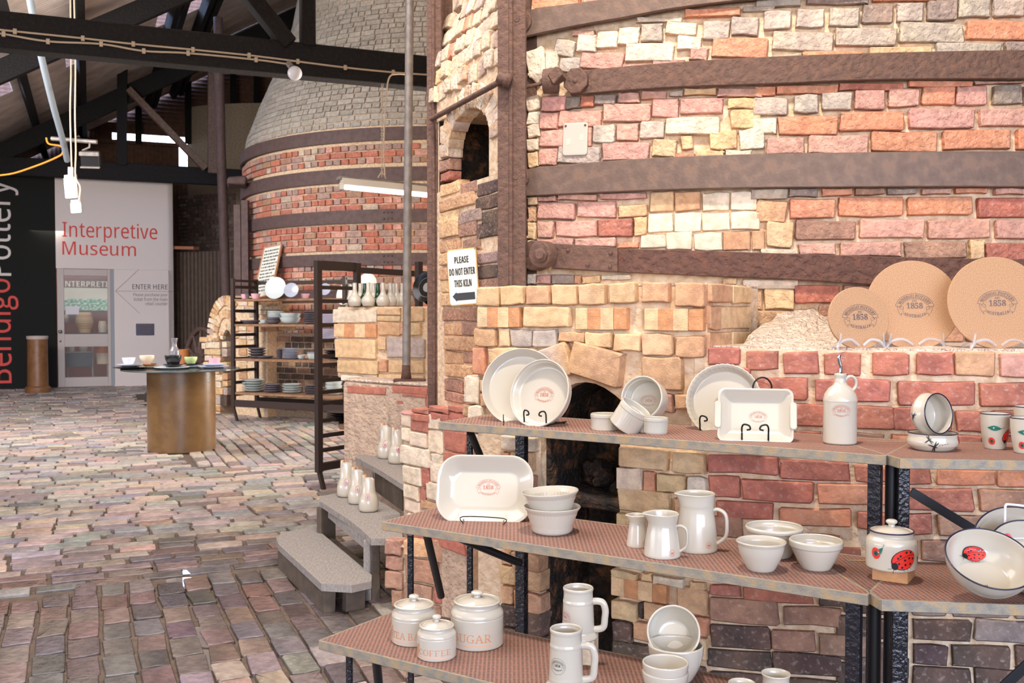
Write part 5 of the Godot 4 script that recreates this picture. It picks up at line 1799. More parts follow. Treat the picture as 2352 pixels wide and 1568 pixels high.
func shelf_unit() -> void:
	var gridtex := Image.create(64, 64, false, Image.FORMAT_RGB8)
	gridtex.fill(rgb(146, 116, 104))
	for i in 64:
		for j in 64:
			var hx := (i % 16) - 8
			var hy := (j % 16) - 8
			if hx * hx + hy * hy < 26:
				gridtex.set_pixel(i, j, rgb(88, 66, 58))
	var gt := ImageTexture.create_from_image(gridtex)
	var pm := mat("perforated", Color(1, 1, 1), 0.7, 0.1)
	pm.albedo_texture = gt
	pm.uv1_triplanar = true
	pm.uv1_scale = Vector3.ONE * 22.0
	var stain := ntex(noise(97, 0.012, 4), [[0.0, Color(1, 1, 1, 0.0)], [0.5, Color(0.8, 0.5, 0.35, 0.0)], [0.75, rgba(176, 96, 56, 0.55)], [1.0, rgba(190, 110, 62, 0.7)]], 256)
	pm.detail_enabled = true
	pm.detail_albedo = stain
	pm.detail_uv_layer = BaseMaterial3D.DETAIL_UV_1
	M.perforated = pm
	var unit := thing("display_shelves", "three tiered rusty perforated steel display stand, the left of two, stepping down from the kiln", "shelf unit")
	var lefts := [at_h(1008, 969, HT), at_h(877.6, 1198, HM), at_h(733, 1470, HB)]
	var dep := [0.36, 0.37, 0.37]
	for i in 3:
		var p: Vector3 = lefts[i]
		shelf_board(unit, p, SA, SN, 1.49, dep[i])
	# legs and struts of the left unit
	var t: Vector3 = lefts[0]
	var m: Vector3 = lefts[1]
	var b: Vector3 = lefts[2]
	var legs := []
	var dn := Vector3(0, -0.03, 0)
	legs.append([t + SA * 0.06 - SN * 0.10 + dn, 0.022])
	legs.append([t + SA * 0.13 - SN * 0.33 + dn, 0.04])
	legs.append([m + SA * 0.05 - SN * 0.08 + dn, 0.02])
	legs.append([b + SA * 0.07 - SN * 0.05 + dn, 0.02])
	legs.append([t + SA * 1.45 - SN * 0.05 + dn, 0.034])
	legs.append([m + SA * 1.45 - SN * 0.03 + dn, 0.034])
	for l in legs:
		var mb := MB.new()
		mb.bar(l[0], l[0] * Vector3(1, 0, 1), l[1], 0.012 if l[1] < 0.03 else 0.03, SA, 0.002)
		put("leg", mb, M.black_paint, unit)
	var rows := [[t + SA * 0.12 - SN * 0.02 + dn, t + SA * 0.02 - SN * 0.34 + Vector3(0, -0.32, 0)], [m + SA * 0.13 - SN * 0.06 + dn, m + SA * 0.02 - SN * 0.28 + Vector3(0, -0.3, 0)], [m + SA * 0.17 - SN * 0.1 + dn, m + SA * 0.31 - SN * 0.33 + Vector3(0, -0.16, 0)], [b + SA * 0.19 - SN * 0.03 + dn, b + SA * 0.10 - SN * 0.16 + Vector3(0, -0.28, 0)]]
	for r in rows:
		var mb := MB.new()
		mb.tube([r[0], r[1]], 0.013, 10)
		put("strut", mb, M.black_iron, unit)
	for q in [[t, 1.485], [m, 1.485]]:
		var mb := MB.new()
		var p: Vector3 = q[0] + SA * q[1] - SN * 0.08 + dn
		mb.tube([p, p * Vector3(1, 0, 1)], 0.016, 12)
		put("tube_leg", mb, M.black_iron, unit)
	# the right-hand unit turns away along the plinth
	var un2 := thing("display_shelves", "tiered rusty perforated steel display stand at the right edge, holding the ladybird painted ware", "shelf unit")
	var d2 := Vector3(cos(deg_to_rad(7.0)), 0, sin(deg_to_rad(7.0)))
	var n2 := d2.cross(Vector3.UP)
	n2 = n2 if n2.z > 0 else -n2
	var r0 := at_h(2066, 1053, HT)
	var r1 := at_h(2023.5, 1377, HM)
	shelf_board(un2, r0, d2, n2, 1.2, 0.36, 0.17)
	shelf_board(un2, r1, d2, n2, 1.2, 0.37, 0.17)
	for q in [[r0 + d2 * 0.035 - n2 * 0.1, 0.03], [r1 + d2 * 0.05 - n2 * 0.05, 0.03]]:
		var mb := MB.new()
		mb.bar(q[0] + dn, q[0] * Vector3(1, 0, 1), q[1], 0.03, d2, 0.003)
		put("leg", mb, M.black_paint, un2)
	var mb2 := MB.new()
	mb2.bar(at_plane(2092, 1128, r0 - n2 * 0.22, n2), at_plane(2300, 1255, r0 - n2 * 0.22, n2), 0.006, 0.026, Vector3.ZERO, 0.001)
	put("flat_brace", mb2, M.black_iron, un2)
	mb2 = MB.new()
	mb2.bar(at_plane(2280, 1600, r1 - n2 * 0.3, n2), at_plane(2420, 1470, r1 - n2 * 0.3, n2), 0.006, 0.026, Vector3.ZERO, 0.001)
	put("flat_brace", mb2, M.black_iron, un2)

func rgba(r: float, g: float, b: float, a: float) -> Color:
	return Color(r / 255.0, g / 255.0, b / 255.0, a)

func shelf_board(unit: Node, p: Vector3, al: Vector3, nn: Vector3, ln: float, dep: float, mitre := 0.0) -> void:
	# p: front left corner of the top face
	var xf := Transform3D(Basis(al, Vector3.UP, nn), p)
	var mb := MB.new()
	var poly := PackedVector2Array([Vector2(0.003, 0.004), Vector2(ln - 0.003, 0.004), Vector2(ln - 0.003, dep), Vector2(0.003 - mitre * 0.5, dep)])
	mb.prism(xf * Transform3D(Basis(Vector3(1, 0, 0), Vector3(0, 0, -1), Vector3(0, 1, 0)), Vector3.ZERO), poly, 0.006)
	var o := put("shelf_top", mb, M.perforated, unit)
	mb = MB.new()
	mb.box(xf * Transform3D(Basis(), Vector3(ln * 0.5, -0.0125, 0.0)), Vector3(ln, 0.027, 0.008), 0.002)
	mb.box(xf * Transform3D(Basis(), Vector3(ln * 0.5, -0.0125, -dep)), Vector3(ln, 0.027, 0.008), 0.002)
	mb.box(xf * Transform3D(Basis(), Vector3(ln - 0.004, -0.0125, -dep * 0.5)), Vector3(0.008, 0.027, dep), 0.002)
	var a := xf * Vector3(0.002, -0.0125, 0)
	var b := xf * Vector3(0.002 - mitre * 0.5, -0.0125, -dep)
	mb.bar(a, b, 0.008, 0.027, nn.cross(Vector3.UP), 0.002)
	put("edge_frame", mb, M.edge_steel, o)

# open vessel from an outer profile (base centre upward) and a wall thickness
func vessel(outer: Array, wall := 0.004, floor_h := 0.006, lip := 0.5) -> Array:
	var out := [Vector2(0, 0)]
	out.append_array(outer)
	var top: Vector2 = outer[-1]
	out.append(top + Vector2(-wall * 0.5, wall * lip))
	for i in range(outer.size() - 1, 0, -1):
		var p: Vector2 = outer[i]
		if p.y > floor_h and p.x - wall > 0.004:
			out.append(Vector2(p.x - wall, p.y))
	var last: Vector2 = out[-1]
	out.append(Vector2(maxf(last.x - 0.008, 0.001), floor_h))
	out.append(Vector2(0, floor_h))
	return out

func turned(p: Vector3, face: Vector3, roll := 0.0) -> Transform3D:
	# frame whose y axis is the direction an open dish faces
	var y := face.normalized()
	var x := Vector3.UP.cross(y).normalized() if absf(y.y) < 0.999 else Vector3.RIGHT
	return Transform3D(Basis(x, y, x.cross(y)) * Basis(Vector3.UP, roll), p)

func facing(yaw: float, tilt: float) -> Vector3:
	# yaw in degrees to the right of the camera, tilt back in degrees
	return Vector3(sin(deg_to_rad(yaw)) * cos(deg_to_rad(tilt)), sin(deg_to_rad(tilt)), cos(deg_to_rad(yaw)) * cos(deg_to_rad(tilt)))

func face_frame(xf: Transform3D, h: float) -> Transform3D:
	# frame on a dish's inside floor: x right, y up the face, z out
	return xf * Transform3D(Basis(Vector3(1, 0, 0), Vector3(0, 0, -1), Vector3(0, 1, 0)), Vector3(0, h, 0))

func wire_part(parent: Node, called: String, pts: Array, rad := 0.003, n := 5, m: Material = null) -> void:
	var mb := MB.new()
	mb.tube(curve(pts, n), rad, 7)
	put(called, mb, m if m else M.wire, parent)

func emblem_on(parent: Node, surf, width: float, c: Color, off := Vector2.ZERO, turn := 0.0) -> void:
	lay_print(parent, "printed_emblem", [[scaled(emblem(), width, off, turn), c]], surf)

func disc_stand(called: String, label: String, xf: Transform3D, rad: float, hook := 0.03) -> void:
	# two curled hooks at the front and two feet running back under a leaning dish
	var st := thing(called, label, "plate stand")
	var y := xf.basis.y
	var fwd := Vector3(y.x, 0, y.z).normalized()
	var side := Vector3.UP.cross(fwd).normalized()
	var low := xf.origin - xf.basis.z * 0.0
	low = low + Vector3(0, -rad, 0)
	for sx in [-1.0, 1.0]:
		var b: Vector3 = low + side * hook * 0.9 * sx
		var pts := [b - fwd * 0.09 + Vector3(0, 0.002, 0), b + Vector3(0, 0.002, 0), b + fwd * 0.028 + Vector3(0, 0.003, 0), b + fwd * 0.032 + Vector3(0, 0.02, 0), b + fwd * 0.034 + Vector3(0, 0.038, 0), b + fwd * 0.036 + side * sx * -0.006 + Vector3(0, 0.047, 0), b + fwd * 0.038 + side * sx * -0.02 + Vector3(0, 0.044, 0), b + fwd * 0.039 + side * sx * -0.024 + Vector3(0, 0.034, 0), b + fwd * 0.038 + side * sx * -0.014 + Vector3(0, 0.031, 0)]
		wire_part(st, "wire_hook", pts, 0.0027, 5)
	wire_part(st, "cross_wire", [low - fwd * 0.07 - side * hook, low - fwd * 0.075 + side * hook], 0.0027, 2)

func display_ware() -> void:
	top_shelf()
	middle_shelf()
	bottom_shelf()

func top_shelf() -> void:
	var g: Material = M.glaze
	# large shallow dish leaning at the left
	var foot := at_h(1196, 968, HT)
	var c := at_z(1197, 888, -foot.z + 0.03)
	var m := mpp(c)
	var R := 92.0 * m
	var xf := turned(c, facing(-8, 17))
	var prof := soft(vessel([Vector2(R * 0.80, 0), Vector2(R * 0.88, 0.006), Vector2(R * 0.96, 0.03), Vector2(R * 0.99, 0.038), Vector2(R, 0.042)], 0.005, 0.006), 0.004)
	var d := thing("flan_dish", "largest round cream dish leaning at the left end of the top shelf", "dish", xf.translated_local(Vector3(0, -0.04, 0)))
	var mb := MB.new()
	mb.lathe(Transform3D(), prof, 64)
	put("dish", mb, g, d)
	emblem_on(d, flat_surf(Transform3D(Basis(Vector3(1, 0, 0), Vector3(0, 0, -1), Vector3(0, 1, 0)), Vector3(0, 0.0062, 0))), 46 * m, INK_BROWN)
	var st := thing("plate_stand", "thin black wire prong holding the largest round dish", "plate stand")
	wire_part(st, "wire_prong", [at_h(1156, 975, HT + 0.002), at_h(1156, 972, HT + 0.003) + Vector3(0, 0.004, 0), at_h(1156, 972, HT) + Vector3(0, 0.03, 0)], 0.0018, 3)
	wire_part(st, "base_wire", [at_h(1156, 974, HT + 0.002), at_h(1170, 950, HT + 0.002), at_h(1230, 958, HT + 0.002)], 0.0018, 3)
	# ribbed dish before it, turned to the left
	foot = at_h(1240, 976, HT)
	c = at_z(1245, 905, -foot.z + 0.02)
	m = mpp(c)
	R = 80.0 * m
	xf = turned(c, facing(-36, 17))
	var rib := func(an: float, y: float, r: float) -> float: return r * (1.0 + 0.012 * sin(an * 60.0)) if y > 0.008 and y < 0.03 and r > R * 0.86 else r
	d = thing("ribbed_dish", "smaller cream dish with ribbed sides leaning before the largest dish", "dish", xf.translated_local(Vector3(0, -0.02, 0)))
	mb = MB.new()
	mb.lathe(Transform3D(), soft(vessel([Vector2(R * 0.66, 0), Vector2(R * 0.9, 0.0), Vector2(R * 0.905, 0.009), Vector2(R * 0.95, 0.028), Vector2(R * 0.96, 0.031), Vector2(R, 0.033), Vector2(R, 0.04)], 0.005, 0.006), 0.003), 120, rib)
	put("dish", mb, g, d)
	emblem_on(d, flat_surf(Transform3D(Basis(Vector3(1, 0, 0), Vector3(0, 0, -1), Vector3(0, 1, 0)), Vector3(0, 0.0062, 0))), 46 * m / 0.83, INK_RED)
	disc_stand("plate_stand", "black wire easel with curled hooks under the smaller ribbed dish", Transform3D(xf.basis, Vector3(c.x, c.y, c.z) + xf.basis.y * 0.01), c.y - HT, 0.05)
	# ramekins
	var ram := func(px: float, py: float, wpx: float, hpx: float, label: String, face: Vector3, lift := 0.0) -> Node3D:
		var b := at_h(px, py, HT + lift)
		var mm := mpp(b)
		var r: float = wpx * mm * 0.5
		var h: float = hpx * mm
		var o := thing("ramekin", label, "ramekin", turned(b, face), "ribbed cream ramekins on the top shelf")
		var ribr := func(an: float, y: float, rr: float) -> float: return rr * (1.0 + 0.02 * sin(an * 36.0)) if y > h * 0.12 and y < h * 0.78 and rr > r * 0.9 else rr
		var k := MB.new()
		k.lathe(Transform3D(), soft(vessel([Vector2(r * 0.93, 0), Vector2(r * 0.95, h * 0.05), Vector2(r * 0.96, h * 0.78), Vector2(r, h * 0.8), Vector2(r, h)], r * 0.09, h * 0.1), 0.0025), 108, ribr)
		put("bowl", k, M.glaze, o)
		return o
	ram.call(1389, 986, 66, 36, "ramekin standing left of the tipped ramekin on the top shelf", Vector3.UP)
	ram.call(1507, 995, 55, 33, "lower ramekin of the stack of two on the top shelf", Vector3.UP)
	ram.call(1506, 993, 56, 34, "upper ramekin of the stack of two on the top shelf", Vector3.UP, 0.042)
	ram.call(1487, 992, 42, 24, "small ramekin half hidden behind the stacked pair", Vector3.UP)
	var tr: Node3D = ram.call(1422, 990, 76, 56, "tipped ramekin leaning with its mouth up and to the right", Vector3(0.42, 0.8, 0.25))
	tr.position += Vector3(0.0, 0.006, 0)
	var tb := at_h(1440, 992, HT)
	tr.transform = turned(tb + Vector3(-0.012, 0.016, 0.0), Vector3(0.50, 0.80, 0.22))
	emblem_on(tr, flat_surf(Transform3D(Basis(Vector3(0, 0, 1), Vector3(1, 0, 0), Vector3(0, 1, 0)), Vector3(0, 0.0088, 0))), 0.04, INK_RED)
	foot = at_h(1478, 988, HT)
	c = at_z(1478, 915, -foot.z - 0.01)
	m = mpp(c)
	R = 51 * m
	xf = turned(c, facing(-30, 14))
	d = thing("souffle_dish", "large ribbed cream souffle dish on its side behind the ramekins", "dish", xf.translated_local(Vector3(0, -0.05, 0)))
	var ribs := func(an: float, y: float, r: float) -> float: return r * (1.0 + 0.014 * sin(an * 48.0)) if y > 0.008 and y < 0.05 and r > R * 0.9 else r
	mb = MB.new()
	mb.lathe(Transform3D(), soft(vessel([Vector2(R * 0.92, 0), Vector2(R * 0.94, 0.006), Vector2(R * 0.95, 0.052), Vector2(R, 0.054), Vector2(R, 0.068)], 0.006, 0.006), 0.003), 120, ribs)
	put("dish", mb, g, d)
	emblem_on(d, flat_surf(Transform3D(Basis(Vector3(1, 0, 0), Vector3(0, 0, -1), Vector3(0, 1, 0)), Vector3(0, 0.0062, 0))), 42 * m, INK_BROWN)
	# fluted flan dish behind the oblong dish
	foot = at_h(1660, 990, HT)
	c = at_z(1662, 920, -foot.z + 0.03)
	m = mpp(c)
	R = 86 * m
	xf = turned(c, facing(-20, 15))
	d = thing("flan_dish", "round cream dish with a fluted wavy wall, leaning behind the oblong dish", "dish", xf.translated_local(Vector3(0, -0.03, 0)))
	var flute := func(an: float, y: float, r: float) -> float: return r * (1.0 + 0.016 * absf(sin(an * 22.0))) if y > 0.01 and r > R * 0.8 else r
	mb = MB.new()
	mb.lathe(Transform3D(), soft(vessel([Vector2(R * 0.86, 0), Vector2(R * 0.9, 0.005), Vector2(R * 0.955, 0.026), Vector2(R * 0.965, 0.032), Vector2(R, 0.035)], 0.007, 0.006), 0.004), 176, flute)
	put("dish", mb, g, d)
	emblem_on(d, flat_surf(Transform3D(Basis(Vector3(1, 0, 0), Vector3(0, 0, -1), Vector3(0, 1, 0)), Vector3(0, 0.0062, 0))), 46 * m, INK_RED)
	disc_stand("plate_stand", "black wire easel with a curled hook under the fluted flan dish", Transform3D(xf.basis, c + xf.basis.y * 0.006 - Vector3(0.02, 0, 0)), c.y - HT, 0.055)
	# oblong dish with lugs
	foot = at_h(1730, 1012, HT)
	c = at_z(1735, 955, -foot.z + 0.02)
	m = mpp(c)
	xf = turned(c, facing(-14, 18))
	d = thing("oblong_dish", "oblong cream baking dish with side lugs standing up on a looped wire easel", "dish", xf.translated_local(Vector3(0, -0.02, 0)))
	mb = MB.new()
	mb.tray(Transform3D(), soft(vessel_tray(84 * m, 63 * m, 0.03, 0.035), 0.004), 85 * m, 64 * m, 0.022)
	put("dish", mb, g, d)
	for sx in [-1.0, 1.0]:
		mb = MB.new()
		mb.tray(Transform3D(Basis(), Vector3(sx * 84 * m, 0.026, 0)), soft([Vector2(0.02, 0), Vector2(0.002, 0), Vector2(0, 0.004), Vector2(0.002, 0.009), Vector2(0.02, 0.009)], 0.002), 0.011, 0.042, 0.01)
		put("lug_handle", mb, g, d)
	emblem_on(d, flat_surf(Transform3D(Basis(Vector3(1, 0, 0), Vector3(0, 0, -1), Vector3(0, 1, 0)), Vector3(0.008, 0.0065, 0))), 42 * m, INK_BROWN)
	disc_stand("plate_stand", "black wire easel with a tall loop behind the oblong dish", Transform3D(xf.basis, c + xf.basis.y * 0.012), c.y - HT, 0.042)
	var loop := thing("easel_loop", "black wire loop rising above the top edge of the oblong dish", "plate stand")
	var lp := []
	for i in 13:
		var an := PI * i / 12.0
		lp.append(at_z(1751, 890, -c.z + 0.075) + Vector3(cos(an) * 22 * m, sin(an) * 24 * m, 0))
	lp.push_front(lp[0] + Vector3(0, -0.06, -0.005))
	lp.append(lp[-1] + Vector3(0, -0.06, -0.005))
	wire_part(loop, "wire_loop", lp, 0.0027, 2)
	# oil bottle with metal pourer
	var b := at_h(1929, 1018, HT)
	m = mpp(b)
	var r := 37.5 * m
	var outer := [Vector2(r * 0.94, 0), Vector2(r, 0.006), Vector2(r, 96 * m), Vector2(r * 1.015, 98 * m), Vector2(r * 1.015, 101 * m), Vector2(r * 0.99, 104 * m), Vector2(r * 0.93, 114 * m), Vector2(r * 0.7, 127 * m), Vector2(r * 0.42, 135 * m), Vector2(r * 0.34, 142 * m), Vector2(r * 0.33, 152 * m), Vector2(r * 0.36, 156 * m), Vector2(r * 0.36, 160 * m)]
	d = thing("oil_bottle", "cream ear handled oil bottle with a chrome pourer on the top shelf", "bottle", Transform3D(Basis(), b))
	mb = MB.new()
	mb.lathe(Transform3D(), vessel(outer, 0.004, 0.02), 48)
	put("bottle_body", mb, g, d)
	mb = MB.new()
	var hp := []
	for i in 13:
		var an := deg_to_rad(200 - 290.0 * i / 12.0)
		hp.append(Vector3(r * 0.62 + cos(an) * r * 0.36, 138 * m + sin(an) * r * 0.44, 0))
	mb.tube(hp, 0.0048, 10)
	put("ear_handle", mb, g, d)
	mb = MB.new()
	mb.lathe(Transform3D(Basis(), Vector3(0, 158 * m, 0)), [Vector2(0, 0), Vector2(0.013, 0), Vector2(0.013, 0.004), Vector2(0.008, 0.008), Vector2(0, 0.008)], 20)
	mb.tube(curve([Vector3(0, 160 * m, 0), Vector3(0.001, 175 * m, 0), Vector3(-0.003, 186 * m, 0), Vector3(-0.005, 197 * m, 0), Vector3(-0.004, 203 * m, 0)], 4), 0.0052, 12)
	mb.tube([Vector3(-0.004, 200 * m, 0), Vector3(0.009, 197 * m, 0)], 0.002, 8)
	put("pourer", mb, M.chrome, d)
	emblem_on(d, side_surf(outer, deg_to_rad(-14), 78 * m), 43 * m, INK_RED)
	# ladybird bowls, one set in the other
	b = at_h(2142, 1032, HT)
	m = mpp(b)
	r = 55 * m
	outer = [Vector2(r * 0.72, 0), Vector2(r * 0.82, 0.004), Vector2(r * 1.0, 13 * m), Vector2(r * 1.02, 21 * m), Vector2(r * 0.97, 31 * m), Vector2(r * 0.98, 38 * m)]
	var lb := ladybug_bowl("cream pasta bowl painted with dragonflies, lowest of the ladybird pair on the top shelf", outer, Transform3D(Basis(), b), r * 0.98, 38 * m)
	var prints := dragonfly(26 * m, Vector2(-16 * m, 6 * m), 0.6) + dragonfly(32 * m, Vector2(-6 * m, -6 * m), -0.3)
	for i in 4:
		prints.append([scaled(stroke([Vector2(6 + i * 6, -5 + i * 1.5), Vector2(10 + i * 6, -4 + i * 1.5)], 1.0), m), rgb(40, 40, 44)])
	lay_print(lb, "painted_insects", prints, side_surf(outer, deg_to_rad(-16), 20 * m))
	lay_print(lb, "painted_flower", poppy(22 * m, Vector2.ZERO), side_surf(outer, deg_to_rad(62), 26 * m))
	c = at_z(2150, 950, -b.z + 0.005)
	xf = turned(c, facing(28, 8))
	var o2 := [Vector2(r * 0.62, 0), Vector2(r * 0.72, 0.004), Vector2(r * 0.9, 0.022), Vector2(r * 0.9, 0.03), Vector2(r * 0.84, 0.044), Vector2(r * 0.86, 0.058)]
	lb = ladybug_bowl("cream bowl with a red ladybird inside, tipped on its side in the lower bowl", o2, xf.translated_local(Vector3(0, -0.05, 0)), r * 0.86, 0.058)
	lay_print(lb, "painted_ladybird", ladybird(42 * m, Vector2.ZERO, 1.2), bowl_surf([Vector2(0, 0.0065), Vector2(r * 0.66, 0.0065), Vector2(r * 0.86, 0.024)], Vector2(-20 * m, 2 * m)))
	lay_print(lb, "painted_insects", dragonfly(26 * m, Vector2(0, 0), 0.8), side_surf(o2, deg_to_rad(-90), 0.02))
	# tumblers
	var ti := 0
	for q in [[2285, 1030, "ladybird painted tumbler with a green leaf, left of the tumblers on the top shelf"], [2354, 1040, "ladybird painted tumbler cut by the right picture edge"], [2362, 1014, "ladybird painted tumbler at the back, peeping over the edge tumbler"]]:
		b = at_h(q[0], q[1], HT)
		m = mpp(b)
		r = 32 * m
		outer = [Vector2(r * 0.66, 0), Vector2(r * 0.72, 0.004), Vector2(r * 0.88, 30 * m), Vector2(r * 0.97, 56 * m), Vector2(r, 80 * m)]
		d = thing("tumbler", q[2], "tumbler", Transform3D(Basis(), b), "ladybird painted tumblers")
		mb = MB.new()
		mb.lathe(Transform3D(), soft(vessel(outer, 0.004, 0.006), 0.002), 40)
		put("cup", mb, g, d)
		mb = MB.new()
		mb.tube(circle_pts(r - 0.001, 80 * m + 0.001, 40), 0.0016, 6, 1.0, false)
		put("dark_rim", mb, M.get("rim_ink") if M.has("rim_ink") else mat("rim_ink", rgb(34, 32, 52), 0.25), d)
		lay_print(d, "painted_leaf", leaf(30 * m, Vector2.ZERO, -0.06), side_surf(outer, deg_to_rad(-28), 50 * m))
		lay_print(d, "painted_flower", poppy(17 * m, Vector2.ZERO), side_surf(outer, deg_to_rad(-40), 20 * m))
		lay_print(d, "painted_ladybird", ladybird(30 * m, Vector2.ZERO, 0.95), side_surf(outer, deg_to_rad(34), 32 * m))
		ti += 1

func circle_pts(r: float, y: float, n: int) -> Array:
	var out := []
	for i in n + 1:
		out.append(Vector3(cos(TAU * i / n) * r, y, sin(TAU * i / n) * r))
	return out

func ladybug_bowl(label: String, outer: Array, xf: Transform3D, rim: float, h: float) -> Node3D:
	var d := thing("painted_bowl", label, "bowl", xf)
	var mb := MB.new()
	mb.lathe(Transform3D(), soft(vessel(outer, 0.0045, 0.006), 0.003), 56)
	put("bowl", mb, M.glaze, d)
	mb = MB.new()
	mb.tube(circle_pts(rim - 0.0015, h + 0.001, 56), 0.002, 6, 1.0, false)
	if not M.has("rim_ink"):
		mat("rim_ink", rgb(34, 32, 52), 0.25)
	put("dark_rim", mb, M.rim_ink, d)
	return d

func vessel_tray(a: float, b: float, h: float, slope: float) -> Array:
	# inset and height for a tray from the centre of its base out, up, and back down inside
	var s := 0.026
	return [Vector2(s + 0.02, 0), Vector2(s + 0.004, 0), Vector2(s, 0.003), Vector2(0.007, h - 0.006), Vector2(0.0, h - 0.003), Vector2(0.001, h), Vector2(0.006, h), Vector2(0.010, h - 0.004), Vector2(s + 0.004, 0.011), Vector2(s + 0.016, 0.006), Vector2(s + 0.024, 0.006)]

func rim_print(c: Color) -> Color:
	return c

func jug(px: float, py: float, w_base: float, w_waist: float, w_rim: float, hpx: float, label: String, handle: bool) -> void:
	var b := at_h(px, py, HM)
	var m := mpp(b)
	var h := hpx * m
	var rb := w_base * m * 0.5
	var rw := w_waist * m * 0.5
	var rr := w_rim * m * 0.5
	var d := thing("milk_jug", label, "jug", Transform3D(Basis(), b), "cream jugs on the middle shelf")
	var outer := curve([Vector2(rb * 0.94, 0), Vector2(rb, h * 0.03), Vector2(rb * 0.99, h * 0.12), Vector2(lerpf(rb, rw, 0.55), h * 0.45), Vector2(rw, h * 0.72), Vector2(rw * 1.02, h * 0.82), Vector2(rr * 0.97, h * 0.96), Vector2(rr, h)], 4)
	var spout := func(an: float, y: float, r: float) -> float:
		var k := clampf((y / h - 0.78) / 0.22, 0.0, 1.0)
		var a := wrapf(an - PI, -PI, PI)
		return r * (1.0 + 0.26 * k * k * exp(-a * a * 7.0))
	var mb := MB.new()
	mb.lathe(Transform3D(), vessel(outer, 0.0035, 0.006), 48, spout)
	put("jug_body", mb, M.glaze, d)
	if handle:
		mb = MB.new()
		var pts := curve([Vector3(rw * 0.9, h * 0.72, 0), Vector3(rw + 0.012, h * 0.735, 0), Vector3(rr + h * 0.17, h * 0.66, 0), Vector3(rr + h * 0.2, h * 0.48, 0), Vector3(rb + h * 0.13, h * 0.26, 0), Vector3(rb * 0.9, h * 0.12, 0)], 6)
		mb.tube(pts, h * 0.035, 10, 1.6)
		put("handle", mb, M.glaze, d, Transform3D(basis_y(-18), Vector3.ZERO))
	lay_print(d, "printed_seal", [[scaled(stroke(Array(oval(Vector2.ZERO, 0.5, 0.5, 0, 20)) + [Vector2(0.5, 0)], 0.06), 14 * m), INK_RED], [scaled(blob(oval(Vector2(0, 0.02), 0.3, 0.12)), 14 * m), INK_RED], [scaled(stroke([Vector2(-0.3, -0.18), Vector2(0, -0.26), Vector2(0.3, -0.18)], 0.07), 14 * m), INK_RED]], side_surf(outer, deg_to_rad(24 if handle else 40), h * 0.15))

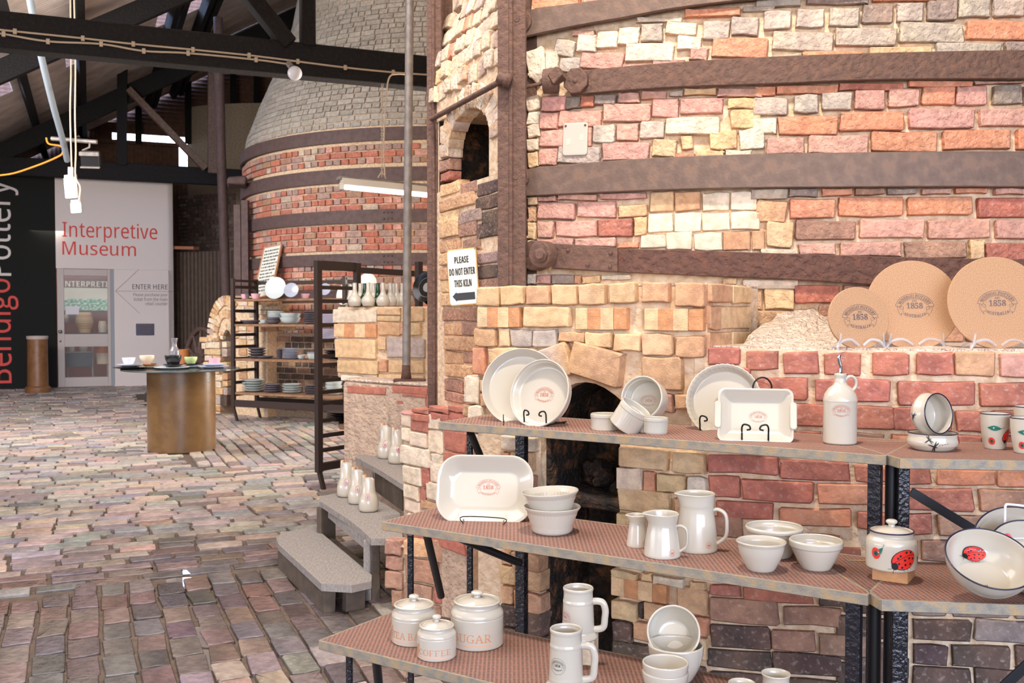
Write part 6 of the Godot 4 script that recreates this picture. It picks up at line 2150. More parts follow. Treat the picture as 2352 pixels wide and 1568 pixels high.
func middle_shelf() -> void:
	var g: Material = M.glaze
	# oblong platter on a wire stand
	var foot := at_h(1115, 1196, HM)
	var c := at_z(1114, 1124, -foot.z + 0.03)
	var m := mpp(c)
	var xf := turned(c, facing(-6, 16))
	var d := thing("serving_platter", "large oblong cream platter with rounded corners leaning at the left of the middle shelf", "platter", xf.translated_local(Vector3(0, -0.025, 0)))
	var mb := MB.new()
	var a := 112 * m
	var b2 := 79 * m
	mb.tray(Transform3D(), [Vector2(0.06, 0), Vector2(0.045, 0), Vector2(0.038, 0.003), Vector2(0.012, 0.022), Vector2(0.003, 0.030), Vector2(0.0, 0.033), Vector2(0.001, 0.036), Vector2(0.005, 0.0365), Vector2(0.012, 0.032), Vector2(0.032, 0.018), Vector2(0.046, 0.0095), Vector2(0.053, 0.0075), Vector2(0.058, 0.007)], a, b2, 0.075, 14)
	put("platter", mb, g, d)
	emblem_on(d, flat_surf(Transform3D(Basis(Vector3(1, 0, 0), Vector3(0, 0, -1), Vector3(0, 1, 0)), Vector3(0.008, 0.0072, -0.008))), 58 * m, INK_RED)
	var st := thing("plate_stand", "low twisted wire stand across the foot of the oblong platter", "plate stand")
	var p0 := at_h(1063, 1200, HM + 0.004)
	var p1 := at_h(1157, 1203, HM + 0.004)
	wire_part(st, "wire_rail", [p0 + Vector3(0, 0.0, -0.05), p0, p0 + Vector3(0, 0.019, 0), p1 + Vector3(0, 0.017, 0), p1, p1 + Vector3(0, 0, -0.05)], 0.0017, 4)
	# two fluted bowls, one in the other
	var rimr := 66.0
	for q in [[1268, 1222, 0.0, "lower of two nested fluted cream bowls beside the platter", 0.0], [1267, 1222, 0.046, "upper of two nested fluted cream bowls beside the platter, slightly tilted", 0.06]]:
		var b := at_h(q[0], q[1], HM)
		m = mpp(b)
		var r := rimr * m
		var h := 60 * m
		var fl := func(an: float, y: float, rr: float) -> float:
			var band := (1.0 if y > h * 0.68 and y < h * 0.8 else 0.0) + (1.0 if y > h * 0.08 and y < h * 0.3 else 0.0)
			return rr * (1.0 + 0.012 * band * sin(an * 44.0))
		var outer := [Vector2(r * 0.60, 0), Vector2(r * 0.66, 0.003), Vector2(r * 0.70, h * 0.10), Vector2(r * 0.735, h * 0.28), Vector2(r * 0.80, h * 0.5), Vector2(r * 0.85, h * 0.68), Vector2(r * 0.88, h * 0.8), Vector2(r * 0.97, h * 0.93), Vector2(r, h)]
		d = thing("fluted_bowl", q[3], "bowl", Transform3D(Basis(Vector3(0, 0, 1), q[4]), b + Vector3(0, q[2], 0)), "nested fluted bowls")
		mb = MB.new()
		mb.lathe(Transform3D(), soft(vessel(outer, 0.004, 0.006), 0.002), 132, fl)
		put("bowl", mb, g, d)
	jug(1600, 1262, 96, 78, 84, 130, "tallest of the three cream jugs, behind the middle sized one", true)
	jug(1464, 1254, 50, 38, 46, 72, "smallest cream jug, half hidden at the left of the three", false)
	jug(1521, 1276, 84, 66, 76, 98, "middle sized cream jug standing in front of the tall jug", true)
	# mixing bowls
	for q in [[1778, 1276, 65, 68, 0.55, 0.16, "large banded cream mixing bowl at the back of the three"], [1748, 1308, 57, 66, 0.5, 0.0, "plain cream bowl without a band, front left of the three"], [1874, 1305, 60, 66, 0.5, 0.24, "banded cream mixing bowl at the right of the three"]]:
		var b := at_h(q[0], q[1], HM)
		m = mpp(b)
		var r: float = q[2] * m
		var h: float = q[3] * m
		var outer := curve([Vector2(r * q[4], 0), Vector2(r * (q[4] + 0.07), h * 0.06), Vector2(r * 0.74, h * 0.34), Vector2(r * 0.88, h * 0.62), Vector2(r * 0.93, h * (1.0 - maxf(q[5], 0.12)))], 4)
		if q[5] > 0.0:
			outer.append_array([Vector2(r * 0.985, h * (1.02 - q[5])), Vector2(r, h * (1.06 - q[5])), Vector2(r * 1.01, h * 0.97), Vector2(r * 0.995, h)])
		else:
			outer.append_array([Vector2(r * 0.97, h * 0.95), Vector2(r, h)])
		d = thing("mixing_bowl", q[6], "bowl", Transform3D(Basis(), b), "cream mixing bowls on the middle shelf")
		mb = MB.new()
		mb.lathe(Transform3D(), soft(vessel(outer, 0.006, 0.008), 0.002), 56)
		put("bowl", mb, g, d)
	# block and lidded ladybird pot
	var blk0 := at_h(2058, 1330, HM)
	m = mpp(blk0)
	d = thing("wooden_block", "small pine block under the lidded ladybird pot", "block", Transform3D(basis_y(-33), blk0 + Vector3(-0.002, 14 * m, -0.01)))
	mb = MB.new()
	mb.col = lin(rgb(196, 146, 100))
	mb.box(Transform3D(), Vector3(78 * m, 28 * m, 82 * m), 0.002)
	put("block", mb, M.wood, d)
	var b := Vector3(blk0.x - 0.006, HM + 28 * m, blk0.z - 0.006)
	b = at_h(2047, 1302, HM + 28 * m)
	m = mpp(b)
	var r := 57 * m
	var outer := [Vector2(r * 0.93, 0), Vector2(r * 0.98, 0.004), Vector2(r, 52 * m), Vector2(r * 0.99, 60 * m), Vector2(r * 0.95, 67 * m), Vector2(r * 0.84, 74 * m), Vector2(r * 0.82, 78 * m), Vector2(r * 0.86, 84 * m)]
	d = thing("lidded_pot", "lidded ladybird painted pot standing on the pine block", "pot", Transform3D(Basis(), b))
	mb = MB.new()
	mb.lathe(Transform3D(), soft(vessel(outer, 0.005, 0.008), 0.002), 48)
	put("pot", mb, g, d)
	mb = MB.new()
	mb.tube(circle_pts(r * 0.86 - 0.001, 84 * m + 0.001, 48), 0.002, 6, 1.0, false)
	put("dark_rim", mb, M.rim_ink, d)
	pot_lid(d, r * 0.78, 82 * m, m)
	lay_print(d, "painted_ladybird", ladybird(56 * m, Vector2.ZERO, 0.32), side_surf(outer, deg_to_rad(8), 30 * m))
	lay_print(d, "painted_leaf", poppy(26 * m, Vector2(-4 * m, -2 * m)) + leaf(28 * m, Vector2(4 * m, 2 * m), 0.9), side_surf(outer, deg_to_rad(-52), 42 * m))
	lay_print(d, "painted_insects", dragonfly(26 * m, Vector2.ZERO, -0.6), side_surf(outer, deg_to_rad(58), 28 * m))
	# the big ladybird bowl on its side, two dishes behind it
	for q in [[2352, 1262, 112, -0.20, 12, "ladybird dish at the back of the leaning stack, under the white wire handle", 40.0, 26.0], [2372, 1282, 98, -0.12, 10, "ladybird dish with a painted poppy, middle of the leaning stack", 34.0, 24.0]]:
		var c2 := at_z(q[0], q[1], -at_h(2272, 1288, HM + 0.097).z + (0.15 if q[2] > 100 else 0.085))
		m = mpp(c2)
		var rr: float = q[2] * m
		var o3 := [Vector2(rr * 0.55, 0), Vector2(rr * 0.75, 0.006), Vector2(rr * 0.93, 0.024), Vector2(rr, 0.042)]
		var xf3 := turned(c2, facing(-6, 44))
		var dd := ladybug_bowl(q[5], o3, xf3.translated_local(Vector3(0, -0.035, 0)), rr, 0.042)
		if q[2] > 100:
			lay_print(dd, "painted_ladybird", ladybird(34 * m, Vector2.ZERO, 0.5), bowl_surf([Vector2(0, 0.0065), Vector2(rr * 0.6, 0.0065), Vector2(rr * 0.9, 0.026), Vector2(rr, 0.044)], Vector2(-74 * m, -46 * m)))
		else:
			lay_print(dd, "painted_flower", poppy(24 * m, Vector2.ZERO), bowl_surf([Vector2(0, 0.0065), Vector2(rr * 0.6, 0.0065), Vector2(rr * 0.9, 0.026), Vector2(rr, 0.044)], Vector2(-32 * m, -62 * m)))
	c = at_h(2272, 1288, HM + 0.097)
	var ft := c
	m = mpp(c)
	r = 97 * m
	var o4 := curve([Vector2(r * 0.5, 0), Vector2(r * 0.58, 0.003), Vector2(r * 0.8, 0.022), Vector2(r * 0.94, 0.046), Vector2(r, 0.07)], 4)
	xf = turned(c, facing(-4, 58))
	var lb := ladybug_bowl("large ladybird bowl with a dark rim leaning forward at the front of the stack", o4, xf.translated_local(Vector3(0, -0.062, 0)), r, 0.07)
	var inn := [Vector2(0, 0.0066), Vector2(r * 0.5, 0.0072), Vector2(r * 0.8 - 0.0045, 0.0235), Vector2(r * 0.94 - 0.0045, 0.0475), Vector2(r - 0.0045, 0.0715)]
	lay_print(lb, "painted_ladybird", ladybird(52 * m, Vector2.ZERO, 0.05, 1.0), bowl_flip(inn, Vector2(-4 * m, -64 * m)))
	lay_print(lb, "painted_insects", dragonfly(30 * m, Vector2.ZERO, 0.1), bowl_flip(inn, Vector2(-6 * m, 30 * m)))
	var rack := thing("plate_stand", "white wire plate stand handle rising behind the ladybird dishes", "plate stand")
	var z := -ft.z + 0.17
	wire_part(rack, "wire_handle", [at_z(2309, 1230, z), at_z(2309, 1170, z), at_z(2311, 1160, z), at_z(2318, 1158, z), at_z(2365, 1164, z), at_z(2372, 1172, z), at_z(2372, 1240, z)], 0.003, 4, mat("white_wire", rgb(226, 224, 226), 0.3))
	# handled cup peeping out at the edge
	b = at_h(2385, 1346, HM)
	m = mpp(b)
	d = thing("mug", "cream mug whose handle shows at the right edge behind the ladybird bowl", "mug", Transform3D(Basis(), b))
	mb = MB.new()
	mb.lathe(Transform3D(), soft(vessel([Vector2(26 * m, 0), Vector2(30 * m, 0.004), Vector2(31 * m, 56 * m)], 0.004, 0.006), 0.003), 32)
	put("cup", mb, g, d)
	mb = MB.new()
	mb.tube(curve([Vector3(-28 * m, 34 * m, 0.01), Vector3(-46 * m, 32 * m, 0.02), Vector3(-50 * m, 20 * m, 0.022), Vector3(-44 * m, 9 * m, 0.018), Vector3(-28 * m, 8 * m, 0.01)], 5), 0.006, 10)
	put("handle", mb, g, d)

func bowl_flip(inner: Array, c: Vector2) -> Variant:
	# like bowl_surf, with the mark's up towards -z of the bowl (up the leaning face)
	var s = bowl_surf(inner, Vector2.ZERO)
	return func(p: Vector2) -> Array: return s.call(Vector2(c.x + p.x, c.y - p.y * 0.66))

func pot_lid(d: Node, r: float, h: float, m: float) -> void:
	var mb := MB.new()
	mb.lathe(Transform3D(Basis(), Vector3(0, h, 0)), curve([Vector2(r * 0.3, -0.006), Vector2(r, -0.004), Vector2(r, 0.0), Vector2(r * 0.8, 0.006), Vector2(r * 0.45, 0.012), Vector2(0, 0.014)], 4), 44)
	var lid := put("lid", mb, M.glaze, d)
	mb = MB.new()
	mb.lathe(Transform3D(Basis(), Vector3(0, h + 0.011, 0)), curve([Vector2(r * 0.19, 0), Vector2(r * 0.16, 0.005), Vector2(r * 0.18, 0.008), Vector2(r * 0.28, 0.012), Vector2(r * 0.27, 0.017), Vector2(r * 0.15, 0.02), Vector2(0, 0.0205)], 3), 24)
	put("knob", mb, M.glaze, lid)

func canister(px: float, py: float, w: float, hpx: float, words: String, label: String, turn: float) -> void:
	var b := at_h(px, py, HB)
	var m := mpp(b)
	var r := w * m * 0.5
	var h := hpx * m
	var outer := [Vector2(r * 0.95, 0), Vector2(r, 0.004), Vector2(r, h * 0.66), Vector2(r * 0.985, h * 0.68), Vector2(r, h * 0.70), Vector2(r * 0.99, h * 0.76), Vector2(r * 0.93, h * 0.82), Vector2(r * 0.85, h * 0.87), Vector2(r * 0.82, h * 0.91), Vector2(r * 0.83, h * 0.95), Vector2(r * 0.89, h * 0.985), Vector2(r * 0.885, h)]
	var d := thing("storage_canister", label, "canister", Transform3D(Basis(), b), "cream lettered kitchen canisters")
	var mb := MB.new()
	mb.lathe(Transform3D(), soft(vessel(outer, 0.007, 0.008), 0.003), 56)
	put("jar", mb, M.glaze, d)
	pot_lid(d, r * 0.8, h * 0.97, m)
	var ink := rgb(206, 140, 96)
	var gw := PackedVector2Array()
	var wd: float = r * (0.30 * words.length() if words.length() < 8 else 1.9)
	for p in glyphs(words, "Droid Serif", 400):
		gw.append(Vector2(p.x * wd, p.y * r * 0.30))
	var sh := [[gw, ink]]
	sh.append([stroke([Vector2(-wd * 0.6, -r * 0.30), Vector2(wd * 0.55, -r * 0.27)], r * 0.05), rgb(220, 170, 138)])
	# sprig and small figure at the start of the word
	sh.append([stroke([Vector2(-wd * 0.56, -r * 0.26), Vector2(-wd * 0.585, 0.0), Vector2(-wd * 0.55, r * 0.28)], r * 0.05), ink])
	for i in 5:
		sh.append([blob(oval(Vector2(-wd * 0.57 + (0.03 if i % 2 else -0.03) * wd, -r * 0.12 + i * r * 0.1), r * 0.07, r * 0.03, 0.6 if i % 2 else 2.4, 10)), ink])
	sh.append([blob(oval(Vector2(-wd * 0.52, r * 0.29), r * 0.06, r * 0.035, 0.5, 10)), ink])
	sh.append([stroke(Array(oval(Vector2(-wd * 0.72, -r * 0.12), r * 0.1, r * 0.1, 0, 12)), r * 0.025), ink])
	lay_print(d, "printed_word", sh, side_surf(outer, deg_to_rad(turn), h * 0.29))

func stein(px: float, py: float, hgt: float, w: float, hpx: float, label: String, ink: Color, eturn: float, hturn: float) -> void:
	var b := at_h(px, py, hgt)
	var m := mpp(b)
	var h := hpx * m
	var r := w * m * 0.5
	var outer := [Vector2(r * 1.2, 0), Vector2(r * 1.3, 0.004), Vector2(r * 1.3, h * 0.06), Vector2(r * 1.2, h * 0.105), Vector2(r * 1.1, h * 0.13), Vector2(r * 1.06, h * 0.16), Vector2(r * 1.07, h * 0.20), Vector2(r * 1.05, h * 0.235), Vector2(r * 0.99, h * 0.70), Vector2(r * 1.01, h * 0.725), Vector2(r * 1.0, h * 0.75), Vector2(r * 0.97, h * 0.78), Vector2(r * 0.95, h * 0.93), Vector2(r * 1.0, h * 0.965), Vector2(r * 1.0, h)]
	var d := thing("beer_stein", label, "stein", Transform3D(Basis(), b), "cream steins on the bottom shelf")
	var mb := MB.new()
	mb.lathe(Transform3D(), soft(vessel(outer, 0.005, 0.01), 0.004), 56)
	put("stein_body", mb, M.glaze, d)
	mb = MB.new()
	mb.tube(curve([Vector3(r * 0.9, h * 0.735, 0), Vector3(r * 1.25, h * 0.745, 0), Vector3(r * 1.58, h * 0.72, 0), Vector3(r * 1.72, h * 0.64, 0), Vector3(r * 1.78, h * 0.54, 0), Vector3(r * 1.74, h * 0.42, 0), Vector3(r * 1.68, h * 0.26, 0), Vector3(r * 1.45, h * 0.2, 0), Vector3(r * 1.0, h * 0.18, 0)], 4), 0.0095, 10, 0.85)
	put("handle", mb, M.glaze, d, Transform3D(basis_y(hturn), Vector3.ZERO))
	emblem_on(d, side_surf(outer, deg_to_rad(eturn), h * 0.46), r * 0.98, ink)
	var ring := PackedVector2Array()
	ring.append_array(stroke(Array(oval(Vector2(0, -0.03), 0.53, 0.50, 0, 30)) + [Vector2(0.53, -0.03)], 0.012))
	lay_print(d, "printed_ring", [[scaled(ring, r * 0.98), ink]], side_surf(outer, deg_to_rad(eturn), h * 0.46))

func bottom_shelf() -> void:
	var g: Material = M.glaze
	canister(951, 1470, 104, 84, "TEA BAGS", "cream canister lettered TEA BAGS, back left of the three canisters", -6)
	canister(1096, 1477, 122, 100, "SUGAR", "largest cream canister, lettered SUGAR", -10)
	canister(1003, 1506, 90, 72, "COFFEE", "smallest cream canister lettered COFFEE, in front of the other two", -4)
	# steins
	var bb := at_h(1340, 1520, HB)
	var m := mpp(bb)
	var d := thing("wooden_block", "pale pine block under the rear stein", "block", Transform3D(basis_y(-14), bb + Vector3(0, 31 * m, -0.01)))
	var mb := MB.new()
	mb.col = lin(rgb(222, 204, 172))
	mb.box(Transform3D(), Vector3(62 * m, 62 * m, 60 * m), 0.002)
	put("block", mb, M.wood, d)
	stein(1328, 1464, HB + 62 * m, 70, 116, "rear cream stein raised on the pine block", rgb(184, 96, 110), -62, -8)
	stein(1300, 1582, HB, 75, 140, "front cream stein with a black printed emblem", rgb(52, 50, 48), -34, -12)
	# bowls: two stacks
	var b := at_h(1552, 1560, HB)
	m = mpp(b)
	var r := 64 * m
	var outer := curve([Vector2(r * 0.5, 0), Vector2(r * 0.62, 0.006), Vector2(r * 0.85, 34 * m), Vector2(r * 0.96, 60 * m), Vector2(r, 82 * m)], 4)
	d = thing("cereal_bowl", "deep cream bowl holding the upturned bowl on the bottom shelf", "bowl", Transform3D(Basis(), b), "plain cream bowls on the bottom shelf")
	mb = MB.new()
	mb.lathe(Transform3D(), soft(vessel(outer, 0.006, 0.008), 0.002), 52)
	put("bowl", mb, g, d)
	var c := at_z(1547, 1452, -b.z + 0.01)
	d = thing("cereal_bowl", "cream bowl tipped up on edge showing its inside, above the deep bowl", "bowl", turned(c, facing(-10, 26)).translated_local(Vector3(0, -0.075, 0)), "plain cream bowls on the bottom shelf")
	mb = MB.new()
	mb.lathe(Transform3D(), soft(vessel(curve([Vector2(r * 0.5, 0), Vector2(r * 0.6, 0.005), Vector2(r * 0.82, 30 * m), Vector2(r * 0.93, 54 * m), Vector2(r * 0.96, 76 * m)], 4), 0.006, 0.008), 0.002), 52)
	put("bowl", mb, g, d)
	for i in 2:
		b = at_h(1528, 1606, HB)
		m = mpp(b)
		r = 53 * m
		d = thing("cereal_bowl", ["lower of two small nested bowls at the bottom picture edge", "upper of two small nested bowls at the bottom picture edge"][i], "bowl", Transform3D(Basis(), b + Vector3(0, i * 0.022, 0)), "plain cream bowls on the bottom shelf")
		mb = MB.new()
		mb.lathe(Transform3D(), soft(vessel(curve([Vector2(r * 0.5, 0), Vector2(r * 0.6, 0.004), Vector2(r * 0.85, 30 * m), Vector2(r * 0.97, 52 * m), Vector2(r, 66 * m)], 4), 0.005, 0.007), 0.002), 48)
		put("bowl", mb, g, d)
	for q in [[1782, 1600, 34, 54, "small cream pot with a flared rim, rightmost on the bottom shelf"], [1704, 1612, 32, 44, "small cream pot cut by the bottom picture edge, left of the flared one"]]:
		b = at_h(q[0], q[1], HB)
		m = mpp(b)
		r = q[2] * m
		var h: float = q[3] * m
		d = thing("small_pot", q[4], "pot", Transform3D(Basis(), b))
		mb = MB.new()
		mb.lathe(Transform3D(), soft(vessel([Vector2(r * 0.7, 0), Vector2(r * 0.86, 0.005), Vector2(r * 0.92, h * 0.5), Vector2(r * 0.86, h * 0.8), Vector2(r * 0.94, h * 0.95), Vector2(r, h)], 0.005, 0.007), 0.005), 40)
		put("pot", mb, g, d)

func cork_boards() -> void:
	var top := hit(PLINTH, 2100, 803).y + 0.004
	var k := 0
	for q in [[2098, 700, 104, 3.22, "largest cork mat in the middle of the three leaning on the ledge", 12.0], [2288, 694, 107, 3.12, "cork mat at the right, cut by the picture edge", 8.0], [1973, 730, 72.5, 3.16, "smallest cork mat, leaning at the left of the three", 10.0]]:
		var c := at_z(q[0], q[1], q[3])
		var m := mpp(c)
		var r: float = q[2] * m
		var xf := turned(c, facing(-6 if k != 2 else 6, 9))
		var d := thing("cork_mat", q[4], "cork mat", xf, "cork mats on the kiln ledge")
		var mb := MB.new()
		mb.lathe(Transform3D(), soft([Vector2(0, -0.01), Vector2(r, -0.01), Vector2(r, 0), Vector2(0, 0)], 0.0025), 72)
		put("cork_disc", mb, M.cork, d)
		var w: float = [86, 89, 87][k] * m
		lay_print(d, "printed_emblem", [[scaled(emblem(), w), rgb(82, 56, 40)]], flat_surf(Transform3D(Basis(Vector3(1, 0, 0), Vector3(0, 0, -1), Vector3(0, 1, 0)), Vector3(0.004, 0.0002, 0.004 if k < 2 else -0.002))))
		# clear plastic easel
		var st := thing("plastic_easel", ["clear plastic easel under the middle cork mat", "clear plastic easel under the right cork mat", "clear plastic easel under the smallest cork mat"][k], "plate stand")
		var hw: float = [62, 60, 51][k] * m
		var b := Vector3(c.x, top, c.z + 0.012)
		for sx in [-1.0, 1.0]:
			mb = MB.new()
			var e := b + Vector3(sx * hw, 0, 0)
			mb.tube(curve([e + Vector3(0, 0.004, -0.06), e + Vector3(0, 0.012, -0.01), e + Vector3(0, 0.014, 0.014), e + Vector3(-sx * 0.004, 0.045, 0.02)], 4), 0.006, 8, 0.5)
			put("prong", mb, M.clear_plastic, st)
			mb = MB.new()
			mb.tube(curve([e + Vector3(sx * 0.006, 0.0, 0.012), e + Vector3(-sx * 0.01, 0.02, 0.012), b + Vector3(sx * hw * 0.45, 0.026, 0.01), b + Vector3(sx * hw * 0.1, 0.008, 0.01)], 4), 0.005, 8, 0.8)
			put("foot_web", mb, M.clear_plastic, st)
		k += 1
	# sign on the door wall
	var s0 := hit(DOOR, 1028, 640)
	var cs := at_z(1063, 636, 4.42)
	var mm := mpp(cs)
	var sf := Transform3D(basis_y(-24) * Basis(Vector3(0, 0, 1), 0.07), cs)
	var sg := thing("warning_sign", "white sign asking visitors not to enter the kiln, hung on wires by the column", "sign", sf)
	var mb := MB.new()
	mb.tray(Transform3D(Basis(Vector3.RIGHT, PI / 2), Vector3.ZERO), [Vector2(0.01, -0.004), Vector2(0, -0.004), Vector2(0, 0.0), Vector2(0.002, 0.0012), Vector2(0.01, 0.0012)], 38.5 * mm, 65 * mm, 0.014, 6)
	put("sign_plate", mb, mat("sign_edge", rgb(206, 160, 92), 0.6), sg)
	mb = MB.new()
	mb.tray(Transform3D(Basis(Vector3.RIGHT, PI / 2), Vector3(0, 0, 0.001)), [Vector2(0.01, -0.001), Vector2(0.0, -0.001), Vector2(0, 0.0006), Vector2(0.001, 0.001), Vector2(0.01, 0.001)], 36 * mm, 62.5 * mm, 0.012, 6)
	put("sign_face", mb, mat("sign_white", rgb(232, 228, 214), 0.4), sg)
	var ink := rgb(52, 50, 48)
	for q in [["PLEASE", 36, 40, 15], ["DO NOT ENTER", 66, 13, 16], ["THIS KILN", 44, -14, 16]]:
		lettering(sg, "lettering", q[0], "Droid Sans", 700, ink, Transform3D(Basis(), Vector3(0, q[2] * mm, 0.0024)), q[1] * mm, q[3] * mm)
	lay_print(sg, "arrow", [[blob(PackedVector2Array([Vector2(-29, -43) * mm, Vector2(-18, -33) * mm, Vector2(-18, -36) * mm, Vector2(29, -36) * mm, Vector2(29, -53) * mm, Vector2(-18, -53) * mm, Vector2(-18, -56) * mm])), ink]], flat_surf(Transform3D(Basis(), Vector3(0, 0, 0.0022))))
	for sx in [-1.0, 1.0]:
		mb = MB.new()
		mb.tube([Vector3(sx * 34 * mm, 60 * mm, 0.003), Vector3(sx * 50 * mm + (0.03 if sx > 0 else -0.03), 130 * mm, -0.02)], 0.0012, 5)
		put("hanging_wire", mb, M.galvanised, sg)

# ---------------------------------------------------------------- piers beside the kiln door, wooden steps, bottles
func piers() -> void:
	# tall pale firebrick pier on a rendered block
	var k := thing("firebrick_pier", "pale firebrick pier on a rendered base, carrying the white vases", "brick pier")
	var z := 6.75
	var fr0 := plane(at_z(771, 780, z), at_z(985, 780, z - 0.45))
	var top := hit(fr0, 880, 704).y
	var mid := hit(fr0, 880, 872).y
	var mb := MB.new()
	mb.box(Transform3D(Basis(fr0.t, Vector3.UP, fr0.n), fr(fr0, fr0.len * 0.5, (top + mid) * 0.5, -0.2).origin), Vector3(fr0.len - 0.02, top - mid, 0.4), 0.01)
	put("mortar_core", mb, M.mortar, k)
	lay(fr0, k, 450, 500, 2.998, "952 632 1252 722 w,1255 622 1420 672 y,1258 676 1415 712 y,965 732 1252 822 s,1262 716 1415 810 n,968 836 1252 968 y,1265 818 1322 910 y,1325 832 1585 962 g,985 982 1265 1072 y,1272 978 1330 1060 n,1335 980 1580 1070 y,1010 1085 1150 1122 w,1160 1078 1260 1112 g,1265 1080 1580 1125 y,1480 722 1560 808 y,1425 620 1575 715 y,1420 720 1475 808 n", M.smooth_brick, 0.022)
	# rendered block
	z = 6.45
	var f1 := plane(at_z(786, 980, z), at_z(992, 980, z - 0.5))
	var t1 := hit(f1, 880, 882).y
	mb = MB.new()
	mb.box(Transform3D(Basis(f1.t, Vector3.UP, f1.n), fr(f1, f1.len * 0.5, t1 * 0.5, -0.28).origin), Vector3(f1.len, t1, 0.56), 0.025, 0.012, rng)
	put("rendered_block", mb, M.render, k)
	lay(f1, k, 450, 500, 2.998, "1042 1162 1310 1215 r,1040 1215 1090 1245 r,1350 1160 1595 1215 r,1420 1215 1590 1232 r,1570 1235 1600 1330 r,1040 1300 1062 1430 r,1380 1255 1430 1285 r", M.painted_brick, 0.004)
	mb = MB.new()
	mb.box(Transform3D(Basis(f1.t, Vector3.UP, f1.n), fr(f1, f1.len * 0.5, t1 + 0.01, -0.25).origin), Vector3(f1.len * 0.98, 0.03, 0.5), 0.012, 0.008, rng)
	put("dusty_top", mb, M.dust, k)
	# metal foot plate and the galvanised post on it
	var foot := at_z(933, 858, 6.22)
	foot.y = t1 + 0.03
	var gp := thing("galvanised_post", "grey galvanised round post standing on a plate in front of the far kiln", "post", Transform3D(Basis(), Vector3.ZERO))
	mb = MB.new()
	var pts := [foot, at_z(936, 500, -foot.z + 0.01), at_z(941, -20, -foot.z + 0.02)]
	mb.tube(pts, 0.0258, 18)
	put("post", mb, M.galvanised, gp)
	mb = MB.new()
	mb.box(Transform3D(basis_y(4), foot + Vector3(0.02, -0.004, 0.0)), Vector3(0.2, 0.012, 0.13), 0.004)
	put("foot_plate", mb, M.rust, gp)
	mb = MB.new()
	mb.lathe(Transform3D(Basis(), foot), [Vector2(0, 0), Vector2(0.034, 0), Vector2(0.028, 0.05), Vector2(0.026, 0.09)], 18)
	put("rusty_collar", mb, M.rust, gp)
	# vases on the pier
	var white := [[815, 702], [846, 701], [880, 699], [897, 694], [911, 690], [924, 688], [828, 692], [858, 690], [936, 692], [905, 684]]
	var proto: Node3D = null
	var i := 0
	var names := ["leftmost white gourd vase in the front row on the pier", "second white gourd vase in the front row on the pier", "third white gourd vase in the front row on the pier", "white gourd vase fourth along the pier, behind the front three", "white gourd vase fifth along the pier", "white gourd vase beside the grey post", "white gourd vase behind the first green vase", "white gourd vase behind the second green vase", "white gourd vase half hidden by the grey post", "white gourd vase in the back row near the post"]
	for q in white:
		var p := at_z(q[0], q[1], 6.62 + (704 - q[1]) * 0.014 - (q[0] - 800) * 0.0016)
		p.y = top + 0.004
		if proto == null:
			proto = thing("gourd_vase", names[0], "vase", Transform3D(Basis(), p), "white gourd vases on the pier")
			var m := mpp(p)
			mb = MB.new()
			mb.lathe(Transform3D(), curve([Vector2(0, 0), Vector2(11 * m, 0), Vector2(14 * m, 4 * m), Vector2(16 * m, 11 * m), Vector2(13.5 * m, 19 * m), Vector2(7.5 * m, 27 * m), Vector2(5 * m, 37 * m), Vector2(4.8 * m, 52 * m), Vector2(5 * m, 53 * m), Vector2(3.6 * m, 53 * m), Vector2(3.4 * m, 46 * m), Vector2(0, 44 * m)], 4), 28)
			put("vase_body", mb, M.glaze, proto)
		else:
			copy(proto, Transform3D(Basis(), p), names[i])
		i += 1
	var gm := mat("green_glaze", rgb(16, 58, 38), 0.12)
	i = 0
	for q in [[838, 696, "left of two dark green gourd vases on the pier"], [868, 694, "right of two dark green gourd vases on the pier"]]:
		var c := copy(proto, Transform3D(Basis(), at_z(q[0], q[1], 6.72) * Vector3(1, 0, 1) + Vector3(0, top + 0.004, 0)), q[2], "dark green gourd vases on the pier")
		(c.get_child(0) as MeshInstance3D).material_override = gm
	# black plates leaning on the pier
	i = 0
	for q in [[982, 660, 36, "black plate with pale centre leaning beside the steel column"], [1000, 672, 33, "black plate behind the steel column edge"]]:
		var c := at_z(q[0], q[1], 6.45)
		var m := mpp(c)
		mb = MB.new()
		mb.lathe(Transform3D(), [Vector2(0, 0), Vector2(q[2] * m * 0.6, 0), Vector2(q[2] * m, 0.02), Vector2(q[2] * m * 0.98, 0.024), Vector2(q[2] * m * 0.62, 0.006), Vector2(q[2] * m * 0.6, 0.005), Vector2(0, 0.005)], 44)
		var d := thing("black_plate", q[3], "plate", turned(c, facing(-30, 14)), "black plates beside the column")
		put("plate", mb, mat("black_glaze", rgb(18, 18, 20), 0.2), d)
		mb = MB.new()
		mb.lathe(Transform3D(Basis(), Vector3(0, 0.0052, 0)), [Vector2(0, 0), Vector2(q[2] * m * 0.32, 0), Vector2(q[2] * m * 0.3, 0.001), Vector2(0, 0.001)], 28)
		put("pale_centre", mb, mat("pale_grey", rgb(150, 146, 140), 0.5), d)
		mb = MB.new()
		mb.tube(circle_pts(q[2] * m * 0.64, 0.0065, 36), 0.0012, 5, 1.0, false)
		put("pale_ring", mb, M.pale_grey, d)
		i += 1
	# red brick cheek of the kiln door with flaking paint
	var c := thing("brick_pier", "low red brick pier with flaking cream paint, between the wooden steps and the firebox", "brick pier")
	var rl := at_z(921, 1050, 4.78)
	var rr := at_z(1072, 1050, 4.3)
	var rf := plane(rl, rr)
	var rtop := hit(rf, 990, 955).y
	mb = MB.new()
	var core := Transform3D(Basis(rf.t, Vector3.UP, rf.n), fr(rf, rf.len * 0.5, rtop * 0.5, -0.17).origin)
	mb.box(core, Vector3(rf.len - 0.012, rtop - 0.012, 0.33), 0.012)
	put("mortar_core", mb, M.render, c)
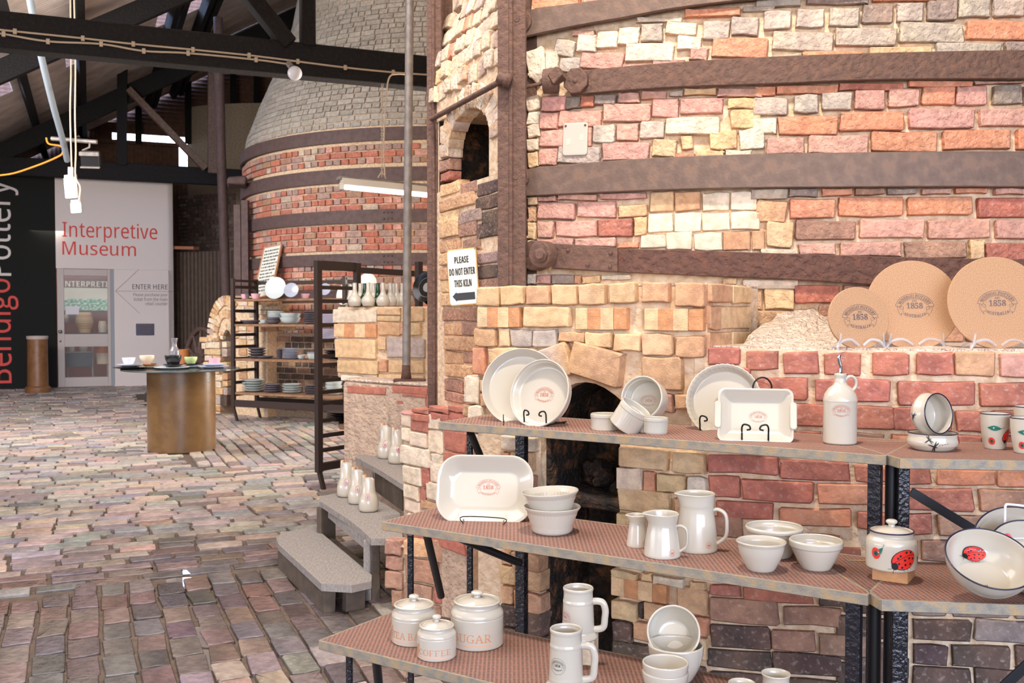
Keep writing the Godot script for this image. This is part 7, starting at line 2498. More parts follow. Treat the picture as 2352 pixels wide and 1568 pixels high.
	lay(rf, c, 550, 950, 2.851, "1058 2 1120 84 w,1124 2 1238 120 r,1242 6 1330 100 w,1334 -2 1480 105 r,1060 90 1118 180 w,1122 126 1228 215 w,1232 106 1330 258 w,1336 110 1480 250 r,1062 222 1250 340 w,1256 262 1330 330 w,1336 258 1480 400 r,1075 346 1196 460 w,1200 345 1245 470 r,1250 335 1480 470 w,1078 466 1180 560 w,1185 475 1222 590 r,1228 475 1480 590 w,1080 565 1180 650 w,1190 596 1480 660 n,1100 668 1230 760 w,1240 668 1480 770 r,1080 770 1480 860 r", M.painted_brick, 0.006)
	lay(rf, c, 950, 500, 2.998, "0 1312 110 1345 r,115 1305 250 1340 r,255 1300 372 1335 r,0 1350 120 1400 r,128 1345 250 1400 r,258 1340 372 1402 r", M.painted_brick, 0.014)
	mb = MB.new()
	mb.box(Transform3D(Basis(rf.t, Vector3.UP, rf.n), fr(rf, rf.len * 0.5, rtop - 0.005, -0.17).origin), Vector3(rf.len, 0.03, 0.35), 0.012, 0.008, rng)
	put("dusty_top", mb, mat("pink_dust", rgb(204, 150, 138), 0.95), c)
	worn(M.pink_dust, M.mottle, 3.0, M.grain, 0.3)
	# wider brick footing
	var bl := at_h(902, 1408, 0.0)
	var br := at_h(1118, 1440, 0.0)
	var bf := plane(bl, br)
	var btop := hit(bf, 1000, 1262).y
	mb = MB.new()
	mb.box(Transform3D(Basis(bf.t, Vector3.UP, bf.n), fr(bf, bf.len * 0.5, btop * 0.5, -0.22).origin), Vector3(bf.len, btop - 0.01, 0.44), 0.02)
	put("mortar_core", mb, M.grey_mortar, c)
	lay(bf, c, 550, 950, 2.851, "960 930 1080 1020 b,1090 950 1310 1105 b,1320 985 1430 1150 b,1440 960 1600 1090 n,960 1030 1075 1140 b,1085 1115 1270 1225 b,1282 1130 1450 1250 r,1460 1110 1610 1250 b,1000 1150 1075 1260 b,1090 1240 1330 1330 b,1345 1260 1600 1350 b,1080 830 1260 935 n,1270 830 1430 975 b,1440 830 1600 950 b,960 820 1070 920 b", M.painted_brick, 0.014)
	mb = MB.new()
	mb.box(Transform3D(Basis(bf.t, Vector3.UP, bf.n), fr(bf, bf.len * 0.5, btop, -0.2).origin), Vector3(bf.len * 0.98, 0.025, 0.42), 0.01, 0.01, rng)
	put("dusty_top", mb, M.dust, c)
	# odd blocks between pier and firebox
	lay(plane(at_z(1070, 1000, 4.0), at_z(1110, 1000, 3.9)), c, 950, 500, 2.998, "375 1092 470 1275 w,370 1285 500 1370 n,480 1285 560 1400 w,410 1490 530 1560 w,400 1400 540 1480 r", M.brick, 0.02)

func plank(parent: Node, called: String, quad: Array, h: float, thick: float, m: Material) -> void:
	# top face by its four corners in the photograph, at height h
	var poly := PackedVector2Array()
	for q in quad:
		var p := at_h(q[0], q[1], h)
		poly.append(Vector2(p.x, -p.z))
	var mb := MB.new()
	mb.prism(Transform3D(Basis(Vector3(1, 0, 0), Vector3(0, 0, -1), Vector3(0, 1, 0)), Vector3(0, h, 0)), poly, thick)
	put(called, mb, m, parent)

func post_block(parent: Node, called: String, x0: float, x1: float, y: float, h: float, dep: float, m: Material, yaw := 0.0) -> void:
	var a := at_h(x0, y, 0.0)
	var b := at_h(x1, y, 0.0)
	var mb := MB.new()
	mb.box(Transform3D(basis_y(yaw), (a + b) * 0.5 + Vector3(0, h * 0.5, -dep * 0.5)), Vector3(a.distance_to(b), h, dep), 0.008, 0.004, rng)
	put(called, mb, m, parent)

func steps() -> void:
	var wd: Material = M.step_board
	var dk := worn(mat("damp_board", rgb(96, 84, 72), 0.85), M.mottle, 1.6, M.grain, 0.2)
	# low bench
	var h1 := 0.15
	var s := thing("step_bench", "lowest weathered grey timber step, on the wet bricks", "step bench")
	plank(s, "tread", [[634, 1234], [648, 1222], [722, 1210], [854, 1320], [853, 1334], [808, 1344], [738, 1340], [640, 1250]], h1, 0.035, wd)
	side_board(s, [[638, 1262], [740, 1352]], h1 - 0.035, 0.0, 0.05, dk)
	side_board(s, [[742, 1354], [772, 1350]], h1 - 0.035, 0.0, 0.05, dk)
	side_board(s, [[795, 1352], [840, 1345]], h1 - 0.035, 0.0, 0.05, dk)
	side_board(s, [[728, 1220], [830, 1302]], h1 - 0.035, 0.0, 0.05, dk)
	# middle bench
	var h2 := 0.33
	s = thing("step_bench", "middle weathered timber step carrying three white flasks", "step bench")
	plank(s, "tread", [[734, 1150], [738, 1139], [778, 1131], [830, 1125], [918, 1178], [925, 1236], [852, 1237], [830, 1216], [800, 1192]], h2, 0.032, wd)
	side_board(s, [[737, 1166], [772, 1160]], h2 - 0.032, 0.0, 0.05, dk)
	side_board(s, [[834, 1240], [850, 1242]], h2 - 0.032, 0.0, 0.05, wd)
	side_board(s, [[852, 1242], [873, 1240]], h2 - 0.032, 0.0, 0.05, dk)
	side_board(s, [[752, 1168], [836, 1236]], h2 - 0.032, h2 - 0.09, 0.03, wd)
	side_board(s, [[890, 1240], [924, 1240]], h2 - 0.032, h2 - 0.075, 0.04, wd)
	# upper plank on a heavy block
	var h3 := 0.5
	s = thing("step_bench", "upper timber plank on a heavy block, against the rendered pier", "step bench")
	plank(s, "tread", [[816, 1050], [824, 1041], [886, 1038], [945, 1060], [960, 1130], [924, 1112], [870, 1078]], h3, 0.03, wd)
	side_board(s, [[856, 1072], [922, 1114]], h3 - 0.03, h2, 0.12, dk)
	# white pinched flasks with corks and wire handles
	var proto: Node3D = null
	var i := 0
	var names := ["leftmost white pinched flask on the middle step", "middle white pinched flask on the middle step", "front white pinched flask on the middle step", "left white pinched flask on the upper plank", "right white pinched flask on the upper plank, half behind the red pier"]
	for q in [[797, 1140, h2, 36], [822, 1156, h2, 38], [847, 1174, h2, 40], [888, 1052, h3, 36], [914, 1064, h3, 36]]:
		var p := at_h(q[0], q[1], q[2])
		var m := mpp(p)
		if proto == null:
			proto = thing("pinched_flask", names[0], "flask", Transform3D(basis_y(20), p), "white pinched flasks on the steps")
			var rs := []
			for l in 22:
				var t := l / 21.0
				var y := t * 78 * m
				var ring := PackedVector2Array()
				var row := PackedVector3Array()
				var rx := 0.0
				var rz := 0.0
				var cx := 0.0
				if t < 0.5:
					rx = 23 * m * sqrt(maxf(0.02, 1.0 - pow((t - 0.2) / 0.3, 2.0) * 0.42))
					rz = rx * 0.95
				else:
					var e := (t - 0.5) / 0.5
					rx = lerpf(17.5 * m, 14 * m, sqrt(e))
					rz = lerpf(16.5 * m, 7 * m, pow(e, 0.6))
				if l == 0:
					rx *= 0.86
					rz *= 0.86
				for j in 36:
					var an := TAU * j / 36
					var fold := 1.0 + 0.05 * sin(an * 3.0 + t * 5.0) * smoothstep(0.3, 0.8, t)
					var dy := 0.0
					if l == 21:
						dy = 6 * m * (-cos(an)) * 0.8 + 2 * m * sin(an * 5.0)
					row.append(Vector3(cos(an) * rx * fold, y + dy, sin(an) * rz * fold))
				rs.append(row)
			var inn := PackedVector3Array()
			for p3 in rs[21]:
				inn.append(Vector3(p3.x * 0.86, p3.y - 0.004, p3.z * 0.8))
			rs.append(inn)
			var low := PackedVector3Array()
			for p3 in inn:
				low.append(Vector3(p3.x * 0.5, 56 * m, p3.z * 0.4))
			rs.append(low)
			var bot := PackedVector3Array()
			for p3 in rs[0]:
				bot.append(Vector3(p3.x * 0.05, 0.0, p3.z * 0.05))
			rs.push_front(bot)
			var mb := MB.new()
			mb.rings(rs, true, true)
			put("flask_body", mb, M.glaze, proto)
			mb = MB.new()
			mb.lathe(Transform3D(Basis(), Vector3(-9 * m, 62 * m, 0)), [Vector2(0, 0), Vector2(5.4 * m, 0), Vector2(5.4 * m, 18 * m), Vector2(4.2 * m, 19 * m), Vector2(3.8 * m, 10 * m), Vector2(0, 10 * m)], 18)
			put("neck", mb, M.glaze, proto)
			mb = MB.new()
			mb.lathe(Transform3D(Basis(), Vector3(-9 * m, 74 * m, 0)), [Vector2(0, 0), Vector2(3.7 * m, 0), Vector2(4.3 * m, 11 * m), Vector2(0, 11.5 * m)], 16)
			put("cork", mb, mat("cork_plain", rgb(206, 148, 104), 0.8), proto)
			mb = MB.new()
			mb.tube(curve([Vector3(3 * m, 72 * m, 0.004), Vector3(2 * m, 82 * m, 0.002), Vector3(6 * m, 92 * m, 0), Vector3(5 * m, 103 * m, -0.003), Vector3(9 * m, 96 * m, 0), Vector3(13 * m, 84 * m, 0), Vector3(12 * m, 72 * m, 0)], 4), 0.0014, 6)
			put("wire_handle", mb, M.galvanised, proto)
			var sf := func(pp: Vector2) -> Array: return [Vector3(-6 * m + pp.x * 0.8, 36 * m + pp.y, 20.6 * m - pp.y * 0.42), Vector3(-0.2, 0.2, 1).normalized()]
			lay_print(proto, "printed_seal", [[scaled(stroke(Array(oval(Vector2.ZERO, 0.36, 0.5, -0.35, 18)) + [Vector2(0.36, 0).rotated(-0.35)], 0.07), 16 * m), rgb(176, 96, 120)], [scaled(blob(oval(Vector2(0, -0.05), 0.14, 0.26, -0.35, 12)), 16 * m), rgb(176, 96, 120), 0.0002]], sf)
		else:
			var k := m / mpp(proto.position)
			copy(proto, Transform3D(basis_y(rnd(10, 30)).scaled(Vector3.ONE * minf(k, 1.02)), p), names[i])
		i += 1

func side_board(parent: Node, ends: Array, h1: float, h0: float, thick: float, m: Material) -> void:
	# an upright board whose top edge follows two points of the photograph at height h1
	var a := at_h(ends[0][0], ends[0][1], h1)
	var b := at_h(ends[1][0], ends[1][1], h1)
	var mb := MB.new()
	var s := plane(a, b)
	mb.box(Transform3D(Basis(s.t, Vector3.UP, s.n), (a + b) * Vector3(0.5, 0, 0.5) + Vector3(0, (h0 + h1) * 0.5, 0) - s.n * thick * 0.5), Vector3(s.len, h1 - h0, thick), 0.006, 0.003, rng)
	put("upright_board", mb, m, parent)

# ---------------------------------------------------------------- far kiln, racks, table
var FAR := cyl(Vector3(-0.98, 0, -16.0), 3.22)

func far_kiln() -> void:
	var k := thing("brick_kiln", "second round brick kiln farther back, with a whitewashed dome and dark hoops", "kiln")
	var H := func(y: float) -> float: return hit(FAR, 840, y).y
	var prof := [Vector2(0, 0), Vector2(3.2, 0), Vector2(3.2, 3.75), Vector2(3.17, 3.95), Vector2(2.98, 4.45), Vector2(2.74, 5.0), Vector2(2.5, 5.6), Vector2(2.38, 6.2), Vector2(2.3, 7.4), Vector2(2.2, 9.6), Vector2(0, 9.6)]
	var mb := MB.new()
	mb.lathe(Transform3D(Basis(), FAR.c), prof, 72)
	put("mortar_core", mb, M.mortar, k)
	var bands := [[295, 325], [386, 418], [482, 512], [582, 609], [668, 692]]
	var hs := []
	for b in bands:
		hs.append([H.call(b[1]), H.call(b[0])])
	var u1 := hit(FAR, 1010, 450).x
	var skip := func(u: float, h: float) -> bool:
		for b in hs:
			if h > b[0] - 0.02 and h < b[1] + 0.02:
				return true
		return false
	# red zone: bricks that show largest, one by one
	var top: float = hs[0][0]
	var h := 1.02
	var row := 0
	var rest := MB.new()
	var count := 0
	while h < top - 0.06:
		var header := row % 2 == 1
		var w := 0.108 if header else 0.222
		var u := -4.75 + (0.05 if header else 0.0)
		while u < u1:
			if not skip.call(u + w * 0.5, h + 0.036):
				var kk: String = "rrprbrmrprgr"[rng.randi() % 12]
				if header and rng.randf() < 0.35:
					kk = "m"
				if u > -2.6 and h > 1.5 and count < 296:
					one_brick(FAR, k, u, u + w, h, h + 0.072, kk, M.painted_brick, 0.006)
					count += 1
				else:
					rest.col = tone(kk)
					rest.box(fr(FAR, u + w * 0.5, h + 0.036, -0.01), Vector3(w, 0.072, 0.05), 0.006)
			u += w + 0.014
		h += 0.072 + 0.014
		row += 1
	tag(put("bricks_beyond", rest, M.painted_brick, k), "", "", "", "stuff")
	# whitewashed dome
	var dome := MB.new()
	h = hs[0][1] + 0.03
	row = 0
	while h < 7.2:
		var r := 0.0
		var sl := 0.0
		for i in prof.size() - 1:
			if h >= prof[i].y and h <= prof[i + 1].y and prof[i + 1].y > prof[i].y:
				r = lerpf(prof[i].x, prof[i + 1].x, (h - prof[i].y) / (prof[i + 1].y - prof[i].y))
				sl = atan2(prof[i + 1].x - prof[i].x, prof[i + 1].y - prof[i].y)
		var s := cyl(FAR.c, r)
		var u := -PI * 0.5 * r + (0.0 if row % 2 else 0.1)
		while u < 0.35 * r:
			var w := (0.2 if row % 3 else 0.115) + rnd(-0.03, 0.03)
			var g := rnd(160, 182)
			dome.col = lin(rgb(g, g - 4, g - 12))
			var f := fr(s, u + w * 0.5, h + 0.04, -0.018)
			f.basis = f.basis * Basis(Vector3.RIGHT, sl) * Basis(Vector3(0, 0, 1), rnd(-0.02, 0.02))
			dome.box(f, Vector3(w, 0.074, 0.05), 0.009, 0.003, rng)
			u += w + 0.009
		h += 0.083 * cos(sl)
		row += 1
	tag(put("whitewashed_bricks", dome, M.painted_brick, k), "", "", "", "stuff")
	var u0 := -4.9
	for b in hs:
		mb = MB.new()
		var rs := []
		for i in 41:
			var u: float = lerpf(u0, 2.0, i / 40.0)
			var ring := PackedVector3Array()
			for q in [[b[1], 0.01], [b[1], 0.045], [b[0], 0.045], [b[0], 0.01]]:
				ring.append(fr(FAR, u, q[0], q[1]).origin)
			rs.append(ring)
		for e in 3:
			var strip := []
			for r in rs:
				strip.append(PackedVector3Array([r[e], r[e + 1]]))
			mb.rings(strip, false, false)
		var ho := put("iron_hoop", mb, M.dark_hoop, k)
		if b == hs[2] or b == hs[3]:
			for i in 6:
				var rv := MB.new()
				rv.lathe(Transform3D(Basis(Vector3.RIGHT, PI / 2), Vector3.ZERO), [Vector2(0, 0), Vector2(0.014, 0), Vector2(0.01, 0.01), Vector2(0, 0.012)], 8)
				var a := hit(FAR, 884 + i % 3 * 9, 500)
				put("rivet", rv, M.dark_hoop, ho, fr(FAR, a.x, (b[0] + b[1]) * 0.5 + (0.04 if i < 3 else -0.04), 0.046))
	# bolted uprights at its left flank
	for q in [[548, 470, 690, "left of two bolted iron uprights on the far kiln flank"], [565, 460, 690, "right of two bolted iron uprights on the far kiln flank"]]:
		var z := 14.2
		mb = MB.new()
		mb.bar(at_z(q[0], q[2], z), at_z(q[0] - 2, q[1], z), 0.1, 0.1, Vector3.RIGHT, 0.006)
		put("iron_upright", mb, M.dark_hoop, k)
	mb = MB.new()
	mb.box(Transform3D(basis_y(15), at_z(545, 418, 14.3)), Vector3(0.26, 0.13, 0.3), 0.03, 0.02, rng)
	put("iron_bracket", mb, M.dark_hoop, k)
	# small pale arch at its foot
	var ar := thing("brick_arch", "pale stone and firebrick arch of the far kiln, behind the left rack end", "brick arch")
	var ap := plane(at_z(462, 900, 14.0), at_z(640, 900, 13.2))
	var cx := hit(ap, 521, 800).x
	var ch := hit(ap, 521, 782).y
	var mm: float = 13.7 / F
	mb = MB.new()
	var out := PackedVector2Array([Vector2(cx - 56 * mm, 0), Vector2(cx - 24 * mm, 0), Vector2(cx - 24 * mm, ch)])
	for i in 9:
		var an := PI - PI * i / 8.0
		out.append(Vector2(cx + cos(an) * 24 * mm, ch + sin(an) * 28 * mm))
	out.append_array(PackedVector2Array([Vector2(cx + 24 * mm, 0), Vector2(cx + 130 * mm, 0), Vector2(cx + 130 * mm, ch + 46 * mm), Vector2(cx + 80 * mm, ch + 100 * mm)]))
	for i in 10:
		var an := PI * 0.42 + PI * 0.58 * i / 9.0
		out.append(Vector2(cx + cos(an) * 58 * mm, ch + sin(an) * 104 * mm))
	mb.prism(Transform3D(Basis(ap.t, Vector3.UP, ap.n), ap.p * Vector3(1, 0, 1)), out, 0.5)
	put("mortar_core", mb, M.mortar, ar)
	mb = MB.new()
	mb.box(Transform3D(Basis(ap.t, Vector3.UP, ap.n), fr(ap, cx, ch * 0.5 + 0.05, -0.45).origin), Vector3(48 * mm, ch + 0.3, 0.04), 0.004)
	put("sooty_lining", mb, M.soot, ar)
	for ring in [[96, 104, 58, 15], [68, 74, 44, 12], [42, 46, 30, 9]]:
		var n: int = ring[3]
		for i in n:
			var an := PI * (0.30 if ring[0] > 90 else 0.02) + PI * (0.70 if ring[0] > 90 else 0.96) * (i + 0.5) / n
			var rx: float = (ring[2] - 7) * mm
			var ry: float = (ring[1] - 12) * mm
			var sm := MB.new()
			sm.col = tone("wywgn"[rng.randi() % 5])
			var dirn := Vector2(cos(an) / rx, sin(an) / ry).normalized()
			sm.brick(Transform3D(Basis(Vector3(0, 0, 1), dirn.angle() - PI / 2), Vector3.ZERO), PI * (rx + ry) * 0.5 / n * (0.66 if ring[0] > 90 else 0.9), 23 * mm if ring[0] > 90 else 19 * mm, -0.05, 0.03 if ring[0] > 60 else 0.0, rng, 1.5, alt_tone("y"), 0.6)
			put("arch_stone", sm, M.brick, ar, fr(ap, cx + cos(an) * rx, ch + sin(an) * ry, 0.0))
	lay(ap, ar, 390, 660, 5.229, "370 595 470 655 y,475 590 520 650 w,525 585 605 648 n,395 665 440 735 w,445 655 612 730 w,430 740 620 808 y,432 815 520 880 w,525 815 620 890 y,640 650 700 720 w,640 730 705 830 g,435 1000 600 1040 y,445 1045 530 1125 y,535 1045 640 1120 w,640 1030 705 1110 n,420 1130 495 1190 w,500 1130 630 1200 w,640 1120 705 1190 y,440 1200 480 1310 w,490 1205 650 1280 y,655 1200 705 1290 g,470 1290 540 1420 y,545 1300 620 1400 g,625 1290 700 1420 k,420 890 500 990 y,505 895 600 990 w,610 895 700 985 y,500 1425 620 1480 n", M.brick, 0.025, "stone")
	lay(ap, ar, 550, 620, 4.612, "0 330 90 380 w,95 335 200 385 y,0 390 60 450 w,70 395 180 450 g,190 370 300 420 w,300 335 420 370 y,190 425 290 470 w,300 380 440 420 w,300 430 460 470 g,430 375 500 430 y,110 455 210 500 g,0 590 80 640 w,85 600 180 650 n,190 600 270 650 y,280 600 410 650 n,420 600 570 640 y,85 655 160 735 w,0 655 80 730 w,165 680 190 735 y,0 740 80 820 y,0 830 85 900 n,0 920 85 980 w,0 1000 85 1080 y,0 1090 85 1150 n", M.brick, 0.02, "stone")
	# dark lower wall behind the racks
	var dw := thing("sooty_brick_base", "sooty brown brick base of the far kiln behind the racks", "brickwork")
	var dp := plane(at_z(565, 850, 13.75), at_z(830, 850, 12.75))
	var dh := hit(dp, 700, 765).y
	mb = MB.new()
	mb.box(Transform3D(Basis(dp.t, Vector3.UP, dp.n), fr(dp, dp.len * 0.5, dh * 0.5, -0.3).origin), Vector3(dp.len, dh, 0.6), 0.01)
	put("mortar_core", mb, M.grey_mortar, dw)
	courses(dp, dw, 0.02, dp.len, 0.1, dh, "kkbkbkn", M.painted_brick, 0.01, 0.215, 0.07, 0.014)

func rack(called_label: String, o: Vector3, d: Vector3, ln: float, dep: float, hgt: float, shelves: Array, rung0: float, foot_h: float) -> Node3D:
	# o: front left foot; d: direction along; end frames at both ends with rungs
	var r := thing("drying_rack", called_label, "rack")
	var n := d.cross(Vector3.UP)
	if n.z < 0:
		n = -n
	for e in [0.0, ln]:
		for w in [0.0, dep]:
			var mb := MB.new()
			var p: Vector3 = o + d * e - n * w
			mb.bar(p + Vector3(0, foot_h, 0), p + Vector3(0, hgt, 0), 0.05, 0.045, d, 0.004)
			put("upright", mb, M.rack_iron, r)
			mb = MB.new()
			mb.bar(p + Vector3(0, 0, 0) + d * (0.06 if e == 0.0 else -0.06), p + Vector3(0, foot_h, 0), 0.03, 0.03, d, 0.003)
			put("foot", mb, M.rack_iron, r)
		var h := rung0
		while h < hgt - 0.05:
			var mb := MB.new()
			mb.bar(o + d * e + Vector3(0, h, 0), o + d * e - n * dep + Vector3(0, h, 0), 0.022, 0.04, d, 0.002)
			put("rung", mb, M.rack_iron, r)
			h += 0.155
		var tb := MB.new()
		tb.bar(o + d * e + Vector3(0, hgt - 0.03, 0), o + d * e - n * dep + Vector3(0, hgt - 0.03, 0), 0.03, 0.07, Vector3.UP, 0.003)
		put("top_bar", tb, M.rack_iron, r)
	for w in [0.0, dep]:
		var mb := MB.new()
		mb.bar(o - n * w + Vector3(0, foot_h + 0.05, 0), o + d * ln - n * w + Vector3(0, foot_h + 0.05, 0), 0.09, 0.03, Vector3.UP, 0.004)
		put("base_rail", mb, M.rack_iron, r)
	var tr := MB.new()
	tr.bar(o - n * dep + Vector3(0, hgt - 0.05, 0), o + d * ln - n * dep + Vector3(0, hgt - 0.05, 0), 0.045, 0.03, Vector3.UP, 0.003)
	put("top_rail", tr, M.rack_iron, r)
	for h in shelves:
		var mb := MB.new()
		mb.box(Transform3D(Basis(d, Vector3.UP, n), o + d * ln * 0.5 - n * dep * 0.5 + Vector3(0, h - 0.015, 0)), Vector3(ln, 0.03, dep), 0.004)
		put("shelf_board", mb, M.rack_board if M.has("rack_board") else worn(mat("rack_board", rgb(146, 112, 84), 0.8), M.mottle, 1.5), r)
	return r

func racks() -> void:
	var o := at_h(537, 968, 0.0)
	var d := Vector3(0.90, 0, 0.436)
	var n := Vector3(-0.436, 0, 0.90)
	var zf := -o.z
	var hh := func(y: float) -> float: return at_z(600, y, zf - 0.12).y
	var sh := [hh.call(686), hh.call(744), hh.call(824), hh.call(902)]
	rack("iron drying rack of plates and bowls before the far kiln", o, d, 1.75, 0.45, hh.call(638), sh, 0.35, 0.19)
	# crockery on it: [photo x, shelf number, how many, radius px, height each px, colour, kind]
	var cols := {"w": rgb(186, 196, 194), "b": rgb(172, 178, 194), "g": rgb(104, 98, 104), "p": rgb(226, 176, 184), "k": rgb(30, 30, 32), "c": rgb(222, 218, 204)}
	for c in cols:
		if not M.has("ware_" + c):
			mat("ware_" + c, cols[c], 0.25)
	var protos := {}
	var list := [[576, 1, 1, 23, 9, "g", "plate", "charcoal plate at the left of the second rack shelf"], [606, 1, 1, 9, 6, "w", "bowl", "tiny white dish on the second rack shelf"],
		[631, 1, 2, 17, 6, "g", "bowl", "charcoal bowl under the pale bowls"], [633, 1, 3, 19, 5, "w", "bowl", "pale bowl stacked over charcoal bowls"], [667, 1, 2, 24, 10, "w", "bowl", "white wide bowl of the pair on the second rack shelf"], [713, 1, 6, 16, 5, "g", "plate", "grey plate stacked right of the wide white bowls"],
		[590, 2, 4, 20, 6, "g", "plate", "charcoal plate stacked left on the third rack shelf"], [611, 2, 1, 20, 3, "g", "plate", "single charcoal plate lying on the third rack shelf"], [642, 2, 6, 8, 3.6, "g", "plate", "small dark plate in the narrow stack"], [667, 2, 7, 19, 3.5, "b", "plate", "bluish plate in the tall stack of the third rack shelf"], [692, 2, 1, 9, 7, "w", "bowl", "little white dish on the third rack shelf"], [716, 2, 1, 11, 9, "w", "bowl", "white dish beside the rack upright"], [708, 2, 4, 17, 4, "b", "plate", "lilac plate stacked behind the white dish"],
		[582, 3, 5, 26, 5.6, "w", "plate", "large pale plate stacked left on the lowest rack shelf"], [625, 3, 4, 20, 4.5, "g", "plate", "mauve grey plate stacked on the lowest rack shelf"], [669, 3, 4, 21, 5.5, "w", "plate", "pale plate, middle stack of the lowest rack shelf"], [715, 3, 5, 17, 4.2, "g", "plate", "grey plate, right stack of the lowest rack shelf"], [766, 3, 3, 20, 9, "w", "bowl", "white bowl seen through the nearer rack"]]
	for q in list:
		var base := plane(o - n * 0.2, o - n * 0.2 + d)
		var u := hit(base, q[0], 800).x
		var p: Vector3 = base.p + base.t * u
		var m := mpp(p)
		if q[0] == 631 or q[0] == 611:
			p += n * 0.03
		if q[0] == 708:
			p -= n * 0.12
		for i in q[2]:
			var y: float = sh[q[1]] + i * q[4] * m + (2 * 6 * m if q[0] == 633 else 0.0)
			var key := "%s%s%s" % [q[5], q[6], q[3]]
			var xf := Transform3D(Basis(Vector3(rnd(-1, 1), 0, rnd(-1, 1)).normalized(), rnd(0, 0.02)), Vector3(p.x, y + 0.001, p.z))
			var nm: String = q[7] + (", %s" % ["lowest", "second up", "third up", "fourth up", "fifth up", "sixth up", "topmost"][i] if q[2] > 1 else "")
			if not protos.has(key):
				var r: float = q[3] * m
				var h: float = q[4] * m * (1.0 if q[6] == "plate" else 1.5)
				var mb := MB.new()
				if q[6] == "plate":
					mb.lathe(Transform3D(), [Vector2(0, 0), Vector2(r * 0.62, 0), Vector2(r * 0.7, h * 0.2), Vector2(r, h * 0.72), Vector2(r, h * 0.92), Vector2(r * 0.97, h * 0.95), Vector2(r * 0.7, h * 0.45), Vector2(0, h * 0.36)], 28)
				else:
					mb.lathe(Transform3D(), [Vector2(0, 0), Vector2(r * 0.6, 0), Vector2(r * 0.85, h * 0.4), Vector2(r, h), Vector2(r * 0.94, h * 1.01), Vector2(r * 0.8, h * 0.5), Vector2(0, h * 0.2)], 28)
				var o2 := put("dinner_plate" if q[6] == "plate" else "rack_bowl", mb, M["ware_" + q[5]], self, xf)
				tag(o2, nm, q[6], "crockery stacked on the far rack")
				protos[key] = o2
			else:
				copy(protos[key], xf, nm)
	# upright plates and small bowls on the top board
	for q in [[634, 662, 26, "w", 0.0, "large pale blue plate standing on the top rack board"], [670, 667, 17, "b", 8.0, "smaller grey plate standing beside the large pale one"], [748, 665, 14, "b", 0.0, "pale plate standing behind the nearer rack frame"], [795, 676, 26, "c", -24.0, "left cream plate standing behind the white vases"], [844, 655, 28, "c", -16.0, "right cream plate standing behind the white vases"]]:
		var p := at_z(q[0], q[1], zf - 0.3 - (q[0] - 600) * 0.0022)
		var m := mpp(p)
		var r: float = q[2] * m
		var mb := MB.new()
		mb.lathe(Transform3D(), [Vector2(0, 0), Vector2(r * 0.6, 0), Vector2(r * 0.68, 0.006), Vector2(r, 0.022), Vector2(r, 0.028), Vector2(r * 0.68, 0.012), Vector2(0, 0.009)], 36)
		var po := put("display_plate", mb, M["ware_" + q[3]], self, turned(p, facing(-12 + q[4], 14)))
		tag(po, q[5], "plate")
	for q in [[588, 684, 11, 12, "p", "pink bowl standing left of the large pale plate"], [701, 684, 11, 11, "p", "pink bowl standing right of the smaller grey plate"], [563, 684, 9, 11, "p", "pink cup by the left end of the top rack board"], [569, 684, 5, 11, "g", "small grey beaker before the pink cup"]]:
		var base := plane(o - n * (0.12 if q[2] > 6 else 0.05), o - n * 0.1 + d)
		var u := hit(base, q[0], 800).x
		var p: Vector3 = base.p + base.t * u
		var m := mpp(p)
		var mb := MB.new()
		mb.lathe(Transform3D(), [Vector2(0, 0), Vector2(q[2] * m * 0.65, 0), Vector2(q[2] * m * 0.7, 0.004), Vector2(q[2] * m, q[3] * m), Vector2(q[2] * m * 0.94, q[3] * m), Vector2(q[2] * m * 0.6, 0.01), Vector2(0, 0.008)], 28)
		var po := put("rack_bowl", mb, M["ware_" + q[4]], self, Transform3D(Basis(), Vector3(p.x, sh[0] + 0.001, p.z)))
		tag(po, q[5], "bowl")
	# text board leaning behind the rack
	var bz := 13.55
	var a := at_z(577, 684, bz - 0.2)
	var b := at_z(613, 563, bz + 0.1)
	var cc := (at_z(575, 684, bz) + at_z(630, 684, bz - 0.25) + at_z(609, 568, bz + 0.2) + at_z(648, 560, bz)) * 0.25
	var bx := (at_z(648, 560, bz) - at_z(609, 568, bz + 0.2))
	var by := (at_z(609, 568, bz + 0.2) - at_z(575, 684, bz))
	var ex := bx.normalized()
	var ey := (by - ex * by.dot(ex)).normalized()
	var tf := Transform3D(Basis(ex, ey, ex.cross(ey)), cc)
	var board := thing("notice_board", "tall white text board in a thin wooden frame leaning on the far kiln", "notice board", tf)
	var w := bx.length()
	var ht := by.length()
	var mb := MB.new()
	mb.box(Transform3D(), Vector3(w, ht, 0.02), 0.004)
	put("board_panel", mb, mat("board_white", rgb(226, 224, 212), 0.7), board)
	mb = MB.new()
	for sx in [-1.0, 1.0]:
		mb.box(Transform3D(Basis(), Vector3(sx * w * 0.5, 0, 0.004)), Vector3(0.018, ht + 0.02, 0.03), 0.003)
		mb.box(Transform3D(Basis(), Vector3(0, sx * ht * 0.5, 0.004)), Vector3(w, 0.018, 0.03), 0.003)
	put("wooden_frame", mb, mat("frame_tan", rgb(190, 146, 112), 0.7), board)
	var ink: Material = mat("board_ink", rgb(84, 92, 92), 0.7)
	for i in 13:
		mb = MB.new()
		var x := -w * 0.42
		var y := ht * 0.42 - i * ht * 0.066
		var lim := w * (0.42 if i % 4 != 3 else 0.3)
		while x < lim:
			var l := rnd(0.012, 0.05)
			mb.box(Transform3D(Basis(Vector3(0, 0, 1), rnd(-0.1, 0.1)), Vector3(x + l * 0.5, y, 0.0106)), Vector3(l, ht * 0.030, 0.002), 0.0005)
			x += l + rnd(0.006, 0.014)
		put("written_line", mb, ink, board)
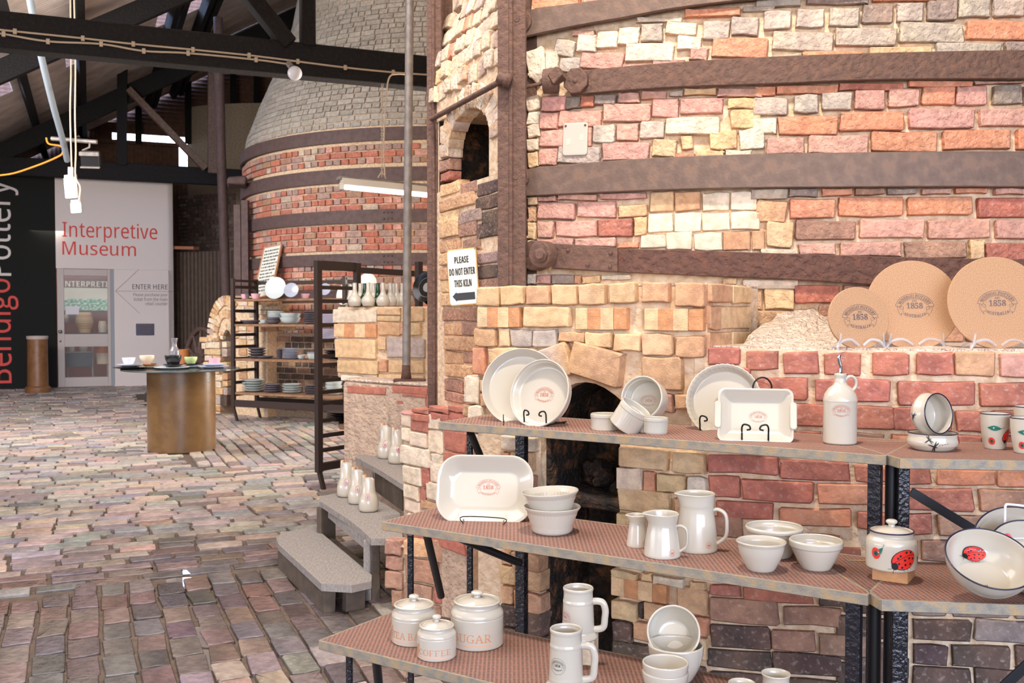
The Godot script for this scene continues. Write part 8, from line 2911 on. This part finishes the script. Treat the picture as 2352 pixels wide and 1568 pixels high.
	# the nearer rack: its end frame faces the camera
	var o2 := at_h(742, 1128, 0.0)
	var f := plane(Vector3(o2.x - 0.03, 0, o2.z), Vector3(o2.x - 0.03 + 0.26, 0, o2.z - 0.43))
	var r2 := thing("drying_rack", "tall dark iron rack whose ladder like end stands before the pale pier", "rack")
	var zz := -o2.z
	var hgt: float = at_z(731, 598, zz).y
	var e0 := Vector3(at_z(731, 800, zz).x, 0, -zz)
	var e1 := Vector3(at_z(820, 610, zz + 0.35).x, 0, -zz - 0.35)
	var ed := (e1 - e0).normalized()
	var al := Vector3(0.97, 0, -0.2)
	for p in [e0, e1, e0 + al * 0.8, e1 + al * 0.8]:
		mb = MB.new()
		mb.bar(p + Vector3(0, 0.15, 0), p + Vector3(0, hgt, 0), 0.055, 0.045, ed, 0.004)
		put("upright", mb, M.rack_iron, r2)
		mb = MB.new()
		mb.bar(p + Vector3(0.04, 0, 0), p + Vector3(0.0, 0.17, 0), 0.035, 0.03, ed, 0.003)
		put("foot", mb, M.rack_iron, r2)
	for y in [660, 691, 715, 746, 782, 818, 838, 873, 900, 925, 965, 1000, 1033]:
		var h: float = at_z(750, y, zz + 0.05).y
		mb = MB.new()
		mb.bar(e0 + Vector3(0, h, 0), e1 + Vector3(0, h, 0), 0.03, 0.035, Vector3.UP, 0.003)
		put("rung", mb, M.rack_iron, r2)
	mb = MB.new()
	mb.bar(e0 + Vector3(0, hgt - 0.035, 0), e1 + Vector3(0, hgt - 0.035, 0), 0.075, 0.03, Vector3.UP, 0.003)
	put("top_bar", mb, M.rack_iron, r2)
	mb = MB.new()
	mb.bar(e0 + Vector3(0, 0.19, 0), e1 + Vector3(0, 0.19, 0), 0.06, 0.05, Vector3.UP, 0.003)
	put("base_bar", mb, M.rack_iron, r2)
	mb = MB.new()
	mb.bar(at_z(825, 620, zz + 0.36), at_z(1000, 631, zz + 0.75), 0.05, 0.03, Vector3.UP, 0.003)
	put("top_rail", mb, M.rack_iron, r2)
	var k := 0
	for y in [833, 975]:
		var h: float = at_z(770, y, zz + 0.2).y
		mb = MB.new()
		var cpt := (e0 + e1) * 0.5 + al * 0.4
		mb.box(Transform3D(Basis(al, Vector3.UP, al.cross(Vector3.UP)), cpt + Vector3(0, h, 0)), Vector3(0.8, 0.03, 0.4), 0.004)
		put("shelf_board", mb, M.rack_board, r2)
		for i in 5:
			mb = MB.new()
			var r := 0.13
			mb.lathe(Transform3D(), [Vector2(0, 0), Vector2(r * 0.62, 0), Vector2(r, 0.016), Vector2(r, 0.02), Vector2(r * 0.65, 0.008), Vector2(0, 0.006)], 28)
			var pp := at_z(776 if k == 0 else 780, 820, zz + 0.25)
			var po := put("dinner_plate", mb, M.ware_k, self, Transform3D(Basis(), Vector3(pp.x + 0.02, h + 0.018 + i * 0.016, pp.z)))
			tag(po, "black plate on the %s board of the nearer rack, %s in its stack" % [["upper", "lower"][k], ["lowest", "second", "third", "fourth", "topmost"][i]], "plate", "black plates on the nearer rack")
		k += 1
	for q in [[752, 735, "upper lilac card box standing inside the nearer rack"], [752, 768, "lower lilac card box standing inside the nearer rack"]]:
		mb = MB.new()
		var pc := at_z(q[0] + 8, q[1], zz + 0.6)
		mb.box(Transform3D(basis_y(-8), pc), Vector3(0.16, 0.105, 0.2), 0.004)
		tag(put("card_box", mb, mat("lilac_card", rgb(176, 168, 184), 0.6)), q[2], "box")

func table() -> void:
	var c := at_h(395, 1042, 0.0) + Vector3(0, 0, -0.3)
	var t := thing("pipe_table", "round table made of a fat brown glazed pipe with a dark glass disc on top", "table", Transform3D(Basis(), c))
	var m := mpp(c + Vector3(0, 0.8, 0))
	var h := at_z(395, 849, -c.z - 0.02).y
	var mb := MB.new()
	mb.lathe(Transform3D(), soft([Vector2(0, 0), Vector2(75 * m, 0), Vector2(75 * m, h), Vector2(68 * m, h), Vector2(68 * m, 0.1), Vector2(0, 0.1)], 0.012), 56)
	put("pipe_pedestal", mb, worn(mat("brown_glaze", rgb(118, 88, 52), 0.3), M.mottle, 0.9, M.grain, 0.05), t)
	mb = MB.new()
	mb.lathe(Transform3D(Basis(), Vector3(0, h, 0)), soft([Vector2(0, 0), Vector2(131 * m, 0), Vector2(131 * m, 0.012), Vector2(0, 0.012)], 0.003), 72)
	put("glass_top", mb, mat("dark_glass", rgb(78, 84, 80), 0.08), t)
	var top := h + 0.0125
	var W := func(x: float, y: float) -> Vector3: return Vector3(at_z(x, y, -c.z + ((845 - y) * 0.025)).x, top, -(-c.z + (845 - y) * 0.03))
	var mats := {"k": rgb(26, 27, 30), "w": rgb(222, 224, 226), "b": rgb(212, 216, 232), "c": rgb(214, 198, 172), "n": rgb(160, 112, 74), "g": rgb(186, 206, 142), "p": rgb(222, 168, 178), "s": rgb(126, 122, 124)}
	for q in mats:
		mat("table_" + q, mats[q], 0.22)
	# plates: x, y, radius px, colour, height above the top
	var pl := [[299, 848, 36, "k", 0.0, "black plate at the left of the glass table"], [298, 844, 28, "b", 0.022, "pale blue plate lying on the left black plate"], [343, 842, 29, "c", 0.0, "cream plate under the cream bowl on the table"], [340, 839, 17, "n", 0.02, "brown saucer directly under the cream bowl"], [395, 847, 39, "w", 0.0, "white plate in the middle front of the glass table"], [397, 843, 22, "k", 0.02, "black saucer under the black bowl"], [438, 838, 27, "w", 0.0, "white plate under the green bowl"], [438, 836, 20, "k", 0.02, "dark saucer directly under the green bowl"], [489, 841, 35, "b", 0.0, "pale blue plate at the right of the glass table"], [489, 837, 27, "b", 0.02, "smaller pale plate under the pink bowl"]]
	for q in pl:
		var p: Vector3 = W.call(q[0], q[1])
		var r: float = q[2] * m
		mb = MB.new()
		mb.lathe(Transform3D(), [Vector2(0, 0), Vector2(r * 0.6, 0), Vector2(r * 0.7, 0.004), Vector2(r, 0.016), Vector2(r * 0.99, 0.021), Vector2(r * 0.7, 0.01), Vector2(0, 0.008)], 36)
		tag(put("table_plate", mb, M["table_" + q[3]], self, Transform3D(Basis(), p + Vector3(0, q[4], 0))), q[5], "plate")
	for q in [[295, 843, 15, 10, 14, "b", 0.042, "pale blue bowl on the left plates of the glass table"], [335, 839, 17, 8, 19, "c", 0.038, "cream bowl second from the left on the glass table"], [397, 843, 19, 12, 20, "k", 0.038, "black bowl in front of the grey bottle"], [435, 836, 15, 9, 15, "g", 0.036, "pale green bowl right of the grey bottle"], [490, 838, 14, 11, 12, "p", 0.04, "pink bowl at the right end of the glass table"]]:
		var p: Vector3 = W.call(q[0], q[1])
		mb = MB.new()
		var r: float = q[2] * m
		var hh: float = q[4] * m
		mb.lathe(Transform3D(), curve([Vector2(0, 0), Vector2(q[3] * m, 0), Vector2(q[3] * m * 1.08, 0.004), Vector2(r * 0.92, hh * 0.6), Vector2(r, hh), Vector2(r * 0.94, hh), Vector2(r * 0.84, hh * 0.5), Vector2(0, 0.014)], 3), 36)
		tag(put("table_bowl", mb, M["table_" + q[5]], self, Transform3D(Basis(), p + Vector3(0, q[6], 0))), q[7], "bowl")
	mb = MB.new()
	var p: Vector3 = W.call(395, 830)
	mb.lathe(Transform3D(), curve([Vector2(0, 0), Vector2(11.5 * m, 0), Vector2(12 * m, 0.006), Vector2(12 * m, 32 * m), Vector2(10 * m, 40 * m), Vector2(6.5 * m, 47 * m), Vector2(6 * m, 56 * m), Vector2(8 * m, 66 * m), Vector2(7 * m, 66 * m), Vector2(5 * m, 56 * m), Vector2(0, 50 * m)], 4), 32)
	tag(put("carafe", mb, M.table_s, self, Transform3D(Basis(), p)), "grey waisted carafe standing behind the black bowl on the table", "carafe")
	# cart wheel and clay pot leaning by the fence
	var wc := at_z(462, 826, 14.6)
	wc = at_z(459, 828, 14.8)
	var wm := mpp(wc)
	var wh := thing("cart_wheel", "old wooden cart wheel with spokes leaning on the ribbed fence", "wheel", Transform3D(basis_y(-46) * Basis(Vector3.RIGHT, -0.1), at_z(459, 828, 17.1)))
	wm = 17.1 / F
	var rad := 78.0 * wm
	mb = MB.new()
	var rs := []
	for i in 49:
		var an := TAU * i / 48
		var row := PackedVector3Array()
		for e in [[rad, 0.04], [rad, -0.04], [rad - 9 * wm, -0.035], [rad - 9 * wm, 0.035]]:
			row.append(Vector3(cos(an) * e[0], sin(an) * e[0], e[1]))
		rs.append(row)
	mb.rings(rs, true, true)
	var wood := worn(mat("wheel_wood", rgb(116, 92, 82), 0.8), M.mottle, 2.0)
	put("rim", mb, wood, wh)
	for i in 12:
		var an := TAU * i / 12 + 0.12
		mb = MB.new()
		mb.tube([Vector3(cos(an) * 12 * wm, sin(an) * 12 * wm, 0.02), Vector3(cos(an) * (rad - 8 * wm), sin(an) * (rad - 8 * wm), 0)], [0.04, 0.022], 8)
		put("spoke", mb, wood, wh)
	mb = MB.new()
	mb.lathe(Transform3D(Basis(Vector3.RIGHT, PI / 2), Vector3(0, 0, -0.12)), soft([Vector2(0, 0), Vector2(15 * wm, 0), Vector2(18 * wm, 0.1), Vector2(16 * wm, 0.24), Vector2(13 * wm, 0.3), Vector2(6 * wm, 0.3), Vector2(6 * wm, 0.2), Vector2(0, 0.2)], 0.02), 24)
	put("hub", mb, wood, wh)
	var pp := at_h(420, 905, 0.0)
	mb = MB.new()
	pp = at_z(420, 832, 14.2)
	var hp := pp.y + 30 * (14.2 / F)
	mb.lathe(Transform3D(), soft([Vector2(0, 0), Vector2(10 * wm, 0), Vector2(12.5 * wm, hp), Vector2(11 * wm, hp), Vector2(10 * wm, 0.05), Vector2(0, 0.05)], 0.008), 26)
	tag(put("clay_pot", mb, mat("terracotta", rgb(176, 112, 62), 0.7), self, Transform3D(Basis(), Vector3(pp.x, 0, pp.z))), "tall orange clay pipe pot standing before the cart wheel", "pot")

func _ready() -> void:
	rng.seed = 20240
	# ------------------------------------------------ camera
	var cam := Camera3D.new()
	cam.name = "camera"
	cam.position = EYE
	cam.rotation.x = -PITCH
	var ca := CameraAttributesPhysical.new()
	ca.frustum_focal_length = 34.9
	ca.frustum_focus_distance = 3.3
	ca.frustum_near = 0.05
	ca.frustum_far = 200.0
	ca.exposure_aperture = 9.0
	cam.attributes = ca
	cam.fov = 37.96
	add_child(cam)
	cam.current = true
	# ------------------------------------------------ sky and exposure
	var we := WorldEnvironment.new()
	we.name = "world"
	var env := Environment.new()
	env.background_mode = Environment.BG_SKY
	var sky := Sky.new()
	var pm := ProceduralSkyMaterial.new()
	pm.sky_top_color = Color(0.55, 0.68, 0.9)
	pm.sky_horizon_color = Color(0.9, 0.93, 1.0)
	pm.ground_bottom_color = Color(0.35, 0.32, 0.3)
	pm.ground_horizon_color = Color(0.6, 0.58, 0.55)
	pm.sky_energy_multiplier = 3.0
	sky.sky_material = pm
	env.sky = sky
	env.tonemap_mode = Environment.TONE_MAPPER_LINEAR
	env.tonemap_exposure = 1.0
	env.sdfgi_enabled = true
	env.ssao_enabled = true
	env.ssil_enabled = true
	we.environment = env
	add_child(we)
	# ------------------------------------------------ daylight through the open end behind the camera and the roof lights
	area("doorway_daylight", Vector3(-0.6, 2.9, 2.6), Vector3(0.4, 1.1, -4.0), Vector2(7, 3.4), Color(1.0, 0.95, 0.9), 22.0)
	area("open_side_daylight", B(9.5, -8.0, 2.3), B(9.5, 2.0, 1.2), Vector2(15, 3.0), Color(0.99, 0.97, 0.97), 62.0)
	area("far_rooflight", B(11.0, -2.6, 3.5), B(16.5, 2.0, 1.8), Vector2(4.0, 1.6), Color(0.98, 0.97, 0.98), 44.0)
	area("gap_daylight", B(11.1, 7.4, 2.2), B(12.0, 0.0, 5.0), Vector2(1.3, 3.2), Color(1.0, 0.97, 0.94), 75.0)
	area("rooflight_daylight", B(5.0, -1.6, 4.3), B(5.0, -1.9, 0.0), Vector2(3.4, 6.0), Color(0.98, 0.96, 0.97), 34.0)
	spot("kiln_floodlight", Vector3(0.35, 4.4, -2.2), Vector3(0.85, 2.3, -4.0), 52.0, Color(1.0, 0.95, 0.89), 12.5, 0.12)
	make_materials()
	near_kiln()
	ledge_plinth()
	fire_mouth()
	shed_floor()
	shed_shell()
	timbers()
	museum()
	far_kiln()
	piers()
	steps()
	shelf_unit()
	display_ware()
	cork_boards()
	racks()
	table()

func area(called: String, p: Vector3, to: Vector3, size: Vector2, c: Color, e: float) -> void:
	var l := AreaLight3D.new()
	l.name = called
	l.area_size = size
	l.light_color = c
	l.light_energy = e
	l.shadow_enabled = true
	l.set("area_range", 60.0)
	add_child(l)
	l.look_at_from_position(p, to, Vector3.UP if absf((to - p).normalized().y) < 0.95 else Vector3.RIGHT)

func spot(called: String, p: Vector3, to: Vector3, angle: float, c: Color, e: float, size: float) -> void:
	var l := SpotLight3D.new()
	l.name = called
	l.spot_angle = angle
	l.spot_angle_attenuation = 0.8
	l.spot_range = 40.0
	l.spot_attenuation = 2.0
	l.light_color = c
	l.light_energy = e
	l.light_size = size
	l.shadow_enabled = true
	add_child(l)
	l.look_at_from_position(p, to, Vector3.UP)
